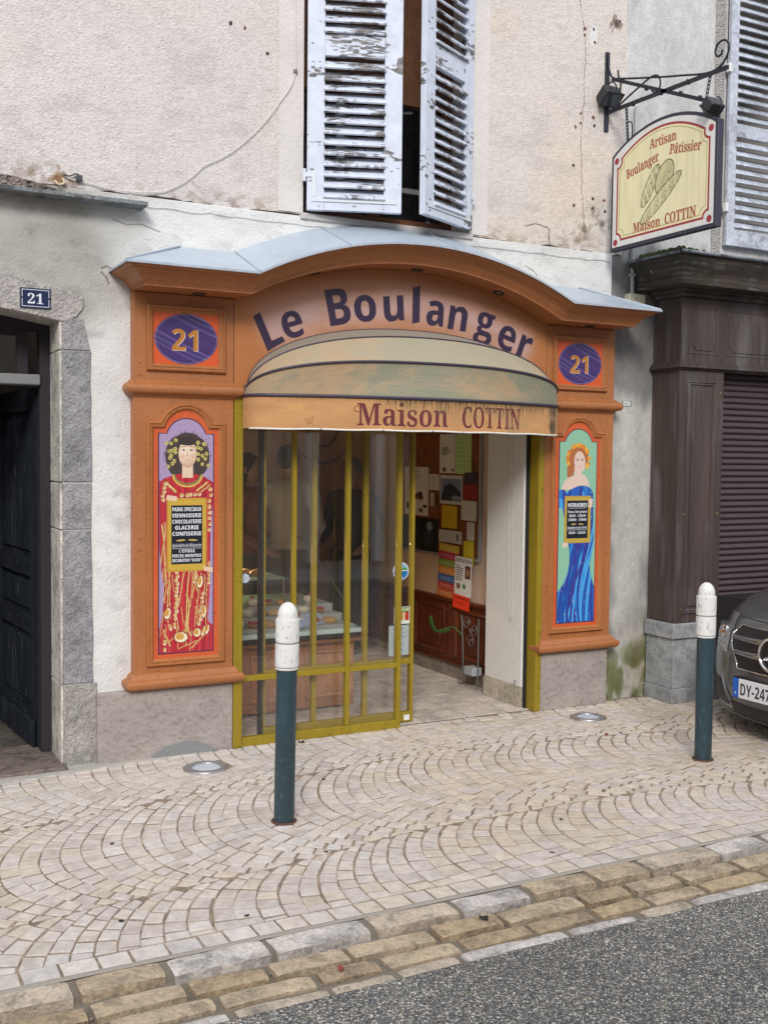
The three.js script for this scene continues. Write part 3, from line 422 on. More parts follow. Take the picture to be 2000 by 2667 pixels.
function artLeft(g, w, h) { // a plain painted lady in a red gown, holding the price board
  g.fillStyle = '#a994b8'; g.fillRect(0, 0, w, h);
  const hx = w * 0.52, hy = h * 0.135;
  g.fillStyle = '#473c39'; g.beginPath(); g.moveTo(hx - w * 0.2, hy + h * 0.11); g.bezierCurveTo(hx - w * 0.5, hy + h * 0.09, hx - w * 0.46, hy - h * 0.05, hx - w * 0.2, hy - h * 0.062); g.bezierCurveTo(hx - w * 0.08, hy - h * 0.085, hx + w * 0.14, hy - h * 0.082, hx + w * 0.22, hy - h * 0.058); g.bezierCurveTo(hx + w * 0.46, hy - h * 0.04, hx + w * 0.5, hy + h * 0.09, hx + w * 0.2, hy + h * 0.11); g.fill();
  const R = rng(12); g.lineCap = 'round';
  for (let i = 0; i < 240; i++) { const a = R() * 6.28, q = 0.75 + 0.5 * R(); g.strokeStyle = ['#2e2624', '#4a3f3b', '#5e5450', '#3b3230'][i % 4]; g.lineWidth = 2 + R() * 3; const x = hx + Math.cos(a) * w * 0.36 * q, y = hy + h * 0.02 + Math.sin(a) * h * 0.085 * q; g.beginPath(); g.moveTo(x, y); g.lineTo(x + (R() - 0.5) * 26, y + (R() - 0.3) * 26); g.stroke(); }
  const gown = new Path2D(); gown.moveTo(0, h * 0.265); gown.quadraticCurveTo(w * 0.3, h * 0.225, w * 0.5, h * 0.235); gown.quadraticCurveTo(w * 0.75, h * 0.225, w, h * 0.27); gown.lineTo(w, h * 0.36); gown.quadraticCurveTo(w * 0.94, h * 0.5, w * 0.95, h * 0.6); gown.quadraticCurveTo(w * 0.95, h * 0.75, w * 0.9, h * 0.86); gown.quadraticCurveTo(w * 0.94, h * 0.885, w, h * 0.89); gown.lineTo(w, h); gown.lineTo(0, h); gown.lineTo(0, h * 0.9); gown.quadraticCurveTo(w * 0.09, h * 0.82, w * 0.08, h * 0.7); gown.quadraticCurveTo(0, h * 0.62, 0, h * 0.5); gown.closePath();
  g.fillStyle = '#bf2c37'; g.fill(gown); g.save(); g.clip(gown);
  for (let i = 0; i < 46; i++) { const x = w * R(), k = (R() - 0.5) * w * 0.22; g.strokeStyle = ['#a32332', '#cf4148', '#b03a46', '#8f1f2c'][i % 4]; g.lineWidth = w * (0.012 + 0.03 * R()); g.globalAlpha = 0.7; g.beginPath(); g.moveTo(x, h * 0.25); g.bezierCurveTo(x + k, h * 0.5, x - k, h * 0.75, x + k * 0.5, h); g.stroke(); } g.globalAlpha = 1;
  const gold = (x0, y0, x1, y1, k, wd) => { for (const [c, f] of [['#8a5a2a', 1.5], ['#d2a052', 1], ['#efdcae', 0.35]]) { g.strokeStyle = c; g.lineWidth = w * wd * f; g.beginPath(); g.moveTo(w * x0, h * y0); g.bezierCurveTo(w * (x0 + k), h * lerp(y0, y1, 0.35), w * (x1 - k), h * lerp(y0, y1, 0.7), w * x1, h * y1); g.stroke(); } };
  for (const [a, b, c, d2, k, wd] of [[0.05, 0.45, 0.14, 0.7, 0.06, 0.026], [0.1, 0.44, 0.03, 0.66, 0.05, 0.02], [0.2, 0.65, 0.12, 0.86, -0.04, 0.018], [0.18, 0.7, 0.2, 0.8, 0.03, 0.014], [0.46, 0.65, 0.35, 0.8, -0.05, 0.02], [0.56, 0.65, 0.46, 0.94, -0.08, 0.024], [0.5, 0.75, 0.58, 0.93, 0.14, 0.026], [0.7, 0.66, 0.62, 0.77, 0.04, 0.018], [0.78, 0.66, 0.7, 0.8, -0.03, 0.016], [0.84, 0.67, 0.8, 0.86, 0.05, 0.018], [0.9, 0.66, 0.88, 0.78, 0.03, 0.014], [0.14, 0.27, 0.3, 0.31, 0.02, 0.04], [0.88, 0.27, 0.7, 0.305, -0.03, 0.034], [0.94, 0.28, 0.78, 0.31, -0.03, 0.02], [0.2, 0.95, 0.5, 0.9, 0.06, 0.02], [0.6, 0.985, 0.85, 0.93, 0.1, 0.022], [0.08, 0.9, 0.2, 0.97, 0.04, 0.024], [0.36, 0.985, 0.7, 0.955, 0.08, 0.016]]) gold(a, b, c, d2, k, wd);
  for (let i = 0; i < 30; i++) { const x = 0.06 + 0.88 * R(), y = 0.62 + 0.3 * R(); gold(x, y, x + (R() - 0.5) * 0.1, y + 0.05 + 0.08 * R(), (R() - 0.5) * 0.08, 0.009 + 0.006 * R()); }
  const pearl = (x, y, a, b, r = 0) => { g.fillStyle = '#7d3a24'; g.beginPath(); g.ellipse(w * x, h * y, w * a * 1.18, h * b * 1.18, r, 0, 7); g.fill(); g.fillStyle = '#efe3c6'; g.beginPath(); g.ellipse(w * x, h * y, w * a, h * b, r, 0, 7); g.fill(); g.fillStyle = '#cf9a4a'; g.beginPath(); g.ellipse(w * (x - a * 0.18), h * (y - b * 0.16), w * a * 0.7, h * b * 0.7, r, 0, 7); g.fill(); };
  for (const [x0, x1, y0, y1, n] of [[0.33, 0.3, 0.655, 0.87, 13], [0.67, 0.64, 0.66, 0.71, 4], [0.8, 0.74, 0.75, 0.9, 8], [0.95, 0.93, 0.3, 0.5, 8], [0.1, 0.05, 0.275, 0.36, 5], [0.42, 0.84, 0.325, 0.32, 5], [0.95, 0.93, 0.62, 0.72, 6]]) for (let i = 0; i < n; i++) pearl(lerp(x0, x1, i / n) + (R() - 0.5) * 0.03, lerp(y0, y1, i / n), 0.03 + 0.008 * R(), 0.0075 + 0.002 * R(), R());
  for (const [x, y, a, b, r] of [[0.15, 0.83, 0.055, 0.024, 0.2], [0.76, 0.7, 0.05, 0.026, 0.15], [0.83, 0.83, 0.045, 0.026, 0.05], [0.4, 0.935, 0.12, 0.022, 0.1], [0.7, 0.92, 0.07, 0.018, 0], [0.82, 0.915, 0.03, 0.022, 0.3], [0.9, 0.91, 0.03, 0.02, 0.3], [0.1, 0.955, 0.035, 0.012, 0], [0.1, 0.985, 0.03, 0.009, 0], [0.2, 0.89, 0.03, 0.016, -0.4], [0.28, 0.885, 0.025, 0.014, -0.3]]) pearl(x, y, a, b, r);
  g.restore();
  g.fillStyle = '#e3c8b0'; g.fillRect(hx - w * 0.1, hy + h * 0.03, w * 0.2, h * 0.085); { const q = g.createRadialGradient(hx - w * 0.05, hy, w * 0.03, hx, hy + h * 0.01, w * 0.3); q.addColorStop(0, '#efd9c4'); q.addColorStop(0.5, '#e2c4aa'); q.addColorStop(1, '#b98f78'); g.fillStyle = q; } g.beginPath(); g.ellipse(hx, hy + h * 0.012, w * 0.168, h * 0.06, 0, 0, 7); g.fill(); g.fillStyle = 'rgba(200,120,100,0.25)'; for (const s of [-1, 1]) { g.beginPath(); g.ellipse(hx + s * w * 0.09, hy + h * 0.024, w * 0.04, h * 0.01, 0, 0, 7); g.fill(); }
  g.strokeStyle = '#5b4438'; g.lineWidth = w * 0.012; for (const s of [-1, 1]) { g.fillStyle = '#efe6dc'; g.beginPath(); g.ellipse(hx + s * w * 0.07, hy - h * 0.002, w * 0.034, h * 0.0045, 0, 0, 7); g.fill(); g.fillStyle = '#3a2a22'; g.beginPath(); g.ellipse(hx + s * w * 0.07, hy - h * 0.002, w * 0.014, h * 0.0045, 0, 0, 7); g.fill(); g.lineWidth = w * 0.008; g.beginPath(); g.moveTo(hx + s * w * 0.035, hy - h * 0.003); g.quadraticCurveTo(hx + s * w * 0.07, hy - h * 0.009, hx + s * w * 0.108, hy - h * 0.003); g.stroke(); g.beginPath(); g.moveTo(hx + s * w * 0.03, hy - h * 0.016); g.quadraticCurveTo(hx + s * w * 0.08, hy - h * 0.022, hx + s * w * 0.12, hy - h * 0.014); g.stroke(); }
  g.beginPath(); g.moveTo(hx, hy + h * 0.002); g.lineTo(hx - w * 0.015, hy + h * 0.022); g.lineTo(hx + w * 0.012, hy + h * 0.023); g.stroke(); g.strokeStyle = '#a8584e'; g.beginPath(); g.moveTo(hx - w * 0.05, hy + h * 0.038); g.quadraticCurveTo(hx, hy + h * 0.043, hx + w * 0.05, hy + h * 0.038); g.stroke();
  g.fillStyle = '#3b3230'; g.beginPath(); g.ellipse(hx, hy - h * 0.042, w * 0.18, h * 0.02, 0, 0, 7); g.fill();
  for (let i = 0; i < 24; i++) { const s = i & 1 ? 1 : -1, r = i >> 1, x = hx + s * w * (0.215 + 0.07 * (r % 3) + 0.07 * (R() - 0.5)), y = hy + h * (-0.042 + 0.028 * Math.floor(r / 3) + 0.009 * (r % 3) + 0.016 * (R() - 0.5)); g.fillStyle = '#c9bc6c'; g.beginPath(); g.arc(x, y, w * 0.034, 0, 7); g.fill(); g.fillStyle = '#3a3320'; g.beginPath(); g.arc(x, y, w * 0.01, 0, 7); g.fill(); }
  g.strokeStyle = '#d9b25a'; g.lineWidth = w * 0.035; g.beginPath(); g.ellipse(hx, h * 0.235, w * 0.27, h * 0.052, 0, 0.1, 3.04); g.stroke(); g.strokeStyle = '#5f9a55'; g.lineWidth = w * 0.022; g.beginPath(); g.ellipse(hx, h * 0.232, w * 0.25, h * 0.044, 0, 0.1, 3.04); g.stroke();
  { // brushwork: short strokes in the colours already there
    const im = g.getImageData(0, 0, w, h).data, Q = rng(w + h + 1); for (let i = 0; i < 9000; i++) { const x = Q() * w, y = Q() * h, o = ((y | 0) * w + (x | 0)) * 4, k = 0.88 + 0.24 * Q(); const inB = Math.hypot((x - hx) / (w * 0.17), (y - hy - h * 0.012) / (h * 0.06)) < 1; if (inB) continue; g.strokeStyle = 'rgba(' + (im[o] * k | 0) + ',' + (im[o + 1] * k | 0) + ',' + (im[o + 2] * k | 0) + ',0.55)'; g.lineWidth = 1.5 + Q() * 2.5; const a = 1.2 + 0.8 * Math.sin(x * 0.03 + y * 0.011); g.beginPath(); g.moveTo(x, y); g.lineTo(x + Math.cos(a) * 10, y + Math.sin(a) * 10); g.stroke(); } }
  const bx = w * 0.14, by = h * 0.337, bw = w * 0.74, bh = h * 0.315;
  g.fillStyle = '#c9a640'; g.fillRect(bx, by, bw, bh); g.strokeStyle = '#a27f2a'; g.lineWidth = 3; g.strokeRect(bx + 7, by + 7, bw - 14, bh - 14); g.fillStyle = '#161b2b'; g.fillRect(bx + bw * 0.11, by + bh * 0.1, bw * 0.78, bh * 0.8);
  g.fillStyle = '#e3c6ad'; for (const [x, y, r] of [[0.16, 0.335, 0.2], [0.86, 0.645, -0.5]]) for (let i = 0; i < 4; i++) { g.beginPath(); g.ellipse(w * x + i * w * 0.045, h * y + i * 2.5, w * 0.03, h * 0.012, r, 0, 7); g.fill(); }
  g.fillStyle = '#f2f3f6'; g.textAlign = 'center'; const T = (s, y, px, f = 'bold', fam = 'sans-serif', mw = bw * 0.74) => { g.font = f + ' ' + px + 'px ' + fam; g.fillText(s, bx + bw / 2, by + bh * y, mw); };
  const f = bh / 400; ['PAINS SPECIAUX', 'VIENNOISERIE', 'CHOCOLATERIE', 'GLACERIE', 'CONFISERIE'].forEach((s, i) => T(s, 0.18 + i * 0.083, 29 * f));
  g.fillStyle = '#c9ae5a'; for (const s of [-1, 1]) { g.beginPath(); g.ellipse(bx + bw / 2 + s * bw * 0.15, by + bh * 0.575, bw * 0.12, bh * 0.012, s * 0.06, 0, 7); g.fill(); }
  g.fillStyle = '#f2f3f6'; T('Spécialités de Pâtisseries', 0.665, 24 * f, 'italic', 'serif'); g.fillRect(bx + bw * 0.13, by + bh * 0.683, bw * 0.74, 2.5);
  T("L'ETOILE", 0.742, 22 * f); T('PIECES MONTEES', 0.806, 22 * f); T('DECORATION "SUCRE"', 0.87, 22 * f);
}
function artRight(g, w, h) { // a plain painted lady in a blue gown, holding the opening hours
  g.fillStyle = '#8dbfa2'; g.fillRect(0, 0, w, h); const R = rng(55);
  for (let i = 0; i < 70; i++) { g.fillStyle = ['#c9a35c', '#a8c9a8', '#7aa886'][i % 3]; g.beginPath(); g.ellipse(w * R(), h * R() * 0.24, 5, 3, R() * 3, 0, 7); g.fill(); }
  const hx = w * 0.5, hy = h * 0.15;
  g.fillStyle = '#b06a42'; g.beginPath(); g.ellipse(hx, hy - h * 0.005, w * 0.27, h * 0.068, 0, 0, 7); g.fill(); g.beginPath(); g.ellipse(hx - w * 0.2, hy + h * 0.05, w * 0.1, h * 0.06, 0.1, 0, 7); g.fill();
  for (let i = 0; i < 22; i++) { const a = 2.6 + R() * 4.4; g.fillStyle = ['#e39a35', '#e8ad4a', '#d9822b'][i % 3]; g.beginPath(); g.ellipse(hx + Math.cos(a) * w * 0.29, hy + Math.sin(a) * h * 0.07, w * 0.05, h * 0.011, a, 0, 7); g.fill(); }
  g.fillStyle = '#dfc6b6'; g.beginPath(); g.ellipse(hx + w * 0.04, hy + h * 0.016, w * 0.15, h * 0.055, -0.1, 0, 7); g.fill(); g.fillRect(hx - w * 0.1, hy + h * 0.04, w * 0.2, h * 0.075);
  g.beginPath(); g.moveTo(w * 0.06, h * 0.31); g.quadraticCurveTo(w * 0.1, h * 0.245, hx - w * 0.06, h * 0.235); g.lineTo(hx + w * 0.12, h * 0.232); g.quadraticCurveTo(w * 0.8, h * 0.24, w * 0.82, h * 0.31); g.closePath(); g.fill();
  g.strokeStyle = '#5b4438'; g.lineWidth = w * 0.012; for (const s of [-1, 1]) { g.beginPath(); g.ellipse(hx + w * 0.04 + s * w * 0.065, hy + h * 0.006, w * 0.03, h * 0.0045, 0, 0, 7); g.stroke(); } g.strokeStyle = '#b2564c'; g.beginPath(); g.moveTo(hx, hy + h * 0.044); g.lineTo(hx + w * 0.09, hy + h * 0.044); g.stroke();
  const gown = new Path2D(); gown.moveTo(0, h * 0.31); gown.lineTo(w * 0.14, h * 0.31); gown.lineTo(w * 0.2, h * 0.325); gown.quadraticCurveTo(w * 0.45, h * 0.285, w * 0.7, h * 0.29); gown.quadraticCurveTo(w * 0.95, h * 0.3, w * 0.92, h * 0.36); gown.lineTo(w * 0.95, h * 0.5); gown.quadraticCurveTo(w, h * 0.6, w * 0.86, h * 0.7); gown.quadraticCurveTo(w * 0.9, h * 0.78, w, h * 0.82); gown.lineTo(w, h); gown.lineTo(0, h); gown.lineTo(0, h * 0.84); gown.quadraticCurveTo(w * 0.36, h * 0.76, w * 0.3, h * 0.62); gown.lineTo(w * 0.1, h * 0.41); gown.lineTo(0, h * 0.4); gown.closePath();
  g.fillStyle = '#2a62b8'; g.fill(gown); g.save(); g.clip(gown); g.lineCap = 'round';
  for (let i = 0; i < 60; i++) { const x = w * R() * 1.15, k = w * (0.1 + 0.5 * R()); g.strokeStyle = ['#2b83d2', '#4aa3e6', '#2b3f94', '#3a3590', '#1e4fa6'][i % 5]; g.lineWidth = w * (0.02 + 0.05 * R()); g.beginPath(); g.moveTo(x, h * (0.28 + 0.25 * R())); g.bezierCurveTo(x + k * 0.3, h * 0.6, x - k, h * 0.75, x - k * (0.4 + R()), h); g.stroke(); }
  for (let i = 0; i < 130; i++) { g.fillStyle = ['#9cc9ee', '#cfc6a0', '#6fb2e8'][i % 3]; g.beginPath(); g.arc(w * R(), h * (0.3 + 0.7 * R()), 1.5 + R() * 2, 0, 7); g.fill(); }
  for (const [x, y] of [[0.62, 0.69], [0.64, 0.83], [0.85, 0.85], [0.45, 0.89], [0.2, 0.955], [0.5, 0.955]]) { g.fillStyle = '#d9d2bc'; g.beginPath(); g.arc(w * x, h * y, 6, 0, 7); g.fill(); g.fillStyle = '#151515'; g.beginPath(); g.arc(w * x, h * y, 3, 0, 7); g.fill(); }
  g.restore();
  { // brushwork: short strokes in the colours already there
    const im = g.getImageData(0, 0, w, h).data, Q = rng(w + h + 2); for (let i = 0; i < 9000; i++) { const x = Q() * w, y = Q() * h, o = ((y | 0) * w + (x | 0)) * 4, k = 0.88 + 0.24 * Q(); const inB = Math.hypot((x - hx - w * 0.04) / (w * 0.15), (y - hy - h * 0.016) / (h * 0.055)) < 1; if (inB) continue; g.strokeStyle = 'rgba(' + (im[o] * k | 0) + ',' + (im[o + 1] * k | 0) + ',' + (im[o + 2] * k | 0) + ',0.55)'; g.lineWidth = 1.5 + Q() * 2.5; const a = 1.2 + 0.8 * Math.sin(x * 0.03 + y * 0.011); g.beginPath(); g.moveTo(x, y); g.lineTo(x + Math.cos(a) * 10, y + Math.sin(a) * 10); g.stroke(); } }
  const bx = w * 0.15, by = h * 0.343, bw = w * 0.72, bh = h * 0.245;
  g.fillStyle = '#c2a348'; g.fillRect(bx, by, bw, bh); g.strokeStyle = '#98792c'; g.lineWidth = 3; g.strokeRect(bx + 6, by + 6, bw - 12, bh - 12); g.fillStyle = '#151a29'; g.fillRect(bx + bw * 0.09, by + bh * 0.1, bw * 0.8, bh * 0.8);
  g.fillStyle = '#dfc6b6'; for (let i = 0; i < 4; i++) { g.beginPath(); g.ellipse(w * 0.86, h * (0.365 + i * 0.011), w * 0.06, h * 0.007, -0.2, 0, 7); g.fill(); g.beginPath(); g.ellipse(w * (0.13 + i * 0.035), h * 0.597, w * 0.02, h * 0.014, 0.1, 0, 7); g.fill(); }
  g.fillStyle = '#f0f2f6'; g.textAlign = 'center'; const f = bh / 380, T = (s, y, px, fam = 'sans-serif') => { g.font = 'bold ' + px * f + 'px ' + fam; g.fillText(s, bx + bw * 0.49, by + bh * y, bw * 0.74); };
  T('HORAIRES', 0.235, 44); g.fillRect(bx + bw * 0.16, by + bh * 0.255, bw * 0.66, 3); T('Tous les jours', 0.36, 28, 'serif'); T('6h30 - 12h30', 0.445, 28, 'serif'); T('16h00 - 19h00', 0.53, 28, 'serif');
  g.fillStyle = '#c9ae5a'; for (const s of [-1, 1]) { g.beginPath(); g.ellipse(bx + bw * 0.49 + s * bw * 0.14, by + bh * 0.6, bw * 0.1, bh * 0.014, s * 0.06, 0, 7); g.fill(); }
  g.fillStyle = '#f0f2f6'; T('Dimanche et jours fériés', 0.695, 25, 'serif'); g.fillRect(bx + bw * 0.1, by + bh * 0.715, bw * 0.77, 3); T('6h30 - 12h30', 0.805, 28, 'serif');
}
function oval21(g, w, h) {
  g.fillStyle = '#d4592a'; g.fillRect(0, 0, w, h); const R = rng(8);
  g.save(); g.beginPath(); g.ellipse(w / 2, h / 2, w * 0.492, h * 0.492, 0, 0, 7); g.clip(); g.fillStyle = '#43306b'; g.fillRect(0, 0, w, h);
  for (let i = 0; i < 26; i++) { g.strokeStyle = ['rgba(150,130,186,0.34)', 'rgba(40,28,70,0.35)', 'rgba(130,140,186,0.3)'][i % 3]; g.lineWidth = 2 + R() * 14; const y = h * (R() * 1.5 - 0.6); g.beginPath(); g.moveTo(-10, y); g.bezierCurveTo(w * 0.3, y + h * 0.2, w * 0.6, y + h * 0.38, w, y + h * (0.5 + 0.12 * R())); g.stroke(); } g.restore();
  g.strokeStyle = '#d6d4e4'; g.lineWidth = 3; g.setLineDash([6, 7]); g.beginPath(); g.ellipse(w / 2, h / 2, w * 0.475, h * 0.47, 0, 0, 7); g.stroke(); g.setLineDash([]);
  g.textAlign = 'center'; g.textBaseline = 'middle'; g.font = 'bold ' + h * 0.58 + 'px sans-serif'; g.fillStyle = '#e8d8c8'; g.fillText('21', w / 2 + 4, h / 2 + 10, w * 0.5); g.fillStyle = '#b97b32'; g.fillText('21', w / 2, h / 2 + 7, w * 0.5);
}
const ovalTex = canv(512, 390, oval21);
for (const side of [-1, 1]) {
  const X = (x) => (side < 0 ? x : 2 * CX - x), sp = (a, b) => [Math.min(X(a), X(b)), Math.max(X(a), X(b))];
  const pil = sub('pilaster', shopfront), [a, b] = sp(XL, PIL - 0.001);
  put(rbox(a, b, 0.38, 2.4375, WZ - 0.02, 0, 0.003), orange, 'pilaster_board', pil);
  const prof = [[-0.001, -0.001], [0, 0.012], [0.006, 0.02], [0.011, 0.0205], [0.013, 0.015], [0.018, 0.013], [0.022, 0.017], [0.027, 0.016], [0.033, 0.006], [0.038, 0.001]];
  { const [x0, x1] = sp(1.508, 1.934); put(mould([[x0, 2.036], [x1, 2.036], [x1, 2.377], [x0, 2.377]], prof, 0), gilt, 'panel_moulding', pil);
    const [c, d] = sp(1.546, 1.894); put(uvPlane(box(c, d, 2.073, 2.341, -0.002, 0.0015), c, 2.073, d - c, 0.268), mat([0.95, 0.95, 0.95], 0.4, { map: ovalTex }), 'number_panel', pil).userData.label = 'purple marbled oval painted with the number 21'; }
  { const [x0, x1] = sp(1.508, 1.934), m = (x0 + x1) / 2, sh = 1.774, p = [[x0, 0.491], [x1, 0.491], [x1, sh], ...arcPts(m, sh - 0.055, 0.153, 0.37, Math.PI - 0.37, 16, 0.153), [x0, sh]];
    put(mould(p, prof, 0), gilt, 'panel_moulding', pil);
    const fx = [[x0 + 0.034, 0.525], [x1 - 0.034, 0.525], [x1 - 0.034, sh - 0.034], ...arcPts(m, sh - 0.06, 0.124, 0.24, Math.PI - 0.24, 16, 0.124), [x0 + 0.034, sh - 0.034]]; put(slab(fx, -0.002, 0.001), bright, 'orange_field', pil);
    const q0 = m - 0.146, q1 = m + 0.146, s2 = 1.71, out = (e) => [[q0 - e, 0.557 - e], [q1 + e, 0.557 - e], [q1 + e, s2 + e], ...arcPts(m, s2 - 0.032, 0.108 + e, 0.3, Math.PI - 0.3, 20, 0.112 + e), [q0 - e, s2 + e]];
    put(slab(out(0.006), -0.001, 0.0022), mat([0.045, 0.02, 0.07], 0.5), 'picture_edge', pil);
    const tex = canv(384, 1612, side < 0 ? artLeft : artRight);
    put(uvPlane(slab(out(0), 0.0, 0.0034), q0, 0.557, 0.292, 1.233), mat([0.92, 0.92, 0.92], 0.42, { map: tex, bumpMap: rep(bumpFine, 1, 4), bumpScale: 0.0006 }), 'painted_panel', pil).userData.label = side < 0 ? 'painted lady in red gown holding a list of breads' : 'painted lady in blue gown holding the opening hours'; }
  // mouldings round the pilaster
  const wrap = (prof2, name) => { const p = prof2.map(([o, y]) => { const x0 = a - o, x1 = b + o; return [[x0, y, WZ - 0.002], [x0, y, o], [x1, y, o], [x1, y, WZ - 0.002]]; }), v = [];
    for (let k = 0; k + 1 < p.length; k++) for (let i = 0; i < 3; i++) { const A = p[k][i], B = p[k][i + 1], C = p[k + 1][i + 1], D = p[k + 1][i]; v.push(...A, ...B, ...C, ...A, ...C, ...D); }
    const g = new THREE.BufferGeometry(); g.setAttribute('position', new THREE.Float32BufferAttribute(v, 3)); g.computeVertexNormals(); put(uvBox(creased(g, 0.8)), orange, name, pil); };
  wrap([[0.0005, 1.9], [0.008, 1.903], [0.01, 1.912], [0.022, 1.915], [0.036, 1.922], [0.043, 1.935], [0.044, 1.948], [0.038, 1.962], [0.028, 1.97], [0.016, 1.976], [0.012, 1.985], [0.0005, 1.99]], 'belt_moulding');
  wrap([[0.0, 0.372], [0.03, 0.374], [0.044, 0.384], [0.05, 0.4], [0.05, 0.414], [0.042, 0.424], [0.028, 0.428], [0.022, 0.436], [0.016, 0.45], [0.004, 0.458], [0.0005, 0.459]], 'base_moulding');
}
// stone plinth blocks
{
  const pm = canv(512, 256, (g, w, h) => { g.fillStyle = '#b3aaa4'; g.fillRect(0, 0, w, h); grain(g, w, h, (u, v, c) => { const k = 0.96 + 0.16 * (fbm(u, v, 6, 951, 5, 3) - 0.5) + 0.1 * (fbm(u, v, 60, 955, 2, 30) - 0.5); c[0] *= k; c[1] *= k; c[2] *= k; const q = 0.08 * sst(0.5, 0.75, fbm(u, v, 40, 961, 4, 20)); c[0] *= 1 - q; c[1] *= 1 - 1.15 * q; c[2] *= 1 - 1.2 * q; }); });
  const sm = mat([0.86, 0.85, 0.85], 0.75, { map: pm, bumpMap: rep(bumpPlaster, 2), bumpScale: 0.007 });
  const p0 = put(uvPlane(slab([[1.256, 0], [PIL + 0.002, 0], [PIL + 0.002, 0.366], [1.256, 0.366]], WZ - 0.02, -0.004, [], 0.004), 1.25, 0, 0.74, 0.37), sm, 'plinth', shopfront); p0.userData.label = 'grey granite plinth with a darker cement repair at its foot';
  const patch = []; for (let i = 0; i <= 14; i++) { const t = i / 14; patch.push([lerp(1.53, 1.9, t), 0.001 + 0.075 * Math.pow(Math.sin(Math.PI * Math.pow(t, 0.9)), 0.8) + 0.012 * (hash(i, 4, 4) - 0.5)]); }
  put(slab([[1.9, 0.0], ...patch.reverse(), [1.53, 0.0]], -0.006, 0.0, [], 0.002), mat([0.23, 0.235, 0.235], 0.9, { bumpMap: rep(bumpPlaster, 3), bumpScale: 0.008 }), 'cement_repair', shopfront);
  put(uvPlane(slab([[PIR + 0.003, 0], [4.568, 0], [4.568, 0.366], [PIR + 0.003, 0.366]], WZ - 0.02, -0.004, [], 0.004), 3.9, 0, 0.74, 0.37), sm, 'plinth', shopfront);
}
// arched fascia with its painted cloud and letters
{
  const top = []; for (let i = 0; i <= 40; i++) { const x = lerp(PIR - 0.002, PIL + 0.002, i / 40); top.push([x, 2.4385 + arcY(x)]); }
  const tex = canv(1536, 760, (g, w, h) => { // x 1.983..4.034, y 1.93..2.70
    g.fillStyle = '#b06f3e'; g.fillRect(0, 0, w, h); const X = (x) => (x - 1.983) / 2.051 * w, Y = (y) => (1 - (y - 1.93) / 0.77) * h; const R = rng(19);
    grain(g, w, h, (u, v, c) => { // sprayed mauve paint behind the letters
      const x = 1.983 + u * 2.051, y = 1.93 + v * 0.77, r = Math.hypot(x - 3.03, y - 0.49), th = Math.atan2(x - 3.03, y - 0.49), n = fbm(u, v, 10, 981, 4) - 0.5, m = hash(u * w | 0, v * h | 0, 9) - 0.5;
      const d = Math.abs(r - 1.985) / 0.115, k = Math.exp(-d * d * 0.8) * sst(0.5, 0.43, Math.abs(th)) * clamp(0.98 + 0.9 * n + 0.16 * m);
      c[0] = lerp(c[0], 192, k * 0.92); c[1] = lerp(c[1], 160, k * 0.92); c[2] = lerp(c[2], 158, k * 0.92); const q = 0.98 + 0.06 * n + 0.03 * m; c[0] *= q; c[1] *= q; c[2] *= q;
    });
  });
  put(uvPlane(slab([[PIL + 0.002, 1.93], [PIR - 0.002, 1.93], ...top], WZ - 0.02, -0.001), 1.983, 1.93, 2.051, 0.77), mat([1, 1, 1], 0.5, { map: tex, bumpMap: rep(bumpFine, 4, 2), bumpScale: 0.0008 }), 'fascia_board', shopfront);
  const ink = mat([0.032, 0.017, 0.05], 0.45);
  // letter, middle of its foot, lean, width, height
  for (const [ch, x, y, a, w, h] of [['L', 2.226, 2.202, 0.43, 0.108, 0.2], ['e', 2.343, 2.256, 0.33, 0.122, 0.146], ['B', 2.618, 2.345, 0.2, 0.136, 0.2], ['o', 2.775, 2.371, 0.12, 0.138, 0.15], ['u', 2.955, 2.386, 0.07, 0.13, 0.144], ['l', 3.097, 2.387, -0.01, 0.044, 0.207], ['a', 3.222, 2.376, -0.06, 0.114, 0.148], ['n', 3.374, 2.362, -0.15, 0.126, 0.142], ['g', 3.548, 2.283, -0.2, 0.13, 0.2], ['e', 3.713, 2.264, -0.3, 0.122, 0.15], ['r', 3.842, 2.222, -0.36, 0.086, 0.142]]) {
    const g = new THREE.ExtrudeGeometry(font.generateShapes(ch, 1), { depth: 0.0028, bevelEnabled: false, curveSegments: 6 }); g.computeBoundingBox(); const b = g.boundingBox, p = g.attributes.position;
    for (let i = 0; i < p.count; i++) { const u = (p.getX(i) - b.min.x) / (b.max.x - b.min.x) - 0.5, v = (p.getY(i) - b.min.y) / (b.max.y - b.min.y), fl = 'Ll'.includes(ch) ? 1 + 0.16 * Math.pow(2 * v - 1, 2) - 0.08 : 1; p.setXY(i, u * w * fl, v * h + (v > 0.98 || v < 0.02 ? (u * 0.06) * h * ('Llun'.includes(ch) ? 1 : 0) : 0)); }
    g.rotateZ(a); g.translate(x, y, -0.0005); put(uvBox(g), ink, 'letter', shopfront);
  }
}
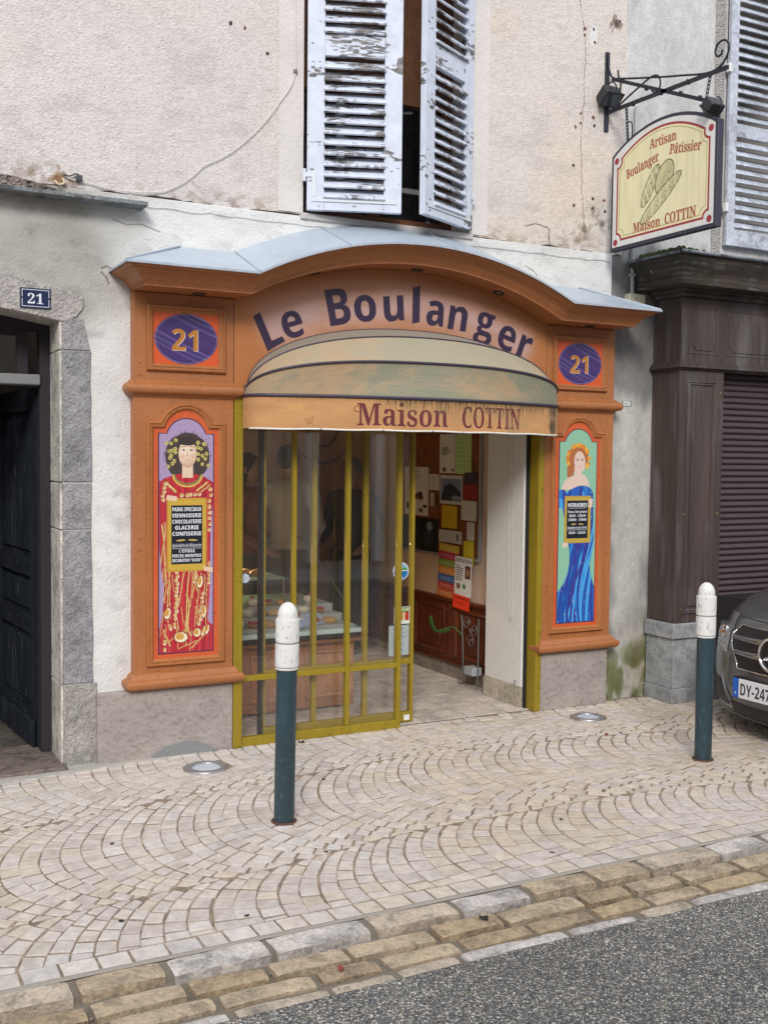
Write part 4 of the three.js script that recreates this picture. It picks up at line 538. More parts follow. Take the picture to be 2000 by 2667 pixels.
// cornice: profile run along both returns, the level ends and the arch
{
  const xs = [XL]; for (let i = 1; i < 6; i++) xs.push(lerp(XL, 2.011, i / 6)); for (let i = 0; i <= 56; i++) xs.push(lerp(2.011, 4.001, i / 56)); for (let i = 1; i <= 6; i++) xs.push(lerp(4.001, XR, i / 6));
  const Zs = 0.2, front = (o, h) => { const n = xs.length; const pts = xs.map((x, i) => [i === 0 ? XL - o : i === n - 1 ? XR + o : x, 2.44 + arcY(x) + h, Zs + o]); return [[XL - o, 2.44 + h, WZ], ...pts, [XR + o, 2.44 + h, WZ]]; };
  const strip = (prof) => { const rows = prof.map(([o, h]) => front(o, h)), v = []; for (let k = 0; k + 1 < rows.length; k++) for (let i = 0; i + 1 < rows[k].length; i++) { const A = rows[k][i], B = rows[k][i + 1], C = rows[k + 1][i + 1], D = rows[k + 1][i]; v.push(...A, ...B, ...C, ...A, ...C, ...D); } const g = new THREE.BufferGeometry(); g.setAttribute('position', new THREE.Float32BufferAttribute(v, 3)); g.computeVertexNormals(); return g; };
  const prof = [[0, 0], [0.0005, 0.011], [0.006, 0.0125], [0.0065, 0.019], [0.012, 0.0205], [0.0125, 0.025], [0.017, 0.027], [0.022, 0.034], [0.03, 0.044], [0.042, 0.054], [0.056, 0.062], [0.07, 0.067], [0.0775, 0.069], [0.078, 0.075], [0.086, 0.077], [0.094, 0.081], [0.099, 0.088], [0.101, 0.094]];
  put(uvBox(creased(strip(prof), 0.55)), orange, 'cornice', shopfront);
  // soffit between the wall and the cornice
  const sv = []; for (let i = 0; i + 1 < xs.length; i++) { const a = xs[i], b = xs[i + 1], ya = 2.44 + arcY(a), yb = 2.44 + arcY(b); sv.push(a, ya, Zs, b, yb, Zs, b, yb, -0.03, a, ya, Zs, b, yb, -0.03, a, ya, -0.03); }
  const sg = new THREE.BufferGeometry(); sg.setAttribute('position', new THREE.Float32BufferAttribute(sv, 3)); sg.computeVertexNormals(); put(uvBox(creased(sg, 0.4)), orange, 'soffit', shopfront);
  // side cheeks between the pilaster heads and the cornice box are closed by the returns; zinc roof in sheets
  const zm = dataTex(512, 512, (u, v) => { const k = 0.88 + 0.1 * (fbm(u, v, 4, 1001, 4) - 0.5) + 0.05 * (fbm(u, v, 50, 1005, 2) - 0.5); return [206 * k, 218 * k, 232 * k]; }, true); zm.repeat.set(0.9, 0.9); const zinc = mat([0.9, 0.9, 0.9], 0.42, { map: zm, metalness: 0.15, bumpMap: rep(bumpPlaster, 1.2), bumpScale: 0.004 });
  const oz = 0.112, fy = 0.1, by = 0.256;
  const sheet = (x0, x1, n, hip) => { // from front edge up to the wall; hip: -1 / 1 slants the outer end
    const P = (u, v) => { const xb0 = hip < 0 ? XL + 0.26 : x0, xb1 = hip > 0 ? XR - 0.26 : x1, xf0 = hip < 0 ? XL - oz : x0, xf1 = hip > 0 ? XR + oz : x1; const x = lerp(lerp(xf0, xf1, u), lerp(xb0, xb1, u), v), xa = clamp(x, XL, XR); return [x, 2.44 + arcY(xa) + lerp(fy, by, v), lerp(Zs + oz, WZ, v)]; };
    const top = gridGeo(n, 4, P), lip = gridGeo(n, 1, (u, v) => { const p = P(u, 0); return [p[0], p[1] - (1 - v) * 0.012, p[2] + 0.001]; }); return uvBox(join([top, lip]));
  };
  const seams = [[XL, 2.011, 6, -1], [2.011, 2.52, 14, 0], [2.52, 3.17, 18, 0], [3.17, 4.001, 20, 0], [4.001, XR, 6, 1]];
  for (const [a, b, n, hip] of seams) put(creased(sheet(a + (hip < 0 ? 0 : 0.001), b - (hip > 0 ? 0 : 0.001), n, hip), 0.5), zinc, 'zinc_sheet', shopfront);
  for (const s of [-1, 1]) { const x0 = s < 0 ? XL - oz : XR + oz, xb = s < 0 ? XL + 0.26 : XR - 0.26, v = [x0, 2.54, Zs + oz, xb, 2.44 + by, WZ, x0, 2.54, WZ, x0, 2.528, Zs + oz, x0, 2.54, Zs + oz, x0, 2.54, WZ, x0, 2.528, Zs + oz, x0, 2.54, WZ, x0, 2.528, WZ]; const g = new THREE.BufferGeometry(); g.setAttribute('position', new THREE.Float32BufferAttribute(v, 3)); g.computeVertexNormals(); const m = put(uvBox(g), zinc, 'zinc_sheet', shopfront); m.material = zinc; 
    put(bar([x0 - s * 0.004, 2.543, Zs + oz - 0.006], [xb, 2.44 + by + 0.003, WZ + 0.004], 0.02, 0.007), zinc, 'zinc_seam', shopfront); }
  for (const x of [2.011, 2.52, 3.17, 4.001]) { const y = 2.44 + arcY(clamp(x, XL, XR)); put(bar([x, y + fy + 0.003, Zs + oz - 0.002], [x, y + by + 0.003, WZ + 0.004], 0.009, 0.006), zinc, 'zinc_seam', shopfront); }
  // recessed lamps in the soffit (unlit)
  const ring = mat([0.03, 0.025, 0.022], 0.4, { metalness: 0.4 }), lens = mat([0.28, 0.25, 0.2], 0.2);
  for (const x of [1.765, 2.42, 3.06, 3.62, 4.31]) { const y = 2.44 + arcY(x), sl = (arcY(x + 0.01) - arcY(x - 0.01)) / 0.02, q = sub('downlight', shopfront); const M = new THREE.Matrix4().makeRotationZ(Math.atan(sl)).setPosition(x, y, 0.075);
    put(uvBox(new THREE.LatheGeometry([V2(0.016, -0.002), V2(0.03, -0.007), V2(0.036, -0.004), V2(0.036, 0.002)], 24).applyMatrix4(M)), ring, 'lamp_ring', q); put(uvBox(new THREE.CylinderGeometry(0.017, 0.017, 0.004, 20).translate(0, -0.001, 0).applyMatrix4(M)), lens, 'lamp_lens', q); }
}
// ================================================================ awning
{
  const aw = thing('awning', 'weathered orange canopy awning lettered Maison COTTIN over the shop window', 'awning', [CX, 1.74, 0.01]);
  const yp = 1.965, z0 = 0.012, AX = 3.048, hoops = [ // angle from the wall, half width, reach, squareness; the lowest bow has straight sides and a slightly bowed front
    [0, 0.995, 0.372, 2.1], [31, 0.998, 0.362, 2.2], [64, 1.005, 0.356, 2.5], [90, 1.02, 0.35, 0]].map(([f, a, b, n]) => [f * Math.PI / 180, a, b, n]);
  const shape = (q, t) => { const c = -Math.cos(Math.PI * t), s = Math.sin(Math.PI * t); if (q[3]) { const p = 2 / q[3]; return [q[1] * Math.sign(c) * Math.pow(Math.abs(c), p), q[2] * Math.pow(s, p)]; } const u = Math.sign(c) * Math.pow(Math.abs(c), 0.55); return [q[1] * u, 0.13 * Math.pow(Math.max(0, 1 - Math.pow(Math.abs(u), 22)), 0.5) + 0.215 * (1 - u * u)]; };
  const H = (k, t, sc = 1) => { // k may lie between two hoops
    const i = Math.min(2, Math.floor(k)), m = k - i, A = shape(hoops[i], t), B = shape(hoops[i + 1], t), f = lerp(hoops[i][0], hoops[i + 1][0], m), r = lerp(A[1], B[1], m) * sc;
    return [AX + lerp(A[0], B[0], m), yp - (i === 2 ? 0.043 * m : 0) + r * Math.cos(f), z0 + 0.004 + r * Math.sin(f)];
  };
  const cloth = (seed, base, stain, amt) => canv(1024, 256, (g, w, h) => { g.fillStyle = base; g.fillRect(0, 0, w, h); grain(g, w, h, (u, v, c) => {
    const n = fbm(u, v, 9, seed, 5, 1), m = fbm(u, v, 34, seed + 5, 3, 3), f = fbm(u, v, 240, seed + 9, 2, 30), k = 0.96 + 0.13 * (n - 0.5) + 0.07 * (f - 0.5); c[0] *= k; c[1] *= k; c[2] *= k;
    const t = clamp(sst(0.4, 0.68, n * 0.55 + m * 0.3 + 0.15 * f + 0.06) * amt * (0.35 + 0.65 * sst(0.05, 0.42, u))); c[0] = lerp(c[0], stain[0], t); c[1] = lerp(c[1], stain[1], t); c[2] = lerp(c[2], stain[2], t); }); });
  const mats = [['#a39685', [146, 138, 122], 0.4], ['#c9ae8c', [172, 164, 140], 1.05], ['#c6a884', [150, 148, 126], 1.25]].map(([b, s, a], i) => { const m = cloth(1101 + 31 * i, b, s, a); return phys([0.9, 0.9, 0.9], 0.85, { map: m, side: THREE.DoubleSide, transmission: 0.12, thickness: 0, bumpMap: rep(bumpPlaster, 8, 1), bumpScale: 0.004 }); });
  for (let i = 0; i < 3; i++) put(gridGeo(96, 8, (u, v) => { const sag = Math.sin(Math.PI * v), wr = 0.006 * Math.sin(u * 58 + 3 * Math.sin(u * 9)) * sag * Math.sin(Math.PI * u) * (i === 2 ? 1 : 0.4); return H(i + v, u, 1 - 0.045 * sag + wr); }), mats[i], 'canvas_panel', aw);
  const pipe = mat([0.045, 0.036, 0.06], 0.45);
  [[0, 0.0035], [1, 0.0045], [2, 0.0075], [3, 0.009]].forEach(([k, r]) => put(tube(Array.from({ length: 97 }, (_, i) => { const p = H(Math.min(k, 2.9999), i / 96, 1.0); return [p[0], p[1] + (k === 3 ? 0.001 : 0), p[2] + (k ? 0.003 : 0.002)]; }), r, 192, 8), pipe, 'piping', aw));
  // valance
  const curve = []; { let L = 0; const n = 300, p = Array.from({ length: n + 1 }, (_, i) => H(2.9999, i / n)); p.forEach((q, i) => { if (i) L += Math.hypot(q[0] - p[i - 1][0], q[2] - p[i - 1][2]); curve.push([L, q[0], q[1], q[2]]); }); }
  const LT = curve[curve.length - 1][0], at = (s) => { let i = 1; while (i < curve.length - 1 && curve[i][0] < s) i++; const a = curve[i - 1], b = curve[i], t = clamp((s - a[0]) / Math.max(1e-9, b[0] - a[0])); return [lerp(a[1], b[1], t), lerp(a[2], b[2], t), lerp(a[3], b[3], t)]; };
  const sx = (x) => { let best = 0, bd = 9; for (const c of curve) if (c[3] > 0.12) { const d = Math.abs(c[1] - x); if (d < bd) { bd = d; best = c[0]; } } return best / LT; };
  const u0 = sx(2.558), u1 = sx(3.648);
  const vt = canv(2048, 160, (g, w, h) => {
    g.fillStyle = '#cf9a66'; g.fillRect(0, 0, w, h); g.fillStyle = '#6f2f33';
    const put2 = (s, x0, x1) => { g.font = 'bold 158px serif'; g.textBaseline = 'alphabetic'; const m = g.measureText(s).width, k = (x1 - x0) / m; g.save(); g.translate(x0, h * 0.86); g.scale(k, 1.0); g.fillText(s, 0, 0); g.restore(); };
    const X = (u) => u * w, span = X(u1) - X(u0); put2('Maison', X(u0), X(u0) + span * 0.505); put2('COTTIN', X(u0) + span * 0.585, X(u1));
    g.strokeStyle = '#6f2f33'; g.lineWidth = 3.5; for (const f of [0.0, 0.765, 0.845, 0.935]) { g.beginPath(); g.arc(X(u0) + span * f + 4, h * 0.34, 15, 1, 5.6); g.stroke(); }
    const R = rng(7); for (let i = 0; i < 900; i++) { const t = R(), x = X(lerp(0.36, 0.95, t)) + (R() - 0.5) * 90, L = h * (0.08 + 0.5 * R() * R()); g.strokeStyle = R() > 0.45 ? 'rgba(46,40,26,0.22)' : 'rgba(80,78,46,0.17)'; g.lineWidth = 1 + R() * 5; g.beginPath(); g.moveTo(x, -2); g.lineTo(x + (R() - 0.5) * 8, L); g.stroke(); }
    for (let i = 0; i < 120; i++) { const x = w * R(), L = h * 0.2 * R(); g.strokeStyle = 'rgba(90,60,34,0.2)'; g.lineWidth = 1 + R() * 3; g.beginPath(); g.moveTo(x, -2); g.lineTo(x, L); g.stroke(); }
    for (let i = 0; i < 60; i++) { g.fillStyle = 'rgba(50,46,32,0.12)'; g.beginPath(); g.ellipse(X(0.905) + (R() - 0.5) * 60, h * R(), 8 + R() * 14, 10 + R() * 30, 0, 0, 7); g.fill(); }
    for (let i = 0; i < 26; i++) { g.fillStyle = 'rgba(120,80,45,0.25)'; g.beginPath(); g.ellipse(X(0.175) + (R() - 0.5) * 40, h * (0.6 + 0.3 * R()), 2 + R() * 5, 2 + R() * 5, 0, 0, 7); g.fill(); }
    grain(g, w, h, (u, v, c) => { const k = 0.97 + 0.18 * (fbm(u, v, 14, 1201, 4, 3) - 0.5) + 0.06 * (fbm(u, v, 256, 1205, 2, 30) - 0.5), t = 0.32 * sst(0.5, 0.72, fbm(u, v, 22, 1209, 4, 3)) * sst(0.3, 0.5, u); c[0] = lerp(c[0], 150, t) * k; c[1] = lerp(c[1], 135, t) * k; c[2] = lerp(c[2], 100, t) * k; });
  });
  const VH = 0.168; put(gridGeo(180, 6, (u, v) => { const p = at(u * LT), w2 = 0.002 * Math.sin(u * 63) * (1 - v); return [p[0], p[1] - 0.006 - VH * (1 - v) + 0.0015 * Math.sin(u * 41) * (1 - v), p[2] + w2]; }), phys([0.95, 0.95, 0.95], 0.85, { map: vt, side: THREE.DoubleSide, transmission: 0.12, thickness: 0 }), 'valance', aw);
  { const R = rng(71); let u = 0.03; while (u < 0.97) { const L = 0.05 + R() * 0.16, e = Math.min(0.97, u + L); put(tube(Array.from({ length: 12 }, (_, i) => { const s = lerp(u, e, i / 11), p = at(s * LT); return [p[0], p[1] - 0.006 - VH + 0.0015 * Math.sin(s * 41) - 0.002, p[2] + 0.002 * Math.sin(s * 63)]; }), 0.0048, 40, 6), mat([0.72, 0.72, 0.68], 0.7), 'hem_tape', aw); u = e + (R() > 0.7 ? 0.02 : 0.003); } }
  for (const s of [-1, 1]) put(rbox(3.048 + s * 1.0 - 0.012, 3.048 + s * 1.0 + 0.012, 1.945, 1.985, -0.001, 0.035, 0.005), mat([0.25, 0.23, 0.2], 0.5, { metalness: 0.5 }), 'hinge_plate', aw);
}
// ================================================================ yellow glazed front
const yellow = mat([0.3, 0.212, 0.012], 0.42, { map: wood }), rubber = mat([0.012, 0.012, 0.013], 0.6), paneM = glassPane;
{
  const t = thing('shop_window', 'fixed shop window in mustard yellow aluminium frame beside the doorway', 'shop window', [2.5, 0, -0.03]);
  put(rbox(1.986, 2.036, 0, 1.93, -0.13, 0.004, 0.003), yellow, 'post', t); put(rbox(3.006, 3.031, 0.0, 1.92, -0.055, -0.012, 0.002), yellow, 'stile', t);
  put(rbox(2.3405, 2.3625, 0.052, 1.86, -0.055, -0.018, 0.002), yellow, 'mullion', t); put(rbox(2.6735, 2.6985, 0.052, 1.86, -0.055, -0.018, 0.002), yellow, 'mullion', t);
  put(rbox(2.0365, 3.0055, 0.0, 0.05, -0.056, -0.012, 0.003), yellow, 'bottom_rail', t); put(rbox(2.0365, 3.0055, 1.86, 1.92, -0.056, -0.014, 0.003), yellow, 'top_rail', t);
  for (const [a, b] of [[2.0365, 2.34], [2.363, 2.673], [2.699, 3.0055]]) { put(rbox(a, b, 0.362, 0.391, -0.055, -0.017, 0.002), yellow, 'rail', t); put(box(a, b, 0.391, 1.86, -0.038, -0.033), paneM, 'pane', t); put(box(a, b, 0.05, 0.362, -0.038, -0.033), paneM, 'pane', t); }
}
{
  const t = thing('sliding_door', 'sliding glass door leaf in yellow frame parked behind the fixed window', 'glass door', [2.67, 0, -0.11]);
  put(box(2.176, 2.1925, 0.012, 1.9, -0.135, -0.085), rubber, 'seal', t); put(rbox(2.193, 2.207, 0.012, 1.9, -0.13, -0.09, 0.002), yellow, 'stile', t);
  put(rbox(3.139, 3.1595, 0.012, 1.9, -0.13, -0.09, 0.002), yellow, 'stile', t);
  for (const [a, b] of [[2.4945, 2.5215], [2.824, 2.851]]) put(rbox(a, b, 0.072, 1.84, -0.128, -0.094, 0.002), yellow, 'mullion', t);
  put(rbox(2.2075, 3.1385, 0.012, 0.072, -0.129, -0.091, 0.002), yellow, 'bottom_rail', t); put(rbox(2.2075, 3.1385, 1.84, 1.9, -0.129, -0.091, 0.002), yellow, 'top_rail', t);
  for (const [a, b] of [[2.2075, 2.494], [2.522, 2.8235], [2.8515, 3.1385]]) { put(rbox(a, b, 0.362, 0.396, -0.128, -0.093, 0.002), yellow, 'rail', t); put(box(a, b, 0.396, 1.84, -0.114, -0.109), paneM, 'pane', t); put(box(a, b, 0.072, 0.362, -0.114, -0.109), paneM, 'pane', t); }
}
{
  const t = thing('door_post', 'mustard yellow steel post closing the right side of the doorway', 'door post', [4.0, 0, -0.05]);
  put(rbox(3.99, 4.033, 0, 1.93, -0.105, 0.003, 0.004), yellow, 'post', t); put(box(3.979, 3.9885, 0, 1.93, -0.118, -0.09), rubber, 'seal', t);
  for (const y of [0.305, 0.27]) put(uvBox(new THREE.CylinderGeometry(0.003, 0.003, 0.002, 10).rotateZ(Math.PI / 2).translate(3.9895, y, -0.05)), rubber, 'screw', t);
}
{ const h = thing('door_header', 'dark yellow header box of the sliding door under the awning', 'door header', [3.0, 1.93, -0.08]); put(rbox(1.99, 4.03, 1.932, 2.2, -0.3, -0.09, 0.005), yellow, 'casing', h); put(box(2.05, 3.98, 1.928, 1.9318, -0.2, -0.1), rubber, 'track', h); }
// stickers and notices on the sliding door
const flat = (tex, x0, x1, y0, y1, z, name, label, cat, th = 0.0012) => solo(uvPlane(box(x0, x1, y0, y1, z, z + th), x0, y0, x1 - x0, y1 - y0), mat([0.92, 0.92, 0.92], 0.5, { map: tex }), name, label, cat);
{
  const z = -0.1085, disc = canv(256, 256, (g, w) => { g.fillStyle = '#eef2f4'; g.fillRect(0, 0, w, w); g.save(); g.beginPath(); g.arc(w / 2, w / 2, w * 0.46, 0, 7); g.clip(); g.fillStyle = '#8fb9d8'; g.fillRect(0, 0, w, w); g.fillStyle = '#1b72b4'; g.fillRect(0, w * 0.5, w, w); g.fillStyle = '#4c9440'; g.beginPath(); g.moveTo(w * 0.4, w * 0.46); g.lineTo(w * 0.72, w * 0.28); g.lineTo(w, w * 0.46); g.fill(); g.fillStyle = '#d8c34a'; g.fillRect(w * 0.3, w * 0.38, w * 0.3, w * 0.07); g.fillStyle = '#f2f4f5'; g.fillRect(0, w * 0.46, w, w * 0.04); g.fillRect(w * 0.46, w * 0.6, w * 0.05, w * 0.1); g.fillRect(w * 0.38, w * 0.82, w * 0.24, w * 0.06); g.restore(); });
  solo(uvPlane(new THREE.CylinderGeometry(0.0535, 0.0535, 0.001, 40).rotateX(Math.PI / 2).translate(3.076, 0.922, z + 0.0005), 3.0225, 0.8685, 0.107, 0.107), mat([0.92, 0.92, 0.92], 0.45, { map: disc }), 'round_sticker', 'round blue and green sticker on the sliding glass door', 'sticker');
  flat(canv(200, 256, (g, w, h) => { g.fillStyle = '#eceeea'; g.fillRect(0, 0, w, h); g.fillStyle = '#3f7a34'; g.fillRect(8, 8, w - 16, h * 0.78); g.fillStyle = '#e9edc8'; g.font = 'bold 56px sans-serif'; g.textAlign = 'center'; g.fillText('SAVEUR', w / 2, 62, w - 24); g.fillStyle = '#b8312a'; g.fillRect(8, 76, w - 16, h * 0.5); g.fillStyle = '#dfe3a8'; g.font = 'bold 84px sans-serif'; g.fillText('20', w / 2, 140, w - 30); g.fillText('18', w / 2, 206, w - 30); g.fillStyle = '#454b5c'; g.fillRect(30, 228, 60, 5); g.fillRect(100, 228, 70, 5); }), 3.033, 3.139, 0.604, 0.706, z, 'award_sticker', 'colourful square sticker reading SAVEUR on the glass door', 'sticker');
  const lines = (g, w, h, title, n, col = '#5a6468') => { g.fillStyle = col; g.textAlign = 'center'; g.font = 'bold 20px sans-serif'; g.fillText(title, w / 2, h * 0.14, w - 20); const R = rng(n * 7 + 3); for (let i = 0; i < n; i++) g.fillRect(w * (0.14 + 0.12 * R()), h * (0.24 + 0.66 * i / n), w * (0.4 + 0.3 * R()), 3); };
  flat(canv(160, 220, (g, w, h) => { g.fillStyle = '#a9b4b6'; g.fillRect(0, 0, w, h); lines(g, w, h, 'ALL 19', 11); }), 2.999, 3.136, 0.415, 0.596, z, 'notice_sheet', 'pale grey notice sheet taped low on the glass door', 'notice');
  flat(canv(96, 64, (g, w, h) => { g.fillStyle = '#e8eaea'; g.fillRect(0, 0, w, h); g.fillStyle = '#6c7478'; g.fillRect(30, 16, 14, 6); g.fillRect(52, 16, 14, 6); }), 3.098, 3.136, 0.022, 0.054, -0.0905, 'small_label', 'tiny white label on the bottom rail of the glass door', 'label');
  solo(uvPlane(new THREE.CylinderGeometry(0.026, 0.026, 0.001, 32).rotateX(Math.PI / 2).translate(2.0635, 0.93, -0.0322), 2.02, 0.895, 0.07, 0.07), mat([0.42, 0.48, 0.56], 0.5), 'pale_sticker', 'round pale blue sticker beside the left window post', 'sticker');
}
// ================================================================ inside the shop
{
  const wallM = mat([0.58, 0.42, 0.31], 0.85, { bumpMap: rep(bumpPlaster, 2), bumpScale: 0.004 }), white = mat([0.72, 0.70, 0.67], 0.75, { bumpMap: rep(bumpRough, 3), bumpScale: 0.0025 });
  tag(put(box(1.62, 4.3, -0.1, -0.001, -3.3, -0.06), mat([0.05, 0.045, 0.04], 0.9), 'shop_subfloor'), 'dark bedding under the tiles of the bakery floor', 'floor', null, 'structure');
  const floor = thing('shop_floor', 'cream tiled floor of the bakery seen through the doorway', 'floor', [3, 0, -1.5], null, 'structure');
  const tm = [1, 2, 3].map((i) => { const m = stoneMap(1300 + i * 7, 248 - 4 * i, 236 - 5 * i, 220 - 6 * i, 0.05); m.repeat.set(1.5, 1.5); return mat([1, 1, 1], 0.5, { map: m }); }), R = rng(90);
  for (let x = 1.72; x < 4.2; x += 0.302) for (let z = -0.062; z > -3.1; z -= 0.302) put(rbox(x, Math.min(4.19, x + 0.2945), -0.001, 0.006, Math.max(-3.19, z - 0.292), z, 0.0015, 1), tm[Math.floor(R() * 3)], 'floor_tile', floor);
  tag(put(box(1.64, 1.72, 0.007, 2.5, -3.2, -0.401), wallM, 'shop_wall_left'), 'beige wall of the shop behind the display counter end', 'wall', null, 'structure');
  tag(put(box(1.72, 4.2, 0.007, 2.5, -3.28, -3.2), wallM, 'shop_wall_back'), 'beige back wall deep inside the dim shop', 'wall', null, 'structure');
  const side = thing('shop_wall_right', 'beige inner wall with brown wainscot beside the notice board', 'wall', [4.13, 0, -1.8], null, 'structure');
  put(box(4.085, 4.2, 0.007, 2.5, -3.2, -0.56), wallM, 'plaster', side);
  tag(put(box(1.64, 4.2, 2.5, 2.56, -3.28, -0.401), mat([0.75, 0.72, 0.68], 0.9), 'shop_ceiling'), 'plain pale ceiling inside the bakery', 'ceiling', null, 'structure');
  // wainscot
  const wd = stoneMap(1401, 150, 74, 40, 0.12); wd.repeat.set(2, 0.4); const ww = mat([0.5, 0.45, 0.45], 0.4, { map: wd });
  put(rbox(4.055, 4.0845, 0.13, 0.56, -3.19, -0.545, 0.003), ww, 'wainscot_board', side); put(rbox(4.035, 4.0845, 0.5605, 0.585, -3.19, -0.545, 0.005), ww, 'wainscot_rail', side); put(rbox(4.04, 4.0845, 0.112, 0.1295, -3.19, -0.545, 0.004), ww, 'wainscot_rail', side);
  put(rbox(4.06, 4.0845, 0.007, 0.111, -3.19, -0.545, 0.002), mat([0.36, 0.31, 0.26], 0.7, { map: stoneMap(1411, 255, 250, 244, 0.08) }), 'stone_skirting', side);
  for (let z = -0.62; z > -3.0; z -= 0.58) { const g = mould([[0, 0.17], [0.44, 0.17], [0.44, 0.52], [0, 0.52]], [[0, 0], [0, 0.012], [0.012, 0.018], [0.02, 0.008], [0.03, 0.002]], 0).rotateY(-Math.PI / 2).translate(4.0548, 0, z - 0.44); put(uvBox(g), ww, 'panel_moulding', side); put(uvBox(new RoundedBoxGeometry(0.012, 0.27, 0.3, 1, 0.006).translate(4.05, 0.345, z - 0.22)), ww, 'raised_panel', side); for (let k = 0; k < 3; k++) put(rbox(4.046, 4.0548, 0.15, 0.54, z - 0.485 - k * 0.03, z - 0.465 - k * 0.03, 0.004, 1), ww, 'flute', side); }
  // white pier beside the doorway
  const pier = thing('doorway_pier', 'white painted pier on the right of the open doorway', 'pier', [4.02, 0, -0.3], null, 'structure');
  put(rbox(3.966, 4.084, 0.135, 2.5, -0.54, -0.1195, 0.004), white, 'plaster', pier); { const sk = mat([0.62, 0.57, 0.47], 0.4, { map: stoneMap(1421, 255, 250, 240, 0.08) }); put(rbox(3.958, 4.08, 0.007, 0.134, -0.545, -0.302, 0.003), sk, 'skirting_tile', pier); put(rbox(3.958, 4.08, 0.007, 0.134, -0.299, -0.1195, 0.003), sk, 'skirting_tile', pier); }
  put(uvBox(new THREE.TorusGeometry(0.009, 0.003, 6, 14).rotateY(Math.PI / 2).translate(3.955, 0.165, -0.17)), mat([0.5, 0.5, 0.5], 0.3, { metalness: 0.8 }), 'hook_ring', pier);
  { const c = thing('blind_chain', 'thin pull chain hanging down the white pier', 'chain', [3.955, 0.55, -0.3]); put(tube([[3.9605, 2.3, -0.295], [3.9605, 1.5, -0.29], [3.9605, 0.7, -0.265], [3.9605, 0.56, -0.25], [3.9605, 0.55, -0.235], [3.9605, 0.57, -0.225], [3.9605, 0.8, -0.23], [3.9605, 2.3, -0.25]], 0.0018, 60, 5), mat([0.6, 0.6, 0.6], 0.5), 'cord', c); }
  // closing cheek on the left of the glazing
  tag(put(box(1.72, 1.985, 0.007, 2.5, -0.401, -0.14), wallM, 'shop_wall_cheek'), 'beige return of the wall just behind the left window post', 'wall', null, 'structure');
  tag(put(box(4.0845, 4.19, 0.007, 2.5, -0.56, -0.401), wallM, 'shop_wall_cheek'), 'beige return of the wall hidden behind the white pier', 'wall', null, 'structure');

  // notice board with its papers (each turned to face the room)
  const nb = thing('notice_board', 'brown cork notice board in a grey frame on the inner wall', 'notice board', [4.08, 0.88, -1.3]);
  const cork = stoneMap(1501, 176, 104, 52, 0.08); cork.repeat.set(4, 4); put(box(4.07, 4.0845, 0.9, 2.02, -1.9, -0.8), mat([0.7, 0.66, 0.64], 0.9, { map: cork }), 'cork_sheet', nb);
  const alu = mat([0.42, 0.42, 0.43], 0.4, { metalness: 0.6 });
  put([rbox(4.06, 4.0845, 0.875, 0.899, -1.92, -0.78, 0.003), rbox(4.06, 4.0845, 2.021, 2.045, -1.92, -0.78, 0.003), rbox(4.06, 4.0845, 0.9, 2.02, -0.799, -0.775, 0.003), rbox(4.06, 4.0845, 0.9, 2.02, -1.925, -1.901, 0.003)], alu, 'frame', nb);
  let lift = 0;
  const paper = (z0, z1, y0, y1, tex, name, label, tilt = 0, x = 4.069) => { // z0 deep .. z1 towards the street
    lift += 0.0009; const w = z1 - z0, h = y1 - y0, g = new THREE.BoxGeometry(w, h, 0.0006); uvPlane(g, -w / 2, -h / 2, w, h); g.rotateZ(tilt).rotateY(-Math.PI / 2); g.translate(0, h / 2, 0); const m = put(g, mat([0.85, 0.85, 0.85], 0.7, { map: tex }), name); m.position.set(x - lift, y0, (z0 + z1) / 2); return tag(m, label, 'poster'); };
  const doc = (bg, fn) => canv(192, 272, (g, w, h) => { g.fillStyle = bg; g.fillRect(0, 0, w, h); fn(g, w, h, rng(w + bg.length * 31 + bg.charCodeAt(1))); });
  const txt = (g, R, w, y0, y1, n, col, x = 0.12) => { g.fillStyle = col; for (let i = 0; i < n; i++) g.fillRect(w * (x + 0.04 * R()), lerp(y0, y1, i / n), w * (0.35 + 0.35 * R()), 3.5); };
  const blob = (g, R, n, w, h, y0, cols) => { for (let i = 0; i < n; i++) { g.fillStyle = cols[i % cols.length]; g.beginPath(); g.ellipse(w * (0.12 + 0.76 * R()), h * (y0 + (0.95 - y0) * R()), 10 + 14 * R(), 9 + 12 * R(), 0, 0, 7); g.fill(); } };
  paper(-1.343, -1.127, 1.49, 1.775, doc('#e8e4dc', (g, w, h, R) => { txt(g, R, w, 90, 150, 9, '#555'); blob(g, R, 2, w, h, 0.82, ['#4a4440']); }), 'notice_sheet', 'white typed sheet at the top of the notice board');
  paper(-1.12, -0.905, 1.487, 1.772, doc('#c3dd9c', (g, w, h, R) => { txt(g, R, w, 60, 240, 6, '#7c9a64', 0.2); }), 'notice_sheet', 'pale green sheet at the top right of the notice board');
  paper(-1.87, -1.5, 1.16, 1.53, doc('#e6dfd6', (g, w, h, R) => { txt(g, R, w, 14, 70, 5, '#8a8078'); blob(g, R, 11, w, h, 0.4, ['#7c3a34', '#4a4a44', '#5a2a34', '#6b5a4a']); }), 'poster', 'cream poster printed with small round pictures on the notice board');
  paper(-1.49, -1.34, 1.36, 1.48, doc('#e2d8cc', (g, w, h, R) => txt(g, R, w, 60, 220, 5, '#94887c', 0.2)), 'notice_sheet', 'small blank looking cream note left of the mountain picture');
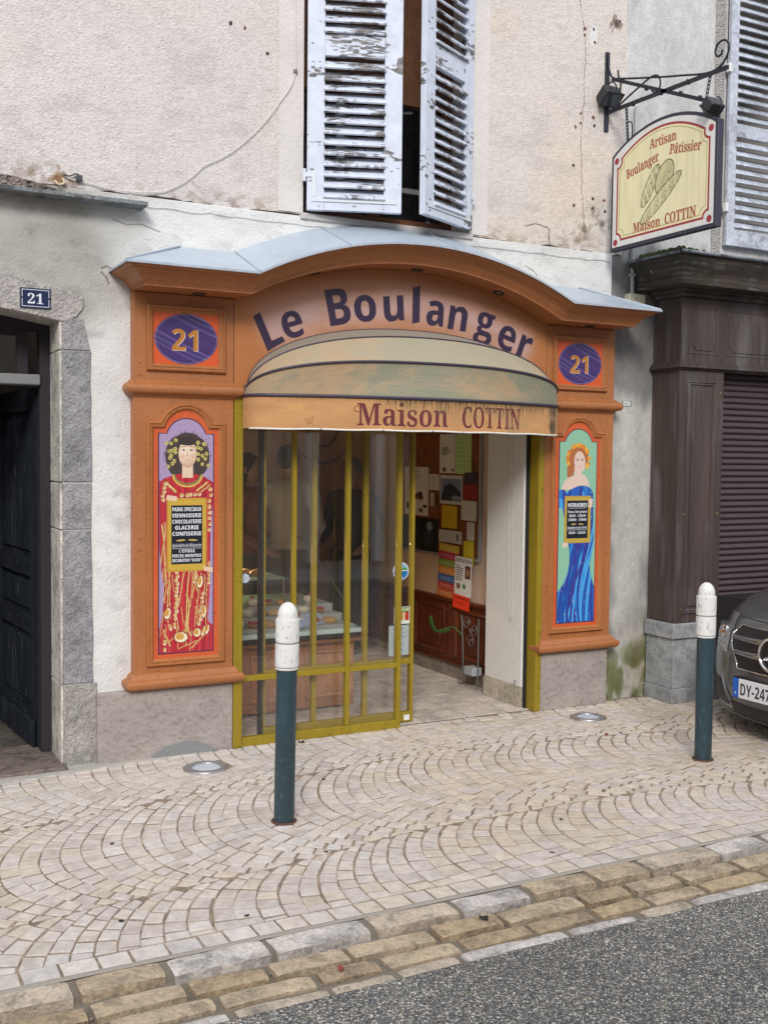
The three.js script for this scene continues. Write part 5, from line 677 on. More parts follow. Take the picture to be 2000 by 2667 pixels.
  paper(-1.325, -1.015, 1.265, 1.475, canv(272, 192, (g, w, h) => { g.fillStyle = '#d9d4cc'; g.fillRect(0, 0, w, h); g.fillStyle = '#8089a6'; g.fillRect(12, 22, w - 24, h - 44); g.fillStyle = '#2f3042'; g.beginPath(); g.moveTo(12, 150); g.lineTo(60, 70); g.lineTo(130, 50); g.lineTo(200, 80); g.lineTo(w - 12, 120); g.lineTo(w - 12, h - 22); g.lineTo(12, h - 22); g.fill(); g.fillStyle = '#8f8c98'; g.beginPath(); g.ellipse(200, 150, 60, 18, 0, 0, 7); g.fill(); }), 'poster', 'picture of a dark mountain on the notice board');
  paper(-0.99, -0.82, 1.31, 1.41, doc('#a02a28', (g, w, h, R) => { txt(g, R, w, 40, 200, 4, '#c98a80'); }), 'poster', 'small red flyer at the right of the notice board');
  paper(-0.985, -0.825, 1.42, 1.5, doc('#403a40', (g, w, h, R) => txt(g, R, w, 40, 200, 3, '#9a949a')), 'poster', 'small dark flyer above the red one on the notice board');
  paper(-1.02, -0.82, 1.16, 1.3, doc('#dbd4ca', (g, w, h, R) => txt(g, R, w, 50, 220, 6, '#a39a90')), 'notice_sheet', 'white note below the red flyer on the notice board');
  paper(-1.29, -1.075, 1.09, 1.255, doc('#e2b81e', (g, w, h, R) => txt(g, R, w, 70, 200, 8, '#a8861a', 0.15)), 'notice_sheet', 'yellow sheet in the middle of the notice board');
  paper(-1.46, -1.4, 1.24, 1.34, doc('#cdbfae', (g, w, h, R) => { blob(g, R, 3, w, h, 0.3, ['#6b5230']); }), 'business_card', 'small pale card left of the yellow sheet');
  paper(-0.94, -0.84, 1.02, 1.15, doc('#d6cbbf', (g, w, h, R) => txt(g, R, w, 60, 200, 3, '#a69c90')), 'notice_sheet', 'small white card at the right edge of the notice board');
  paper(-1.87, -1.6, 0.9, 1.145, doc('#1d2a22', (g, w, h, R) => { g.fillStyle = '#7c8a80'; g.beginPath(); g.ellipse(w / 2, 60, 34, 40, 0, 0, 7); g.fill(); txt(g, R, w, 130, 240, 7, '#8a968c', 0.2); }), 'poster', 'dark green poster low on the notice board');
  paper(-1.59, -1.33, 0.9, 1.14, doc('#10161c', (g, w, h, R) => { g.fillStyle = '#8a949a'; g.beginPath(); g.ellipse(w / 2, 60, 34, 40, 0, 0, 7); g.fill(); txt(g, R, w, 110, 240, 8, '#78828a', 0.2); }), 'poster', 'black poster low on the notice board');
  paper(-1.32, -1.0, 0.985, 1.075, doc('#d8d0c6', (g, w, h, R) => { txt(g, R, w, 50, 200, 5, '#8f867c'); g.fillStyle = '#3a3634'; g.fillRect(150, 60, 14, 160); }), 'notice_sheet', 'wide white leaflet under the yellow sheet');
  paper(-0.975, -0.84, 0.84, 1.015, doc('#dfc226', (g, w, h, R) => txt(g, R, w, 40, 240, 9, '#b59a1c', 0.2)), 'notice_sheet', 'narrow yellow sheet above the exhibition poster');
  paper(-1.3, -1.02, 0.585, 0.975, canv(192, 320, (g, w, h) => { ['#d8b23c', '#b8284a', '#7c9436', '#d8892a', '#2f62a0', '#b83a30', '#c4662c'].forEach((c, i) => { g.fillStyle = c; g.fillRect(0, h * i / 7, w, h / 7 + 1); g.fillStyle = 'rgba(250,240,220,0.55)'; g.fillRect(16, h * (i + 0.35) / 7, w * 0.6, 4); g.fillRect(16, h * (i + 0.62) / 7, w * 0.75, 4); }); }), 'poster', 'poster of bright coloured stripes under the notice board', -0.035, 4.058);
  paper(-1.06, -0.835, 0.62, 0.898, canv(224, 300, (g, w, h) => { g.fillStyle = '#e9e6e2'; g.fillRect(0, 0, w, h); g.fillStyle = '#141416'; g.font = 'bold 40px sans-serif'; g.textAlign = 'center'; g.fillText('EXPOSITION', w / 2, 42, w - 16); g.fillStyle = '#4a4a4e'; for (let i = 0; i < 7; i++) g.fillRect(14, 66 + i * 18, 60 + (i * 37) % 40, 7); g.fillStyle = '#5a3024'; g.fillRect(138, 60, 70, 100); g.fillStyle = '#b8844c'; g.beginPath(); g.ellipse(172, 112, 18, 30, 0, 0, 7); g.fill(); g.fillStyle = '#8a5a50'; g.fillRect(30, 206, 46, 42); g.fillStyle = '#4a9a48'; g.beginPath(); g.ellipse(130, 224, 22, 20, 0, 0, 7); g.fill(); }), 'poster', 'white poster headed EXPOSITION low on the inner wall', -0.03, 4.053);
  paper(-1.075, -0.85, 0.525, 0.625, canv(224, 110, (g, w, h) => { g.fillStyle = '#f03a12'; g.fillRect(0, 0, w, h); g.fillStyle = '#a0240c'; g.font = 'bold 22px sans-serif'; g.textAlign = 'center'; g.fillRect(20, 18, w - 44, 12); g.fillRect(60, 60, 90, 8); }), 'notice_sheet', 'bright red slip pinned below the white EXPOSITION poster', -0.05, 4.05);

  // display counter
  const ct = thing('display_counter', 'wooden pastry counter with sloping glass front behind the shop window', 'counter', [2.45, 0, -1.0]);
  const cw = stoneMap(1601, 205, 138, 88, 0.06); cw.repeat.set(2, 0.6); const cwm = mat([0.85, 0.78, 0.7], 0.45, { map: cw });
  put(rbox(1.9, 3.02, 0.02, 0.43, -1.6, -0.62, 0.004), cwm, 'cabinet', ct); put(rbox(1.88, 3.06, 0.4305, 0.455, -1.62, -0.585, 0.006), cwm, 'moulding', ct);
  for (let k = 0; k < 3; k++) { const x = 1.96 + k * 0.36; put(mould([[x, 0.08], [x + 0.3, 0.08], [x + 0.3, 0.38], [x, 0.38]], [[0, 0], [0, 0.01], [0.012, 0.014], [0.022, 0.004], [0.03, 0.001]], -0.62), cwm, 'panel_moulding', ct); }
  put(rbox(1.9, 3.0, 0.4555, 0.5, -1.6, -0.6, 0.004), mat([0.1, 0.1, 0.1], 0.4), 'plinth_strip', ct);
  put(rbox(1.88, 3.04, 0.5005, 0.53, -1.62, -0.5, 0.006), phys([0.55, 0.66, 0.6], 0.15, {}), 'glass_ledge', ct);
  put(rbox(1.9, 3.0, 0.5305, 0.545, -1.55, -0.58, 0.003), mat([0.4, 0.41, 0.36], 0.35), 'tray_deck', ct); for (const [k, z] of [[1, -0.755], [2, -0.905]]) put(rbox(1.9, 3.0, 0.5452, 0.545 + k * 0.045, z - (k === 2 ? 0.6 : 0.149), z, 0.003), mat([0.4, 0.41, 0.36], 0.35), 'tray_step', ct);
  { const glass = glassPane; const prof = [[-0.53, 0.531], [-0.85, 0.72], [-1.2, 0.92], [-1.33, 0.985], [-1.42, 1.015], [-1.55, 1.03]]; put(gridGeo(1, 10, (u, v) => { const s = v * (prof.length - 1), i = Math.min(prof.length - 2, Math.floor(s)), t = s - i; return [lerp(1.9, 3.015, u), lerp(prof[i][1], prof[i + 1][1], t), lerp(prof[i][0], prof[i + 1][0], t)]; }), glass, 'front_glass', ct);
    put(tube(prof.map(([z, y]) => [3.017, y, z]), 0.0055, 40, 6), mat([0.03, 0.03, 0.03], 0.3), 'glass_edge', ct);
    put(rbox(1.9, 2.72, 0.792, 0.802, -1.5, -1.02, 0.002), phys([0.5, 0.68, 0.62], 0.1, { transmission: 0.6, thickness: 0 }), 'glass_shelf', ct);
    put([box(1.905, 1.915, 0.546, 0.79, -1.5, -1.49), box(2.7, 2.71, 0.546, 0.79, -1.5, -1.49), box(1.905, 1.915, 0.546, 0.79, -1.04, -1.03), box(2.7, 2.71, 0.546, 0.79, -1.04, -1.03)], mat([0.5, 0.5, 0.5], 0.3, { metalness: 0.8 }), 'shelf_leg', ct); }
  // a lit tube over the shelf
  { const lamp = thing('display_lamp', 'short lit tube lamp over the top shelf of the counter', 'lamp', [2.25, 0.95, -1.45]); put(uvBox(new THREE.CylinderGeometry(0.008, 0.008, 0.55, 12).rotateZ(Math.PI / 2).translate(2.25, 0.965, -1.45)), mat([1, 0.8, 0.5], 0.5, { emissive: new THREE.Color(1, 0.66, 0.3), emissiveIntensity: 4 }), 'lamp_tube', lamp); const l = new THREE.RectAreaLight(new THREE.Color(1, 0.68, 0.36), 160, 0.55, 0.03); l.position.set(2.25, 0.954, -1.45); l.lookAt(2.25, 0, -1.3); l.name = 'tube_light'; scene.add(l); }
  // pastries
  const Rp = rng(404), crust = [[0.42, 0.2, 0.06], [0.5, 0.27, 0.09], [0.33, 0.14, 0.05], [0.58, 0.36, 0.16]].map((c) => mat(c, 0.55, { bumpMap: rep(bumpPlaster, 3), bumpScale: 0.004 })), cream = mat([0.75, 0.68, 0.55], 0.6), berry = mat([0.35, 0.03, 0.06], 0.35), green = mat([0.12, 0.25, 0.05], 0.6);
  const WHERE = ['near the window post', 'beside the red tartlets', 'in the middle of the tray', 'behind the blue card', 'at the end of the counter', 'on the second row', 'towards the back of the tray', 'against the shelf leg'];
  const loaf = (x, y, z, L, r, turn, m) => { const g = new THREE.SphereGeometry(1, 18, 12); const p = g.attributes.position; for (let i = 0; i < p.count; i++) { const a = p.getX(i); p.setXYZ(i, a * L, Math.max(-0.35, p.getY(i)) * r * (1 + 0.07 * Math.sin(a * 14)), p.getZ(i) * r * 1.1); } g.computeVertexNormals(); g.translate(0, 0.35 * r, 0).rotateY(turn).translate(x, y, z); return uvBox(g); };
  for (let i = 0; i < 9; i++) solo(loaf(1.99 + i * 0.075, 0.8025, -1.25 + (Rp() - 0.5) * 0.12, 0.075, 0.032, 0.3 + Rp() * 0.5, 0), crust[i % 4], 'bread_roll', 'golden bread roll in the row on the upper glass shelf', 'bread', 'bread rolls on the upper glass shelf');
  for (let i = 0; i < 10; i++) for (let j = 0; j < 3; j++) {
    const x = 1.96 + i * 0.1 + (Rp() - 0.5) * 0.02, z = -0.68 - j * 0.15, kind = (i * 3 + j) % 4, Y = 0.5452 + j * 0.045;
    if (kind === 0) { const t = thing('fruit_tart', 'small tart with red berries on the lower tray', 'tart', [x, Y, z], 'red berry tarts on the lower tray'); put(lathe([[0, 0], [0.032, 0], [0.042, 0.022], [0.036, 0.022], [0, 0.016]], x, Y, z, 18), crust[1], 'crust', t); for (let k = 0; k < 6; k++) put(uvBox(new THREE.SphereGeometry(0.011, 8, 6).translate(x + 0.022 * Math.cos(k * 1.05), Y + 0.027, z + 0.022 * Math.sin(k * 1.05))), berry, 'berry', t); }
    else if (kind === 1) { const t = thing('cream_cake', 'small round cream cake on the lower tray', 'cake', [x, Y, z], 'cream cakes on the lower tray'); put(lathe([[0, 0], [0.038, 0], [0.04, 0.035], [0.03, 0.045], [0, 0.048]], x, Y, z, 18), cream, 'cake_body', t); put(uvBox(new THREE.SphereGeometry(0.012, 8, 6).translate(x, Y + 0.055, z)), i % 2 ? berry : green, 'garnish', t); }
    else solo(loaf(x, Y, z, 0.05, 0.028, Rp() * 3, 0), crust[(i + j) % 4], 'bun', 'glazed brown bun on the lower tray', 'bun', 'buns on the lower tray');
  }
  { const g = new THREE.BoxGeometry(0.3, 0.0015, 0.12); uvBox(g); g.rotateX(0.5).rotateY(0.5).translate(2.72, 0.575, -0.66); solo(g, mat([0.45, 0.5, 0.68], 0.6), 'price_card', 'pale blue price card leaning among the pastries', 'card'); }
  { const t = thing('ring_ornament', 'two dark wire rings hanging inside the shop window', 'ornament', [2.735, 1.5, -0.5]); const im = mat([0.04, 0.03, 0.028], 0.5, { metalness: 0.5 }); put(uvBox(new THREE.TorusGeometry(0.2, 0.0055, 8, 60).translate(2.735, 1.76, -0.5)), im, 'outer_ring', t); put(uvBox(new THREE.TorusGeometry(0.095, 0.005, 8, 40).translate(2.735, 1.76, -0.5)), im, 'inner_ring', t); put(bar([2.735, 1.855, -0.5], [2.735, 2.5, -0.5], 0.004, 0.004), im, 'hanging_wire', t); put(bar([2.54, 1.76, -0.5], [2.93, 1.76, -0.5], 0.005, 0.005), im, 'cross_bar', t); }
  // scrolled plant stand by the pier
  { const t = thing('plant_stand', 'scrolled grey iron stand holding a trailing plant by the wainscot', 'plant stand', [4.0, 0, -0.72]); const im = mat([0.2, 0.2, 0.2], 0.45, { metalness: 0.6 }), gm = mat([0.05, 0.2, 0.04], 0.6, { side: THREE.DoubleSide });
    put(tube([[3.99, 0.02, -0.86], [3.99, 0.2, -0.855], [3.99, 0.5, -0.88]], 0.006, 20, 6), im, 'upright', t); put(tube([[3.99, 0.02, -0.66], [3.99, 0.2, -0.66], [3.99, 0.5, -0.66]], 0.006, 20, 6), im, 'upright', t);
    const spiral = (z, y, s, dir) => tube(Array.from({ length: 26 }, (_, i) => { const a = i / 25 * 9, r = 0.05 * (1 - i / 32); return [3.99, y + s * r * Math.sin(a), z + dir * r * Math.cos(a)]; }), 0.0035, 80, 5);
    put(spiral(-0.82, 0.45, 1, 1), im, 'scroll', t); put(spiral(-0.72, 0.42, -1, -1), im, 'scroll', t); put(spiral(-0.76, 0.33, 1, -1), im, 'scroll', t); put(spiral(-0.885, 0.04, 1, 1), im, 'foot_scroll', t); put(bar([3.99, 0.42, -0.87], [3.99, 0.42, -0.66], 0.004, 0.004), im, 'cross_bar', t); put(bar([3.99, 0.1, -0.86], [3.99, 0.1, -0.66], 0.006, 0.006), im, 'cross_bar', t); put(rbox(3.95, 4.03, 0.103, 0.16, -0.78, -0.67, 0.006), mat([0.35, 0.36, 0.37], 0.5), 'planter_box', t);
    const stem = [[3.985, 0.36, -0.86], [3.98, 0.4, -0.98], [3.98, 0.36, -1.1], [3.98, 0.34, -1.2], [3.98, 0.38, -1.27], [3.98, 0.44, -1.29]]; put(tube(stem, 0.004, 40, 5), gm, 'stem', t); const cv = new THREE.CatmullRomCurve3(stem.map((p) => V3(...p))), lv = []; for (let i = 0; i < 46; i++) { const q = cv.getPoint(0.3 + 0.7 * i / 46), a = (i & 1 ? 1 : -1) * (0.7 + 0.2 * Math.sin(i)), g = new THREE.PlaneGeometry(0.008, 0.036).translate(0, 0.018, 0).rotateY(Math.PI / 2).rotateX(a + Math.PI / 2 * (i & 1 ? 0.6 : -0.6)).translate(q.x, q.y, q.z); lv.push(g); } put(lv, gm, 'leaves', t).userData.kind = 'stuff'; }
}
// ---- people inside the shop, dim behind the glass
{
  const sd = (p, a, b, ra, rb) => { const ab = [b[0] - a[0], b[1] - a[1], b[2] - a[2]], ap = [p[0] - a[0], p[1] - a[1], p[2] - a[2]], t = clamp((ap[0] * ab[0] + ap[1] * ab[1] + ap[2] * ab[2]) / (ab[0] ** 2 + ab[1] ** 2 + ab[2] ** 2)); return Math.hypot(ap[0] - ab[0] * t, ap[1] - ab[1] * t, ap[2] - ab[2] * t) - lerp(ra, rb, t); };
  const smin = (a, b, k) => { const h = clamp(0.5 + 0.5 * (b - a) / k); return lerp(b, a, h) - k * h * (1 - h); };
  const field = (fn, c, he, res) => { const mc = new MarchingCubes(res, new THREE.MeshStandardMaterial(), false, false, 90000); mc.isolation = 0; let i = 0; for (let z = 0; z < res; z++) for (let y = 0; y < res; y++) for (let x = 0; x < res; x++) mc.field[i++] = -fn([c[0] + (x - res / 2) / (res / 2) * he[0], c[1] + (y - res / 2) / (res / 2) * he[1], c[2] + (z - res / 2) / (res / 2) * he[2]]); mc.update(); const n = mc.count, p = mc.positionArray.slice(0, n * 3), g = new THREE.BufferGeometry(); for (let k = 0; k < n; k++) { p[k * 3] = c[0] + p[k * 3] * he[0]; p[k * 3 + 1] = c[1] + p[k * 3 + 1] * he[1]; p[k * 3 + 2] = c[2] + p[k * 3 + 2] * he[2]; } g.setAttribute('position', new THREE.BufferAttribute(p, 3)); g.computeVertexNormals(); return g; };
  const hand = (w, dir, s) => { const f = []; const b = [w[0] + dir[0] * 0.07, w[1] + dir[1] * 0.07, w[2] + dir[2] * 0.07]; f.push([w, b, 0.02, 0.03]); for (let k = 0; k < 4; k++) { const o = (k - 1.5) * 0.018, a = [b[0] + o, b[1], b[2]], L = [0.06, 0.072, 0.068, 0.052][k], m = [a[0] + dir[0] * L * 0.55, a[1] + dir[1] * L * 0.55, a[2] + dir[2] * L * 0.55 + 0.004], e = [m[0] + dir[0] * L * 0.35, m[1] + dir[1] * L * 0.45 - 0.008, m[2] + dir[2] * L * 0.35 - 0.01]; f.push([a, m, 0.0095, 0.009], [m, e, 0.009, 0.008]); } const th = [w[0] + s * 0.02 + dir[0] * 0.03, w[1] + dir[1] * 0.03, w[2] + dir[2] * 0.03], t2 = [th[0] + s * 0.025 + dir[0] * 0.03, th[1] + dir[1] * 0.03, th[2] + dir[2] * 0.03]; f.push([th, t2, 0.011, 0.009]); return f; };
  const person = (x, z, turn, H, cols, label, hairLong) => {
    const k = H / 1.62, t = thing('person', label, 'person', [x, 0.0065, z], 'people inside the bakery'); t.rotation.y = turn;
    const S = (a) => a.map((v) => v * k), bones = [ // torso, neck, legs, arms bent at the elbow
      [[0, 0.84, 0], [0, 1.05, 0.005], 0.135, 0.125], [[0, 1.05, 0.005], [0, 1.25, 0], 0.125, 0.14], [[-0.13, 1.3, 0], [0.13, 1.3, 0], 0.07, 0.07], [[0, 1.3, 0], [0, 1.43, 0.01], 0.06, 0.05]];
    for (const s of [-1, 1]) { bones.push([[s * 0.085, 0.84, 0], [s * 0.095, 0.45, 0.01], 0.1, 0.062], [[s * 0.095, 0.45, 0.01], [s * 0.1, 0.08, -0.015], 0.06, 0.038], [[s * 0.1, 0.045, -0.02], [s * 0.11, 0.03, 0.15], 0.04, 0.03], [[s * 0.175, 1.29, 0], [s * 0.235, 1.03, -0.02], 0.055, 0.042], [[s * 0.235, 1.03, -0.02], [s * 0.2, 0.9, 0.2], 0.042, 0.027]); }
    const hands = [...hand([-0.2, 0.9, 0.2], [0.05, -0.35, 0.93], 1), ...hand([0.2, 0.9, 0.2], [-0.05, -0.35, 0.93], -1)];
    const bodyF = (p) => { let d = 9; for (const b of bones) d = smin(d, sd(p, S(b[0]), S(b[1]), b[2] * k, b[3] * k), 0.035); for (const b of hands) d = Math.min(d, smin(d, sd(p, S(b[0]), S(b[1]), b[2] * k, b[3] * k), 0.008)); return d; };
    const hy = 1.505, headF = (p) => { let d = Math.hypot(p[0] / 0.076 / k, (p[1] - (hy + 0.02) * k) / 0.098 / k, (p[2] - 0.005) / 0.093 / k) - 1; d *= 0.076 * k; d = smin(d, sd(p, S([0, hy - 0.03, 0.03]), S([0, hy - 0.075, 0.045]), 0.05 * k, 0.03 * k), 0.03); d = smin(d, sd(p, S([0, hy + 0.01, 0.085]), S([0, hy - 0.018, 0.105]), 0.009 * k, 0.013 * k), 0.012); d = smin(d, sd(p, S([-0.018, hy - 0.05, 0.078]), S([0.018, hy - 0.05, 0.078]), 0.007 * k, 0.007 * k), 0.01); for (const s of [-1, 1]) { d = smin(d, sd(p, S([s * 0.076, hy + 0.015, 0]), S([s * 0.08, hy - 0.02, 0.005]), 0.013 * k, 0.009 * k), 0.008); d = Math.max(d, -sd(p, S([s * 0.03, hy + 0.012, 0.098]), S([s * 0.034, hy + 0.012, 0.097]), 0.011 * k, 0.011 * k)); } return smin(d, sd(p, S([0, 1.38, 0.01]), S([0, 1.46, 0.01]), 0.05 * k, 0.05 * k), 0.02); };
    const gb = field(bodyF, S([0, 0.74, 0.06]), [0.37 * k, 0.78 * k, 0.37 * k], 84), gh = field(headF, S([0, hy - 0.02, 0.01]), [0.13 * k, 0.16 * k, 0.14 * k], 64), g = mergeGeometries([gb, gh]);
    const n = g.attributes.position.count, c = new Float32Array(n * 3), pp = g.attributes.position; for (let i = 0; i < n; i++) { const y = pp.getY(i) / k, zz = pp.getZ(i) / k, ax = Math.abs(pp.getX(i)) / k; const q = y > 1.375 || (zz > 0.195 && y > 0.7 && y < 1) ? cols.skin : y < 0.09 ? [0.03, 0.03, 0.03] : y < 0.86 && ax < 0.19 && zz < 0.16 ? cols.legs : cols.top; c.set(q, i * 3); } g.setAttribute('color', new THREE.BufferAttribute(c, 3));
    put(g, mat(0xffffff, 0.75, { vertexColors: true }), 'body', t, true);
    const hairF = (p) => { let d = (Math.hypot(p[0] / 0.086 / k, (p[1] - (hy + 0.035) * k) / 0.1 / k, (p[2] + 0.012 * k) / 0.1 / k) - 1) * 0.08 * k; if (hairLong) d = smin(d, sd(p, S([0, hy, -0.04]), S([0, hy - 0.13, -0.05]), 0.08 * k, 0.07 * k), 0.03); const face = sd(p, S([0, hy - 0.03, 0.16]), S([0, hy + 0.03, 0.13]), 0.085 * k, 0.075 * k); d = Math.max(d, -face); const bump = 0.004 * Math.sin(p[0] * 140) * Math.sin(p[1] * 110) * Math.sin(p[2] * 120); return d + bump; };
    put(field(hairF, S([0, hy - 0.02, -0.02]), [0.13 * k, 0.19 * k, 0.15 * k], 56), mat(cols.hair, 0.6), 'hair', t, true);
    for (const s of [-1, 1]) put(new THREE.SphereGeometry(0.0105 * k, 10, 8).translate(s * 0.031 * k, (hy + 0.012) * k, 0.083 * k), mat([0.1, 0.08, 0.07], 0.2), 'eye', t, true);
  };
  person(2.93, -2.3, 0.9, 1.6, { skin: [0.32, 0.18, 0.12], hair: [0.02, 0.013, 0.01], top: [0.2, 0.07, 0.04], legs: [0.04, 0.04, 0.05] }, 'person with dark curly hair and rust top seen through the glass', true);
  person(3.2, -2.15, 2.7, 1.67, { skin: [0.3, 0.18, 0.12], hair: [0.008, 0.008, 0.009], top: [0.42, 0.4, 0.38], legs: [0.05, 0.05, 0.06] }, 'person with short black hair and pale grey shirt facing away', false);
  person(3.86, -2.4, -0.9, 1.57, { skin: [0.42, 0.27, 0.2], hair: [0.2, 0.2, 0.21], top: [0.13, 0.11, 0.1], legs: [0.04, 0.04, 0.045] }, 'grey haired person in dark top standing before the notice board', false);
}
// ================================================================ bollards
{
  const R = rng(66);
  const green = canv(256, 512, (g, w, h) => { g.fillStyle = '#2e444d'; g.fillRect(0, 0, w, h); grain(g, w, h, (u, v, c) => { const k = 0.95 + 0.24 * (fbm(u, v, 8, 1701, 5, 12) - 0.5); c[0] *= k; c[1] *= k; c[2] *= k; if (fbm(u, v, 50, 1711, 3, 80) > 0.74) { c[0] += 26; c[1] += 30; c[2] += 30; } if (v < 0.05 && fbm(u, v, 20, 1721, 3, 80) > 0.5) { c[0] += 34; c[1] += 2; c[2] -= 14; } }); for (let i = 0; i < 60; i++) { g.strokeStyle = 'rgba(160,175,178,0.25)'; g.lineWidth = 0.8; const x = w * R(), y = h * R(); g.beginPath(); g.moveTo(x, y); g.lineTo(x + (R() - 0.5) * 14, y + R() * 8); g.stroke(); } });
  const whiteT = (seed) => canv(512, 256, (g, w, h) => { g.fillStyle = '#ecebe9'; g.fillRect(0, 0, w, h); grain(g, w, h, (u, v, c) => { const k = 0.97 + 0.07 * (fbm(u, v, 10, seed, 4, 5) - 0.5); c[0] *= k; c[1] *= k; c[2] *= k * 0.995; const sp = sst(0.72, 0.76, fbm(u, v, 50, seed + 3, 4, 20)); c[0] = lerp(c[0], 150, sp); c[1] = lerp(c[1], 148, sp); c[2] = lerp(c[2], 150, sp); }); g.strokeStyle = '#55575e'; for (let i = 0; i < 22; i++) { g.lineWidth = 0.8 + R() * 1.6; const x = w * R(), y = h * R(); g.beginPath(); g.moveTo(x, y); g.lineTo(x + (R() - 0.5) * 30, y + (R() - 0.5) * 12); g.stroke(); } });
  const gm = mat([0.95, 0.95, 0.95], 0.42, { map: green }), rim = mat([0.1, 0.045, 0.025], 0.8), grey = mat([0.35, 0.36, 0.38], 0.5);
  const lat = (pts, x, z) => new THREE.LatheGeometry(pts.map(([a, b]) => V2(a, b)), 40).translate(x, 0, z);
  const bollard = (x, z, H, tiltZ, label, seed) => {
    const wm = mat([0.9, 0.9, 0.9], 0.5, { map: whiteT(seed), bumpMap: rep(bumpFine, 3), bumpScale: 0.0008 });
    const t = thing('bollard', label, 'bollard', [x, 0, z], 'green bollards with white tops'), s = H - 0.97;
    put(lat([[0, 0], [0.045, 0], [0.045, 0.675 + s], [0.046, 0.676 + s]], x, z), gm, 'shaft', t); put(lat([[0.0465, -0.002], [0.056, 0.0], [0.057, 0.006], [0.0465, 0.009]], x, z), rim, 'base_ring', t);
    const sl = (y0, y1) => lat([[0.0455, y0], [0.0505, y0 + 0.002], [0.052, y0 + 0.006], [0.052, y1 - 0.006], [0.0505, y1 - 0.002], [0.044, y1]], x, z);
    put(lat([[0.046, 0.676 + s], [0.0505, 0.678 + s], [0.0505, 0.684 + s], [0.046, 0.686 + s]], x, z), wm, 'collar', t);
    put(sl(0.687 + s, 0.79 + s), wm, 'white_sleeve', t); { const g2 = lat([[0.0455, 0], [0.0505, 0.002], [0.052, 0.006], [0.052, 0.1], [0.0505, 0.104], [0.044, 0.106]], 0, 0).rotateY(2.2).translate(x, 0.794 + s, z); put(g2, wm, 'white_sleeve', t); }; put(lat([[0.046, 0.7895 + s], [0.0475, 0.792 + s], [0.046, 0.7945 + s]], x, z), grey, 'groove', t);
    const dome = []; for (let i = 0; i <= 14; i++) { const a = i / 14 * Math.PI / 2; dome.push([Math.max(0.0001, 0.0435 * Math.cos(a)), 0.912 + s + 0.058 * Math.sin(a)]); } put(lat([[0.0435, 0.9 + s], ...dome], x, z), wm, 'dome_cap', t);
    t.rotation.z = tiltZ; return t;
  };
  bollard(1.787, 1.207, 0.968, -0.013, 'dark green bollard with worn white top before the shop window', 1801);
  bollard(4.176, 1.274, 0.955, 0.004, 'dark green bollard with white top beside the parked car', 1851);
}
// ground lights let into the pavement
{
  const steel = mat([0.42, 0.41, 0.42], 0.35, { metalness: 0.75, bumpMap: rep(bumpFine, 6), bumpScale: 0.0006 }), lens = phys([0.55, 0.62, 0.68], 0.25, { clearcoat: 0.4, bumpMap: rep(bumpPlaster, 8), bumpScale: 0.002 });
  for (const [x, z, r, label] of [[1.745, 0.27, 0.112, 'round steel uplight in the setts before the left pilaster'], [4.222, 0.245, 0.105, 'round steel uplight in the setts before the right pilaster']]) {
    const t = thing('ground_light', label, 'ground light', [x, -0.02, z], 'round uplights set into the pavement');
    put(lathe([[r * 0.66, -0.01], [r * 0.66, 0.003], [r * 0.7, 0.006], [r * 0.92, 0.006], [r, 0.002], [r, -0.02]], x, 0, z, 48), steel, 'steel_rim', t); put(lathe([[0, 0.002], [r * 0.5, 0.0015], [r * 0.655, -0.001]], x, 0, z, 48), lens, 'glass_lens', t);
    for (let k = 0; k < 3; k++) { const a = k * 2.09 + 0.4; put(cyl(x + r * 0.82 * Math.cos(a), 0.004, z + r * 0.82 * Math.sin(a), 0.005, 0.0035, 10), mat([0.15, 0.15, 0.15], 0.4, { metalness: 0.7 }), 'screw', t); }
  }
}
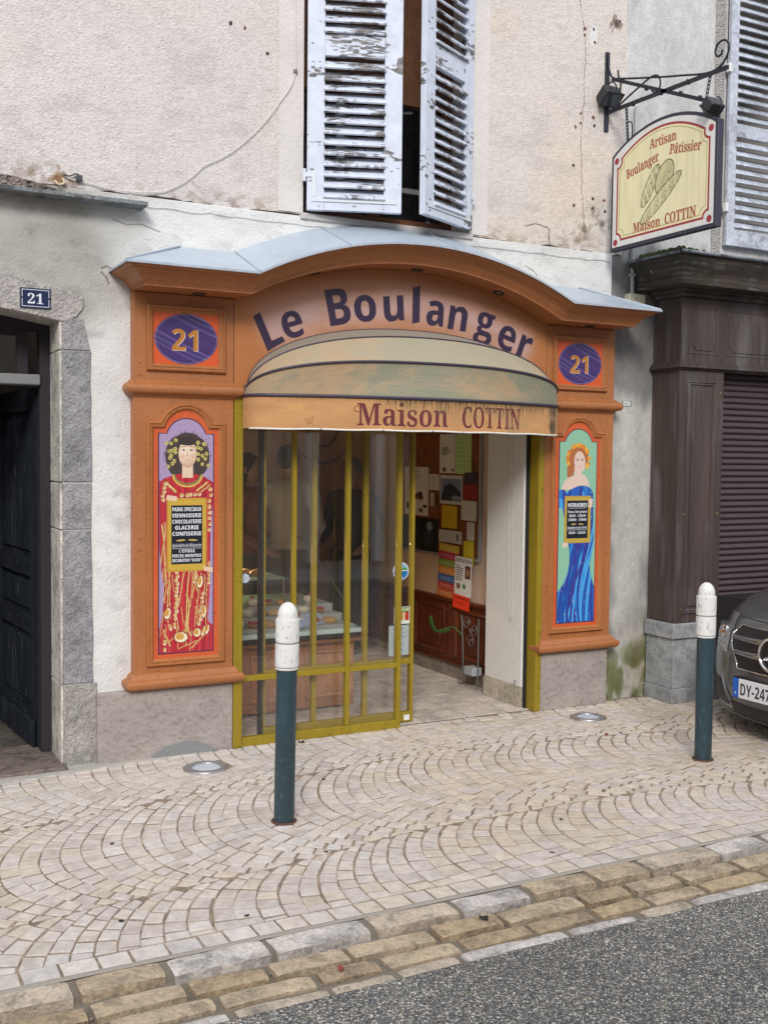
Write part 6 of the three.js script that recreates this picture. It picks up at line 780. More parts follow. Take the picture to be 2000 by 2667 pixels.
// ================================================================ hanging sign and its iron bracket
{
  const X = 4.51, iron = mat([0.022, 0.024, 0.036], 0.5, { metalness: 0.35, bumpMap: rep(bumpFine, 6), bumpScale: 0.001 });
  const t = thing('sign_bracket', 'black wrought iron bracket with scroll holding the hanging bakery sign', 'bracket', [X, 3.7, WZ]);
  put(rbox(X - 0.017, X + 0.017, 3.705, 4.205, WZ + 0.001, WZ + 0.012, 0.003), iron, 'wall_plate', t);
  put(bar([X, 3.822, -0.045], [X, 3.79, 0.99], 0.016, 0.022), iron, 'arm', t); put(bar([X, 4.02, 0.0], [X, 3.62, 0.9], 0.016, 0.022), iron, 'arm', t);
  put(tube([[X, 4.19, -0.045], [X, 4.09, -0.035], [X, 4.03, 0.0], [X, 4.005, 0.06], [X, 3.985, 0.129], [X, 3.86, 0.6], [X, 3.802, 0.88], [X, 3.83, 0.96], [X, 3.9, 0.995], [X, 3.945, 0.965], [X, 3.945, 0.915], [X, 3.91, 0.89], [X, 3.875, 0.905], [X, 3.875, 0.935], [X, 3.9, 0.945]], 0.0065, 120, 6), iron, 'scroll', t);
  put(tube([[X, 3.831, 0.05], [X, 3.88, 0.2], [X, 3.925, 0.37], [X, 3.915, 0.42], [X, 3.865, 0.445], [X, 3.83, 0.43], [X, 3.825, 0.39], [X, 3.845, 0.37]], 0.0058, 60, 6), iron, 'brace', t);
  for (const [y, z] of [[3.87, 0.32], [3.805, 0.45], [3.8, 0.52], [3.75, 0.62], [3.68, 0.78], [3.81, 0.2], [3.8, 0.68]]) put(rbox(X - 0.012, X + 0.012, y - 0.014, y + 0.014, z - 0.006, z + 0.006, 0.002), iron, 'collar', t);
  put(tube([[X, 4.06, 0.05], [X, 4.03, 0.055], [X, 3.97, 0.08], [X, 3.92, 0.07], [X, 3.9, 0.04]], 0.006, 24, 6), iron, 'hook', t);
  // board
  const s = thing('hanging_sign', 'cream hanging sign painted with loaves reading Artisan Boulanger Pâtissier', 'sign', [X, 2.92, 0.5]);
  const z0 = 0.042, z1 = 0.955, yb = 2.92, ys = 3.515, yc = 3.648;
  const outline = (e) => { const a = [[z0 + e, yb + e], [z1 - e, yb + e], [z1 - e, ys - e * 0.7]]; const n = 24, r = ((z1 - z0) ** 2 / 4 + (yc - ys) ** 2) / (2 * (yc - ys)), cy = yc - r, m = (z0 + z1) / 2; for (let i = 1; i < n; i++) { const z = lerp(z1 - e, z0 + e, i / n); a.push([z, cy + Math.sqrt((r - e) ** 2 - (z - m) ** 2)]); } a.push([z0 + e, ys - e * 0.7]); return a; };
  const toX = (g, x) => { const p = g.attributes.position, n = g.attributes.normal; for (let i = 0; i < p.count; i++) { p.setXYZ(i, x - p.getZ(i), p.getY(i), p.getX(i)); } g.computeVertexNormals(); return g; };
  put(uvBox(toX(slab(outline(0), -0.018, 0.026, [], 0.003), X)), mat([0.03, 0.03, 0.05], 0.5), 'frame', s);
  const tex = canv(1024, 816, (g, w, h) => { // z 0.042..0.955 -> u, y 2.92..3.648 -> v
    g.fillStyle = '#e8e6e2'; g.fillRect(0, 0, w, h); const Z = (z) => (z - z0) / (z1 - z0) * w, Y = (y) => (1 - (y - yb) / (yc - yb)) * h, R = rng(17);
    const path = (e, notch) => { const q = new Path2D(), x0 = Z(z0 + e), x1 = Z(z1 - e), y0 = Y(yb + e), yt = Y(ys - e * 0.75), n = notch; q.moveTo(x0 + n, y0); q.lineTo(x1 - n, y0); q.arc(x1, y0, n, Math.PI, Math.PI * 1.5); q.lineTo(x1, yt + n); q.arc(x1, yt, n, Math.PI / 2, Math.PI * 1.12); q.quadraticCurveTo(w / 2, Y(yc - e) - (yt - Y(yc - e)) * 0.98, x0 + n * 0.92, yt - n * 0.38); q.arc(x0, yt, n, -0.12 * Math.PI, Math.PI / 2); q.lineTo(x0, y0 - n); q.arc(x0, y0, n, -Math.PI / 2, 0); q.closePath(); return q; };
    g.fillStyle = '#f3eabc'; const p1 = path(0.062, 46); g.fill(p1); g.strokeStyle = '#a2303a'; g.lineWidth = 15; g.stroke(p1); const p2 = path(0.075, 50); g.strokeStyle = '#f1e8bd'; g.lineWidth = 4; g.stroke(p2); const p3 = path(0.083, 50); g.strokeStyle = '#8d6a3a'; g.lineWidth = 3.5; g.stroke(p3);
    g.fillStyle = '#a2303a'; for (const [z, y] of [[z0 + 0.052, yb + 0.05], [z1 - 0.052, yb + 0.05], [z0 + 0.052, ys - 0.038], [z1 - 0.052, ys - 0.038]]) { g.beginPath(); g.arc(Z(z), Y(y), 23, 0, 7); g.fill(); }
    const word = (s, x, y, px, rot, mw) => { g.save(); g.translate(x, y); g.rotate(rot); g.font = 'bold ' + px + 'px serif'; g.textAlign = 'center'; g.lineWidth = 6; g.strokeStyle = '#d9c48a'; g.strokeText(s, 3, 2, mw); g.fillStyle = '#a2393c'; g.fillText(s, 0, 0, mw); g.restore(); };
    word('Artisan', w * 0.51, h * 0.228, 88, 0, 258); word('Boulanger', w * 0.32, h * 0.38, 86, -0.17, 330); word('Pâtissier', w * 0.715, h * 0.35, 86, 0.14, 295); word('Maison', w * 0.37, h * 0.885, 90, 0, 275); word('COTTIN', w * 0.685, h * 0.885, 98, 0, 295);
    const ink = '#575032';
    const bread = (x, y, L, r, rot, n) => { g.save(); g.translate(x, y); g.rotate(rot); g.fillStyle = '#d9cf9f'; g.strokeStyle = ink; g.lineWidth = 7; g.beginPath(); g.ellipse(0, 0, L, r, 0, 0, 7); g.fill(); g.stroke(); g.save(); g.beginPath(); g.ellipse(0, 0, L, r, 0, 0, 7); g.clip(); for (let i = 0; i < 260; i++) { g.strokeStyle = 'rgba(80,74,46,0.42)'; g.lineWidth = 2; const a = (R() - 0.5) * 2 * L, b = (R() - 0.3) * r; g.beginPath(); g.moveTo(a, b); g.lineTo(a + 12, b + 5); g.stroke(); } g.lineWidth = 9; g.strokeStyle = '#f0e7c0'; for (let i = 0; i < n; i++) { const a = lerp(-0.75, 0.75, n > 1 ? i / (n - 1) : 0.5) * L; g.beginPath(); g.moveTo(a - r * 0.8, r); g.quadraticCurveTo(a, 0, a + r * 0.5, -r); g.stroke(); } g.restore(); g.restore(); };
    for (let i = 0; i < 200; i++) { g.strokeStyle = 'rgba(90,84,54,0.35)'; g.lineWidth = 2; const t = R(), x = lerp(w * 0.3, w * 0.68, t) + 22, y = lerp(h * 0.72, h * 0.46, t) + 46 * R() + 16; g.beginPath(); g.moveTo(x, y); g.lineTo(x + 9, y + 14); g.stroke(); }
    bread(w * 0.4, h * 0.535, 150, 46, -1.0, 5); bread(w * 0.535, h * 0.5, 118, 76, -1.05, 0); g.save(); bread(w * 0.5, h * 0.66, 235, 46, -0.62, 5); g.restore();
    for (let i = 0; i < 26; i++) { g.strokeStyle = 'rgba(120,118,100,0.07)'; g.lineWidth = 2 + R() * 8; const x = w * R(); g.beginPath(); g.moveTo(x, h * 0.1 + R() * 200); g.lineTo(x + 2, h * (0.3 + 0.7 * R())); g.stroke(); }
    grain(g, w, h, (u, v, c) => { const k = 0.97 + 0.08 * (fbm(u, v, 20, 1901, 4, 4) - 0.5); c[0] *= k; c[1] *= k; c[2] *= k; });
  });
  const face = toX(slab(outline(0.022), 0.0262, 0.0285, []), X); put(uvPlane(face, z0, yb, z1 - z0, yc - yb, 'z', 'y'), mat([0.9, 0.9, 0.9], 0.42, { map: tex }), 'painted_face', s);
  const link = (y, z, k) => uvBox(new THREE.TorusGeometry(0.011, 0.0032, 6, 12).scale(0.75, 1.3, 1).rotateY(k & 1 ? Math.PI / 2 : 0).translate(X, y, z));
  const chain = (ya, za, yb2, zb, name) => { const q = sub(name, s), n = Math.round(Math.hypot(ya - yb2, za - zb) / 0.021); for (let i = 0; i <= n; i++) put(link(lerp(ya, yb2, i / n), lerp(za, zb, i / n), i), iron, 'link', q); };
  chain(3.8, 0.14, 3.595, 0.16, 'chain'); chain(3.785, 0.856, 3.6, 0.815, 'chain'); chain(3.64, 0.87, 3.59, 0.84, 'chain');
  put(tube([[X, 3.6, 0.2], [X, 3.66, 0.2], [X, 3.7, 0.19], [X, 3.71, 0.16]], 0.0045, 16, 6), iron, 'strap', s);
  for (const z of [0.16, 0.72]) put(rbox(X - 0.032, X - 0.0265, 2.918, 2.94, z - 0.003, z + 0.003, 0.001), mat([0.06, 0.06, 0.07], 0.5), 'clip', s);
  // two floodlights
  const flood = (y, z, rot, label, sc = 1) => { const f = thing('floodlight', label, 'floodlight', [X - 0.02, y, z], 'black floodlights on the sign bracket'), M = new THREE.Matrix4().makeRotationX(rot).scale(V3(sc, sc, sc)).setPosition(X - 0.02, y, z), B = (g) => uvBox(g.applyMatrix4(M)); put(B(new RoundedBoxGeometry(0.13, 0.1, 0.075, 2, 0.012)), mat([0.02, 0.021, 0.024], 0.5), 'housing', f); put(B(new RoundedBoxGeometry(0.14, 0.11, 0.012, 1, 0.004).translate(0, 0, 0.042)), mat([0.025, 0.025, 0.028], 0.5), 'bezel', f); put(B(new THREE.BoxGeometry(0.115, 0.085, 0.004).translate(0, 0, 0.048)), phys([0.05, 0.055, 0.06], 0.08, { clearcoat: 1 }), 'lens', f); put(B(new THREE.TorusGeometry(0.06, 0.005, 6, 20, Math.PI).rotateY(Math.PI / 2).rotateX(-0.6).translate(0, 0.02, -0.01)), iron, 'yoke', f); };
  flood(3.915, -0.005, 0.9, 'black floodlight on the bracket close to the wall'); flood(3.6, 0.905, 2.4, 'black floodlight at the outer end of the sign bracket', 0.8);
}
// ================================================================ neighbouring house: grey render, wooden shopfront, car
{
  const b = thing('grey_house', 'grey rendered neighbouring house with pale louvred shutter', 'house', [6.2, 0, -0.2]);
  const gm = canv(1024, 1024, (g, w, h) => { // x 4.5..7.1, y 0..5
    g.fillStyle = '#a9a6a2'; g.fillRect(0, 0, w, h);
    grain(g, w, h, (u, v, c) => { const x = 4.5 + u * 2.6, y = v * 5, n = fbm(u, v, 6, 2001, 5), m = fbm(u, v, 22, 2005, 4), f = fbm(u, v, 128, 2009, 2), up = sst(2.95, 3.1, y + 0.1 * (n - 0.5)); const k = 0.97 + 0.2 * (n - 0.5) + 0.16 * (m - 0.5) + 0.1 * (f - 0.5); c[0] = lerp(190, 208, up) * k; c[1] = lerp(187, 206, up) * k; c[2] = lerp(182, 205, up) * k;
      const soot = sst(0.5, 0.72, fbm(u, v, 9, 2013, 4) + 0.18 * sst(1.6, 2.6, y) * sst(3.0, 2.8, y)); c[0] *= 1 - 0.3 * soot; c[1] *= 1 - 0.3 * soot; c[2] *= 1 - 0.29 * soot;
      const moss = sst(0.36, 0.6, fbm(u, v, 34, 2021, 5)) * sst(0.44, 0.26, y + 0.24 * (fbm(u, v, 14, 2027, 4) - 0.5)), mt = fbm(u, v, 60, 2029, 3); c[0] = lerp(c[0], 78 + 40 * mt, moss * 0.85); c[1] = lerp(c[1], 86 + 30 * mt, moss * 0.85); c[2] = lerp(c[2], 46 + 30 * mt, moss * 0.85);
      const damp = sst(0.48, 0.66, fbm(u, v, 11, 2031, 4)) * sst(0.75, 0.3, y); c[0] *= 1 - 0.12 * damp; c[1] *= 1 - 0.15 * damp; c[2] *= 1 - 0.22 * damp; });
  });
  const bp = bumpPlaster.clone(); bp.repeat.set(6, 11);
  put(uvPlane(slab([[4.588, 0], [5.33, 0], [5.33, 2.9], [9, 2.9], [9, 6.2], [4.668, 6.2], [4.668, 2.936], [4.588, 2.93]], -0.4, WZ - 0.012, [[[5.56, 3.1], [6.65, 3.1], [6.65, 5.0], [5.56, 5.0]]]), 4.5, 0, 2.6, 5), mat([0.92, 0.92, 0.92], 0.93, { map: gm, bumpMap: bp, bumpScale: 0.008 }), 'rendered_wall', b);
  put(box(5.3, 9, -0.05, 2.9, -0.4, -0.3), mat([0.1, 0.1, 0.1], 0.9), 'wall_behind_shutter', b);
  put([box(5.4, 6.8, 2.95, 3.1, -1.2, -0.401), box(5.4, 6.8, 5.0, 5.1, -1.2, -0.401), box(5.35, 5.45, 2.95, 5.1, -1.2, -0.401), box(6.75, 6.85, 2.95, 5.1, -1.2, -0.401), box(5.35, 6.85, 2.95, 5.1, -1.3, -1.2)], mat([0.46, 0.43, 0.4], 0.9), 'room_behind_window', b);
  put(slab([[5.45, 3.0], [5.53, 3.0], [5.535, 3.6], [5.53, 5.2], [5.44, 5.2], [5.45, 4.2], [5.46, 3.5]], WZ - 0.012, WZ, [], 0.004), mat([0.42, 0.4, 0.38], 0.9, { bumpMap: rep(bumpRough, 3), bumpScale: 0.015 }), 'window_jamb', b);
  const pm = mat([0.68, 0.72, 0.78], 0.55, { map: stoneMap(2051, 255, 255, 255, 0.1) }), q = sub('shutter', b), zf = WZ + 0.035;
  put(rbox(5.55, 5.622, 3.1, 5.0, zf - 0.03, zf, 0.003), pm, 'stile', q); put(rbox(6.03, 6.1, 3.1, 5.0, zf - 0.03, zf, 0.003), pm, 'stile', q); put(rbox(5.623, 6.029, 3.105, 3.2, zf - 0.029, zf - 0.001, 0.003), pm, 'rail', q); put(rbox(5.623, 6.029, 3.83, 3.92, zf - 0.029, zf - 0.001, 0.003), pm, 'rail', q);
  for (let y = 3.235; y < 4.95; y += 0.061) { if (y > 3.79 && y < 3.95) continue; put(uvBox(new RoundedBoxGeometry(0.412, 0.01, 0.068, 1, 0.002).rotateX(0.85).translate(5.826, y, zf - 0.015)), pm, 'slat', q); }
  put(rbox(5.545, 6.1, 3.085, 3.1045, zf - 0.031, zf + 0.003, 0.002), pm, 'drip_rail', q); for (const y of [3.31, 4.25]) put(rbox(5.525, 5.552, y, y + 0.06, zf - 0.02, zf + 0.012, 0.004), mat([0.7, 0.7, 0.68], 0.5), 'hinge', q);
}
{ // conduit and junction box on the grey wall
  const t = thing('junction_box', 'cream junction box with grey conduit above it on the grey wall', 'junction box', [4.77, 2.6, WZ]); const z = WZ - 0.012;
  put(rbox(4.703, 4.838, 2.6, 2.688, z, z + 0.055, 0.006), mat([0.66, 0.63, 0.46], 0.5), 'box_body', t); put(tube([[4.752, 2.688, z + 0.02], [4.752, 2.9, z + 0.018], [4.755, 3.2, z + 0.018], [4.758, 3.9, z + 0.018]], 0.013, 30, 10), mat([0.42, 0.42, 0.42], 0.55), 'conduit', t); put(rbox(4.73, 4.774, 2.805, 2.822, z, z + 0.036, 0.004), mat([0.4, 0.4, 0.4], 0.5), 'conduit_clip', t); put(cyl(4.752, 2.688, z + 0.02, 0.01, 0.02, 12), mat([0.15, 0.15, 0.15], 0.5), 'gland', t); put(box(4.75, 4.766, 2.655, 2.66, z + 0.0545, z + 0.056), mat([0.05, 0.05, 0.05], 0.6), 'slot', t);
}
{ const t = thing('asset_plate', 'tiny white metal plate numbered KS-0117 on the grey wall', 'plate', [4.742, 1.958, WZ - 0.011]); const z = WZ - 0.0115; const tx = canv(160, 56, (g, w, h) => { g.fillStyle = '#e8ecee'; g.fillRect(0, 0, w, h); g.fillStyle = '#26282c'; g.font = 'bold italic 36px sans-serif'; g.textAlign = 'center'; g.fillText('KS-0117', w / 2, 41, w - 14); }); put(rbox(4.7, 4.784, 1.955, 1.99, z, z + 0.003, 0.001), mat([0.4, 0.42, 0.44], 0.35, { metalness: 0.7 }), 'backing', t); put(uvPlane(box(4.712, 4.774, 1.959, 1.986, z + 0.0031, z + 0.0042), 4.712, 1.959, 0.062, 0.027), mat([0.9, 0.9, 0.9], 0.4, { map: tx }), 'number_strip', t); }
{ // dark wooden shopfront next door, roller shutter down
  const t = thing('closed_shopfront', 'weathered dark brown wooden shopfront with roller shutter down', 'shopfront', [6.0, 0, 0]);
  const wt = canv(512, 1024, (g, w, h) => { g.fillStyle = '#6d564c'; g.fillRect(0, 0, w, h); grain(g, w, h, (u, v, c) => { const n = fbm(u, v, 5, 2101, 5, 3), s = tn(u, v, 120, 2105, 5) * 0.6 + tn(u, v, 40, 2107, 3) * 0.4, k = 0.9 + 0.28 * (s - 0.5) + 0.4 * (n - 0.5); const pale = sst(0.5, 0.72, fbm(u, v, 9, 2111, 4, 3)); c[0] = lerp(108, 132, pale) * k; c[1] = lerp(92, 126, pale) * k; c[2] = lerp(86, 126, pale) * k; }); });
  wt.repeat.set(1 / 0.7, 1 / 1.4); const wm = mat([0.5, 0.475, 0.475], 0.65, { map: wt, bumpMap: rep(bumpFine, 4, 1), bumpScale: 0.003 });
  const F = 0.2, B = WZ + 0.002;
  put(rbox(4.952, 5.337, 0.532, 2.19, B, F, 0.004), wm, 'pilaster', t);
  for (const [x0, x1, y0, y1, z] of [[5.015, 5.27, 0.59, 2.12, F]]) { put(mould([[x0, y0], [x1, y0], [x1, y1], [x0, y1]], [[-0.001, -0.001], [0, 0.006], [0.008, 0.01], [0.014, 0.004], [0.022, 0.008], [0.03, 0.0015]], z), wm, 'panel_moulding', t); put(rbox(x0 + 0.045, x1 - 0.045, y0 + 0.05, y1 - 0.05, z - 0.002, z + 0.008, 0.004), wm, 'raised_panel', t); }
  for (const [x, y] of [[5.005, 1.25], [5.3, 1.25], [5.3, 2.05], [5.0, 0.62]]) put(uvBox(new THREE.CylinderGeometry(0.007, 0.007, 0.006, 12).rotateX(Math.PI / 2).translate(x, y, F + 0.003)), mat([0.5, 0.4, 0.2], 0.3, { metalness: 0.8 }), 'stud', t);
  // belt, frieze with panels, box cornice and zinc
  const step = (prof, name, m) => { for (const [o, y0, y1] of prof) put(rbox(4.952 - o, 8.6, y0, y1, B, F + o, 0.004), m, name, t); };
  step([[0.012, 2.1905, 2.202], [0.03, 2.2022, 2.225], [0.02, 2.2252, 2.24]], 'belt_moulding', wm);
  put(rbox(4.955, 8.6, 2.2402, 2.66, B, F + 0.002, 0.004), wm, 'frieze', t);
  for (const [x0, x1] of [[5.022, 5.27], [5.346, 6.1], [6.18, 6.9]]) { put(mould([[x0, 2.297], [x1, 2.297], [x1, 2.597], [x0, 2.597]], [[-0.001, -0.001], [0, 0.003], [0.004, 0.0045], [0.008, 0.003], [0.01, 0.0005]], F + 0.002), wm, 'panel_moulding', t); const i = 0.022, r = 0.03, P = [[x0 + i + r, 2.297 + i], [x1 - i - r, 2.297 + i], ...arcPts(x1 - i, 2.297 + i, r, Math.PI, Math.PI / 2, 5), [x1 - i, 2.597 - i - r], ...arcPts(x1 - i, 2.597 - i, r, -Math.PI / 2, -Math.PI, 5), [x0 + i + r, 2.597 - i], ...arcPts(x0 + i, 2.597 - i, r, 0, -Math.PI / 2, 5), [x0 + i, 2.297 + i + r], ...arcPts(x0 + i, 2.297 + i, r, Math.PI / 2, 0, 5)]; put(slab(P, F, F + 0.0065, [], 0.002), wm, 'raised_panel', t); }
  const mossy = canv(512, 256, (g, w, h) => { g.fillStyle = '#5a4a40'; g.fillRect(0, 0, w, h); grain(g, w, h, (u, v, c) => { const n = fbm(u, v, 10, 2201, 5, 5), k = 0.75 + 0.6 * (fbm(u, v, 4, 2205, 4, 40) - 0.35), m = 0.7 * sst(0.5, 0.75, fbm(u, v, 14, 2211, 5, 7)), q = 0.6 * sst(0.58, 0.75, n * 0.6 + 0.4 * tn(u, v, 6, 2219, 60)); c[0] = lerp(lerp(108 * k, 60, m), 150, q); c[1] = lerp(lerp(94 * k, 66, m), 152, q); c[2] = lerp(lerp(84 * k, 42, m), 154, q); }); }); mossy.repeat.set(1 / 0.9, 1 / 0.45);
  const mm = mat([0.45, 0.44, 0.43], 0.85, { map: mossy, bumpMap: rep(bumpPlaster, 3), bumpScale: 0.008 });
  step([[0.03, 2.6605, 2.69], [0.06, 2.6902, 2.708]], 'bed_moulding', wm);
  const CO = 0.165; put(rbox(4.952 - CO, 8.6, 2.7085, 2.765, B, F + CO, 0.005), mm, 'cornice_board', t); 
  { const prof = [[CO - 0.004, 2.7655], [CO, 2.775], [CO + 0.004, 2.79], [CO + 0.018, 2.81], [CO + 0.035, 2.835], [CO + 0.05, 2.865], [CO + 0.055, 2.885]], v = []; const row = ([o, y]) => [[4.952 - o, y, B], [4.952 - o, y, F + o], [8.6, y, F + o]]; for (let k = 0; k + 1 < prof.length; k++) for (let i = 0; i < 2; i++) { const A = row(prof[k])[i], Bq = row(prof[k])[i + 1], C = row(prof[k + 1])[i + 1], D = row(prof[k + 1])[i]; v.push(...A, ...Bq, ...C, ...A, ...C, ...D); } const g = new THREE.BufferGeometry(); g.setAttribute('position', new THREE.Float32BufferAttribute(v, 3)); g.computeVertexNormals(); put(uvBox(creased(g, 0.6)), mm, 'crown_moulding', t); }
  const zn = mat([0.38, 0.4, 0.42], 0.5, { metalness: 0.4, map: stoneMap(2231, 240, 246, 250, 0.25) }); put(slab([[4.952 - CO - 0.07, -(F + CO + 0.07)], [8.6, -(F + CO + 0.07)], [8.6, -B], [4.952 - CO - 0.07, -B]], 2.886, 2.9).rotateX(-Math.PI / 2), zn, 'zinc_cap', t); put(tube([[4.952 - CO - 0.07, 2.893, B], [4.952 - CO - 0.07, 2.893, F + CO + 0.07]], 0.011, 4, 8), zn, 'zinc_bead', t); put(tube([[4.952 - CO - 0.07, 2.893, F + CO + 0.07], [6.5, 2.893, F + CO + 0.07], [8.6, 2.893, F + CO + 0.07]], 0.011, 8, 8), zn, 'zinc_bead', t);
  { const R = rng(23), tufts = [], gm = mat([0.06, 0.085, 0.02], 0.9, { side: THREE.DoubleSide }); for (let i = 0; i < 260; i++) { const x = 4.73 + R() * R() * 0.3, z = B + R() * 0.45; tufts.push(new THREE.IcosahedronGeometry(0.006 + R() * 0.013, 0).translate(4.72 + (R() > 0.5 ? 0 : R() * 0.2) + 0.01 * R(), 2.9 + R() * 0.012, lerp(0.05, F + CO + 0.06, R()))); } put(tufts, gm, 'moss', t).userData.kind = 'stuff'; }
  put(tube([[4.76, 2.89, 0.1], [4.755, 2.86, 0.11], [4.765, 2.82, 0.11], [4.78, 2.8, 0.12]], 0.0035, 16, 5), mat([0.6, 0.58, 0.45], 0.6), 'loose_wire', t);
  // stone foot
  const st = stoneMap(2301, 186, 187, 184, 0.05); st.repeat.set(2, 2); const sm = mat([0.9, 0.91, 0.91], 0.85, { map: st, bumpMap: rep(bumpPlaster, 3), bumpScale: 0.008 });
  put(rbox(4.926, 5.36, 0.43, 0.53, B, F + 0.024, 0.008), sm, 'stone_cap', t); put(rbox(4.945, 5.345, 0.098, 0.4295, B, F + 0.006, 0.004), sm, 'stone_block', t); put(rbox(4.935, 5.355, 0.0, 0.0975, B, F + 0.014, 0.006), sm, 'stone_base', t);
  put(rbox(5.361, 8.6, 0.0, 0.12, B, F - 0.02, 0.006), sm, 'stone_sill', t);
  // roller shutter slats
  const sl = mat([0.058, 0.037, 0.042], 0.55, { bumpMap: rep(bumpFine, 2), bumpScale: 0.001 }), slatG = (() => { const pr = []; for (let i = 0; i <= 8; i++) { const a = i / 8; pr.push([a * 0.041, 0.016 * Math.sin(Math.PI * Math.pow(a, 0.8))]); } return gridGeo(1, 8, (u, v) => { const i = Math.round(v * 8); return [lerp(5.3375, 8.55, u), pr[i][0], pr[i][1]]; }); })();
  for (let y = 0.122; y < 2.185; y += 0.0415) { const m = new THREE.Mesh(slatG, sl); m.name = 'slat'; m.position.set(-6.0, y, 0.1); m.castShadow = m.receiveShadow = true; t.add(m); }
  put(rbox(5.338, 5.372, 0.122, 2.19, 0.118, 0.15, 0.003), mat([0.3, 0.28, 0.27], 0.6), 'guide_rail', t);
}
// ================================================================ parked car
{
  const car = thing('parked_car', 'dark grey saloon car parked on the pavement facing the bakery', 'car', [4.665, 0.0, 1.29]);
  const paint = phys([0.11, 0.113, 0.122], 0.3, { metalness: 0.45, clearcoat: 1, clearcoatRoughness: 0.04 }), chrome = mat([0.75, 0.76, 0.78], 0.12, { metalness: 1 }), black = mat([0.012, 0.012, 0.014], 0.45), gloss = phys([0.015, 0.016, 0.018], 0.15, { clearcoat: 1 }), glassD = phys([0.02, 0.024, 0.028], 0.05, { clearcoat: 1 });
  const W = 0.905, prof = [[0.1, 0.105], [0.045, 0.125], [0.02, 0.17], [0.008, 0.24], [0.0, 0.33], [0.004, 0.42], [0.014, 0.5], [0.035, 0.58], [0.07, 0.65], [0.125, 0.705], [0.21, 0.745], [0.4, 0.79], [0.75, 0.845], [1.12, 0.88]];
  const interp = (s) => { const f = clamp(s) * (prof.length - 1), i = Math.min(prof.length - 2, Math.floor(f)), t = f - i, p = [Math.max(0, i - 1), i, i + 1, Math.min(prof.length - 1, i + 2)].map((k) => prof[k]), cr = (a, b, c, d) => 0.5 * (2 * b + (c - a) * t + (2 * a - 5 * b + 4 * c - d) * t * t + (3 * b - a - 3 * c + d) * t * t * t); return [cr(p[0][0], p[1][0], p[2][0], p[3][0]), cr(p[0][1], p[1][1], p[2][1], p[3][1])]; };
  const bow = (z) => 0.66 * Math.pow(Math.abs(z), 2.5);
  const body = (s, z) => { const [x, y] = interp(s), k = sst(1.1, 0.1, x), e = Math.pow(Math.abs(z) / W, 4), hood = sst(0.6, 0.75, y); return [x + bow(z) * (0.25 + 0.75 * k) * (x < 1.1 ? 1 : 0) + (y > 0.6 ? 0.1 * sst(0.3, 0.0, x) * Math.pow(Math.abs(z) / W, 2) : 0), y - 0.07 * e * hood + 0.012 * hood * sst(0.3, 0.55, Math.abs(z)) * sst(0.75, 0.6, Math.abs(z)), z]; };
  const frontX = (y, z) => { let lo = 0, hi = 0.8; for (let i = 0; i < 30; i++) { const m = (lo + hi) / 2; if (body(m, z)[1] < y) lo = m; else hi = m; } return body((lo + hi) / 2, z)[0]; };
  put(gridGeo(64, 72, (u, v) => body(v, lerp(-W, W, u))), paint, 'body', car, true);
  for (const s of [-1, 1]) { // flank: from the bonnet edge down to the sill and back to the tail
    put(gridGeo(40, 8, (u, v) => { const x0 = body(0.35, W)[0], x = lerp(x0, 4.4, u), top = x < 1.6 ? lerp(body(0.35, W)[1], 0.815, sst(x0, x0 + 0.75, x)) : 0.83, y = lerp(0.17, top, v); return [x, y, s * (W + 0.022 * Math.sin(Math.PI * v) - 0.03 * sst(3.9, 4.4, x))]; }), paint, 'flank', car, true);
    put(gridGeo(6, 14, (u, v) => { const a = body(v * 0.5, W), b = [body(0.35, W)[0], a[1]]; return [lerp(a[0], Math.max(a[0], b[0]), u), a[1], s * (W + 0.022 * Math.sin(Math.PI * clamp((a[1] - 0.17) / 0.6)) * u)]; }), paint, 'bumper_corner', car, true);
  }
  put(gridGeo(24, 24, (u, v) => { const P = [[1.1, 0.875], [1.75, 1.2], [2.2, 1.345], [2.8, 1.36], [3.3, 1.29], [3.9, 0.95], [4.4, 0.86]], f = v * 6, i = Math.min(5, Math.floor(f)), t = f - i, x = lerp(P[i][0], P[i + 1][0], t), y = lerp(P[i][1], P[i + 1][1], t), h = sst(0.9, 1.3, y), w = lerp(W, 0.56, h), z = lerp(-w, w, u); return [x + 0.12 * Math.pow(Math.abs(z) / W, 2) * (x < 2 ? 1 : -1), y - 0.05 * Math.pow(Math.abs(z) / w, 4), z]; }), glassD, 'cabin', car, true);
  for (const s of [-1, 1]) put(gridGeo(12, 4, (u, v) => { const x = lerp(1.25, 4.2, u), top = Math.min(1.3, 0.83 + 0.9 * Math.min(x - 1.2, 4.3 - x)); return [x, lerp(0.82, Math.max(0.83, top), v), s * lerp(W, lerp(W, 0.57, sst(0.85, 1.3, top)), v)]; }), glassD, 'side_window', car, true);
  put(box(0.25, 4.3, 0.17, 0.75, -0.8, 0.8).translate(0.12, 0, 0), black, 'chassis', car, true); put(gridGeo(10, 6, (u, v) => [4.4 + 0.03 * Math.sin(Math.PI * u), lerp(0.25, 0.86, v), lerp(-W, W, u)]), paint, 'tail', car, true);
  for (const x of [0.9, 3.55]) for (const s of [-1, 1]) { const q = new THREE.Group(); q.name = 'wheel'; q.position.set(x, 0.305, s * 0.79); car.add(q); const ty = new THREE.Mesh(new THREE.TorusGeometry(0.225, 0.08, 12, 36), black); ty.name = 'tyre'; const ri = new THREE.Mesh(new THREE.CylinderGeometry(0.2, 0.2, 0.12, 30).rotateX(Math.PI / 2), mat([0.35, 0.35, 0.36], 0.3, { metalness: 0.9 })); ri.name = 'rim'; q.add(ty, ri); }
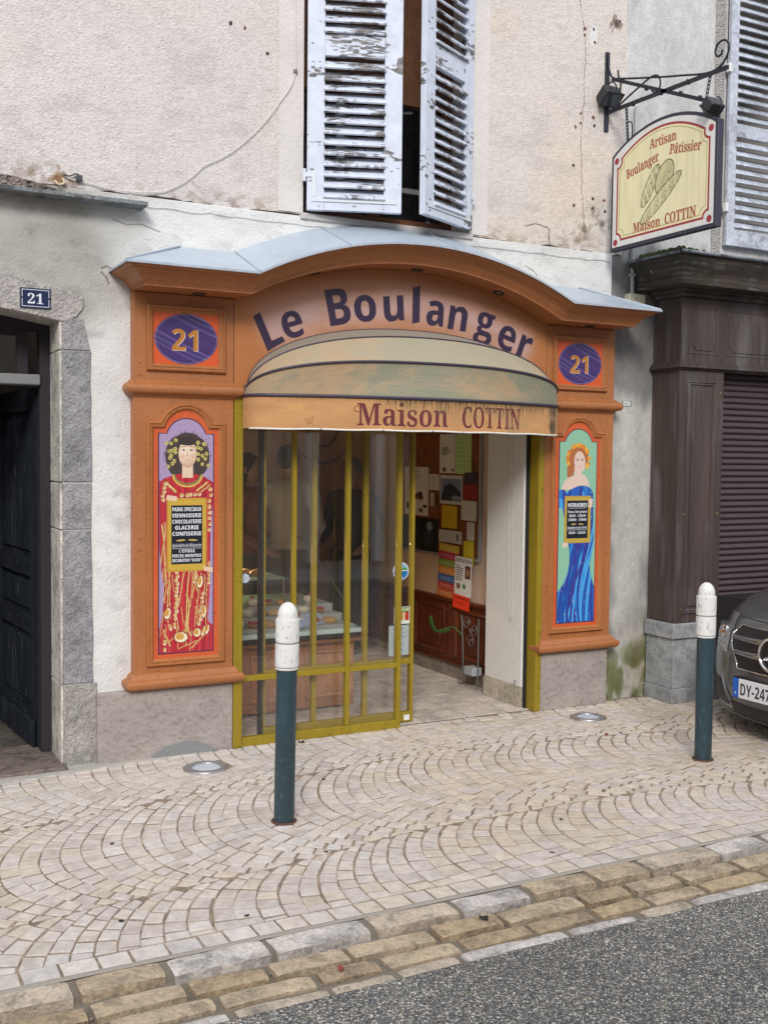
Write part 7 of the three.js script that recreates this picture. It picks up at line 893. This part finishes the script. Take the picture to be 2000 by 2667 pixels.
  const patch = (ys, L, Rr, off, nz = 18) => gridGeo(nz, ys.length - 1, (u, v) => { const y = ys[Math.round(v * (ys.length - 1))], z = lerp(L(y), Rr(y), u); return [frontX(y, z) - off, y, z]; });
  const rows = (a, b, n) => Array.from({ length: n + 1 }, (_, i) => lerp(a, b, i / n));
  // grille
  const gL = (y) => -lerp(0.29, 0.385, sst(0.405, 0.56, y)) + 0.05 * sst(0.6, 0.645, y), gq = sub('grille', car);
  put(patch(rows(0.405, 0.645, 14), gL, (y) => -gL(y), 0.003, 30), black, 'grille_mesh', gq, true);
  { const pts = []; for (const y of rows(0.405, 0.645, 14)) pts.push([y, gL(y)]); for (const y of rows(0.405, 0.645, 14).reverse()) pts.push([y, -gL(y)]); const loop = []; pts.forEach(([y, z], i) => { loop.push([frontX(y, z) - 0.005, y, z]); const [y2, z2] = pts[(i + 1) % pts.length]; if (Math.abs(z2 - z) > 0.2) for (let k = 1; k < 14; k++) { const zz = lerp(z, z2, k / 14), yy = lerp(y, y2, k / 14); loop.push([frontX(yy, zz) - 0.005, yy, zz]); } }); put(tube(loop, 0.004, 160, 6, true), chrome, 'grille_surround', gq, true); }
  for (const y of [0.575, 0.495]) for (const s of [-1, 1]) put(gridGeo(14, 5, (u, v) => { const zz = s * lerp(0.085, 0.36 - (0.575 - y) * 0.4, u), a = v * Math.PI, h = lerp(0.022, 0.013, u); return [frontX(y, zz) - 0.006 - 0.016 * Math.sin(a), y + h * Math.cos(a), zz]; }), mat([0.3, 0.31, 0.33], 0.2, { metalness: 0.9 }), 'grille_bar', gq, true);
  { const cx = frontX(0.525, 0) - 0.03; put(new THREE.TorusGeometry(0.092, 0.009, 10, 48).rotateY(Math.PI / 2).translate(cx, 0.525, 0), chrome, 'badge_ring', gq, true); put(new THREE.CylinderGeometry(0.088, 0.088, 0.008, 40).rotateZ(Math.PI / 2).translate(cx + 0.008, 0.525, 0), gloss, 'badge_plate', gq, true); for (let k = 0; k < 3; k++) { const a = Math.PI / 2 + k * 2.0944, g = new THREE.ConeGeometry(0.02, 0.088, 4).translate(0, 0.044, 0).scale(0.5, 1, 1).rotateX(a - Math.PI / 2).translate(cx, 0.525, 0); put(g, chrome, 'badge_arm', gq, true); } }
  // lamps
  for (const s of [-1, 1]) { const q = sub('headlight', car), inner = (y) => s * (0.42 + 0.03 * sst(0.5, 0.75, y)), outer = (y) => s * lerp(0.6, 0.86, sst(0.47, 0.62, y)); put(patch(rows(0.47, 0.69, 14), inner, outer, 0.004, 16), phys([0.34, 0.35, 0.37], 0.08, { clearcoat: 1, metalness: 0.35 }), 'lamp_cover', q, true); put(patch(rows(0.485, 0.51, 3), (y) => inner(y) * 1.04, (y) => outer(y) * 0.97, 0.008, 10), chrome, 'light_strip', q, true); const zc = s * 0.52; put(new THREE.SphereGeometry(0.042, 16, 12).scale(0.4, 1, 1).translate(frontX(0.575, zc) - 0.003, 0.575, zc), chrome, 'projector', q, true);
    put(patch(rows(0.16, 0.3, 8), (y) => s * (0.5 - 0.1 * sst(0.3, 0.16, y)), (y) => s * lerp(0.72, 0.76, sst(0.16, 0.3, y)), 0.003, 12), black, 'air_intake', car, true); put(tube([[frontX(0.33, s * 0.47) - 0.004, 0.33, s * 0.47], [frontX(0.25, s * 0.42) - 0.006, 0.25, s * 0.42], [frontX(0.19, s * 0.36) - 0.006, 0.19, s * 0.36]], 0.01, 16, 6), paint, 'bumper_crease', car, true); }
  put(patch(rows(0.135, 0.2, 5), () => -0.36, () => 0.36, 0.003, 20), black, 'lower_intake', car, true); put(tube(rows(-0.72, 0.72, 22).map((z) => [frontX(0.122, z) - 0.006, 0.122, z]), 0.008, 60, 6), gloss, 'splitter', car, true);
  put(tube(rows(-0.42, 0.42, 16).map((z) => [frontX(0.682, z) - 0.001, 0.682, z]), 0.0025, 40, 5), black, 'bonnet_gap', car, true);
  const pt = canv(1040, 224, (g, w, h) => { g.fillStyle = '#e6e8ea'; g.fillRect(0, 0, w, h); g.fillStyle = '#1f62c0'; g.fillRect(0, 0, 92, h); g.fillRect(w - 92, 0, 92, h); g.fillStyle = '#dfe6f0'; g.font = 'bold 48px sans-serif'; g.textAlign = 'center'; g.fillText('F', 46, 190); g.fillStyle = '#22263a'; g.font = 'bold 176px sans-serif'; g.textAlign = 'left'; g.textBaseline = 'middle'; g.save(); g.translate(106, h / 2 + 8); g.scale(0.78, 1.08); g.fillText('DY-247-', 0, 0); g.restore(); });
  const px = frontX(0.29, 0) - 0.03; put(uvPlane(new RoundedBoxGeometry(0.012, 0.11, 0.52, 1, 0.003).translate(px, 0.305, 0), -0.26, 0.25, 0.52, 0.11, 'z', 'y'), mat([0.9, 0.9, 0.9], 0.35, { map: pt }), 'number_plate', car, true); put(box(px + 0.006, px + 0.04, 0.245, 0.365, -0.27, 0.27), black, 'plate_holder', car, true);
}
// ================================================================ house across the street, mirrored in the glass
{
  const o = thing('opposite_house', 'pale plastered house across the street mirrored in the shop glass', 'house', [5, 0, 8.3]);
  const wm = mat([0.38, 0.33, 0.28], 0.9, { bumpMap: rep(bumpPlaster, 1), bumpScale: 0.01 }), tr = mat([0.75, 0.74, 0.72], 0.7), dk = mat([0.05, 0.05, 0.055], 0.4), gl = phys([0.06, 0.07, 0.08], 0.05, {});
  put(slab([[-9, 0.02], [20, 0.02], [20, 4.4], [-9, 4.4]], 8.2, 8.6, [[[6.2, 0.1], [7.1, 0.1], [7.1, 2.3], [6.2, 2.3]], [[8.2, 0.8], [9.6, 0.8], [9.6, 2.3], [8.2, 2.3]], [[3.6, 0.8], [4.9, 0.8], [4.9, 2.3], [3.6, 2.3]]]), wm, 'wall', o);
  for (const [a, b, y0, y1] of [[6.2, 7.1, 0.1, 2.3], [8.2, 9.6, 0.8, 2.3], [3.6, 4.9, 0.8, 2.3]]) { put([box(a - 0.14, a, y0, y1 + 0.14, 8.14, 8.25), box(b, b + 0.14, y0, y1 + 0.14, 8.14, 8.25), box(a, b, y1, y1 + 0.14, 8.14, 8.25)], tr, 'surround', o); put(box(a, b, y0, y1, 8.4, 8.45), y0 < 0.5 ? dk : gl, y0 < 0.5 ? 'door' : 'window', o); }
}
// ================================================================ litter on the ground
{
  const R = rng(3131), leafM = mat([0.16, 0.07, 0.03], 0.8, { side: THREE.DoubleSide }), dark = mat([0.02, 0.018, 0.018], 0.8);
  const leaf = (x, z, y, s, m, name, label, cat, group) => { const g = gridGeo(4, 4, (u, v) => { const w = Math.sin(Math.PI * v) * 0.5; return [s * (u - 0.5) * 2 * w, 0.006 * Math.sin(u * 5 + v * 4) + 0.007, s * 1.3 * (v - 0.5)]; }).rotateY(R() * 6).translate(x, y, z); const o = solo(uvBox(g), m, name, label, cat, group); return o; };
  leaf(2.37, 0.05, 0.002, 0.03, mat([0.1, 0.03, 0.02], 0.8, { side: THREE.DoubleSide }), 'dead_leaf', 'brown dead leaf against the yellow window rail', 'leaf');
  leaf(4.03, 0.66, 0.002, 0.028, mat([0.25, 0.06, 0.03], 0.8, { side: THREE.DoubleSide }), 'dead_leaf', 'reddish leaf on the setts before the right pilaster', 'leaf');
  leaf(2.05, 2.4, -0.02, 0.035, dark, 'black_scrap', 'black scrap lying in the gutter stones', 'litter');
  leaf(1.45, 2.5, -0.03, 0.025, mat([0.3, 0.06, 0.03], 0.8, { side: THREE.DoubleSide }), 'dead_leaf', 'red brown leaf in the gutter left of the black scrap', 'leaf');
  { const g = []; for (let i = 0; i < 110; i++) { const x = 0.4 + R() * 5, z = 2.34 + R() * 0.26; g.push(new THREE.IcosahedronGeometry(0.0025 + R() * 0.004, 0).scale(1, 0.6, 1).translate(x, -0.035, z)); } const m = put(g.map((q) => uvBox(q)), mat([0.3, 0.26, 0.22], 0.9), 'grit'); tag(m, 'loose pale grit caught between the gutter stones', 'grit', null, 'stuff'); }
  { const g = []; for (let i = 0; i < 36; i++) { const a = R() * 6, h = 0.012 + R() * 0.02; g.push(uvBox(new THREE.PlaneGeometry(0.006, h, 1, 2).translate(0, h / 2, 0).rotateX(-0.6 * R()).rotateY(a).translate(3.62 + (R() - 0.5) * 0.05, -0.012, 2.35 + (R() - 0.5) * 0.012))); } const m = put(g, mat([0.08, 0.16, 0.04], 0.8, { side: THREE.DoubleSide }), 'weeds'); tag(m, 'tiny green weeds growing in the kerb joint', 'weeds', null, 'stuff'); }
  for (const [x, z, where] of [[1.8, 1.62, 'in front of the green bollard by the window'], [1.05, 1.15, 'on the setts before the number 21 doorway'], [2.9, 1.72, 'midway between the two green bollards'], [2.62, 2.03, 'near the kerb before the open doorway'], [1.3, 2.05, 'close to the kerb left of the bollard'], [2.2, 0.72, 'on the setts before the yellow shop window'], [0.9, 1.9, 'farthest left beside the kerb stones']]) { const g = new THREE.SphereGeometry(0.009, 8, 4).scale(1.3, 0.12, 0.9).rotateY(R() * 3).translate(x, 0.003, z); solo(uvBox(g), dark, 'gum_spot', 'black gum spot ' + where, 'gum spot', 'black gum spots on the pavement'); }
}
renderer.render(scene, camera);
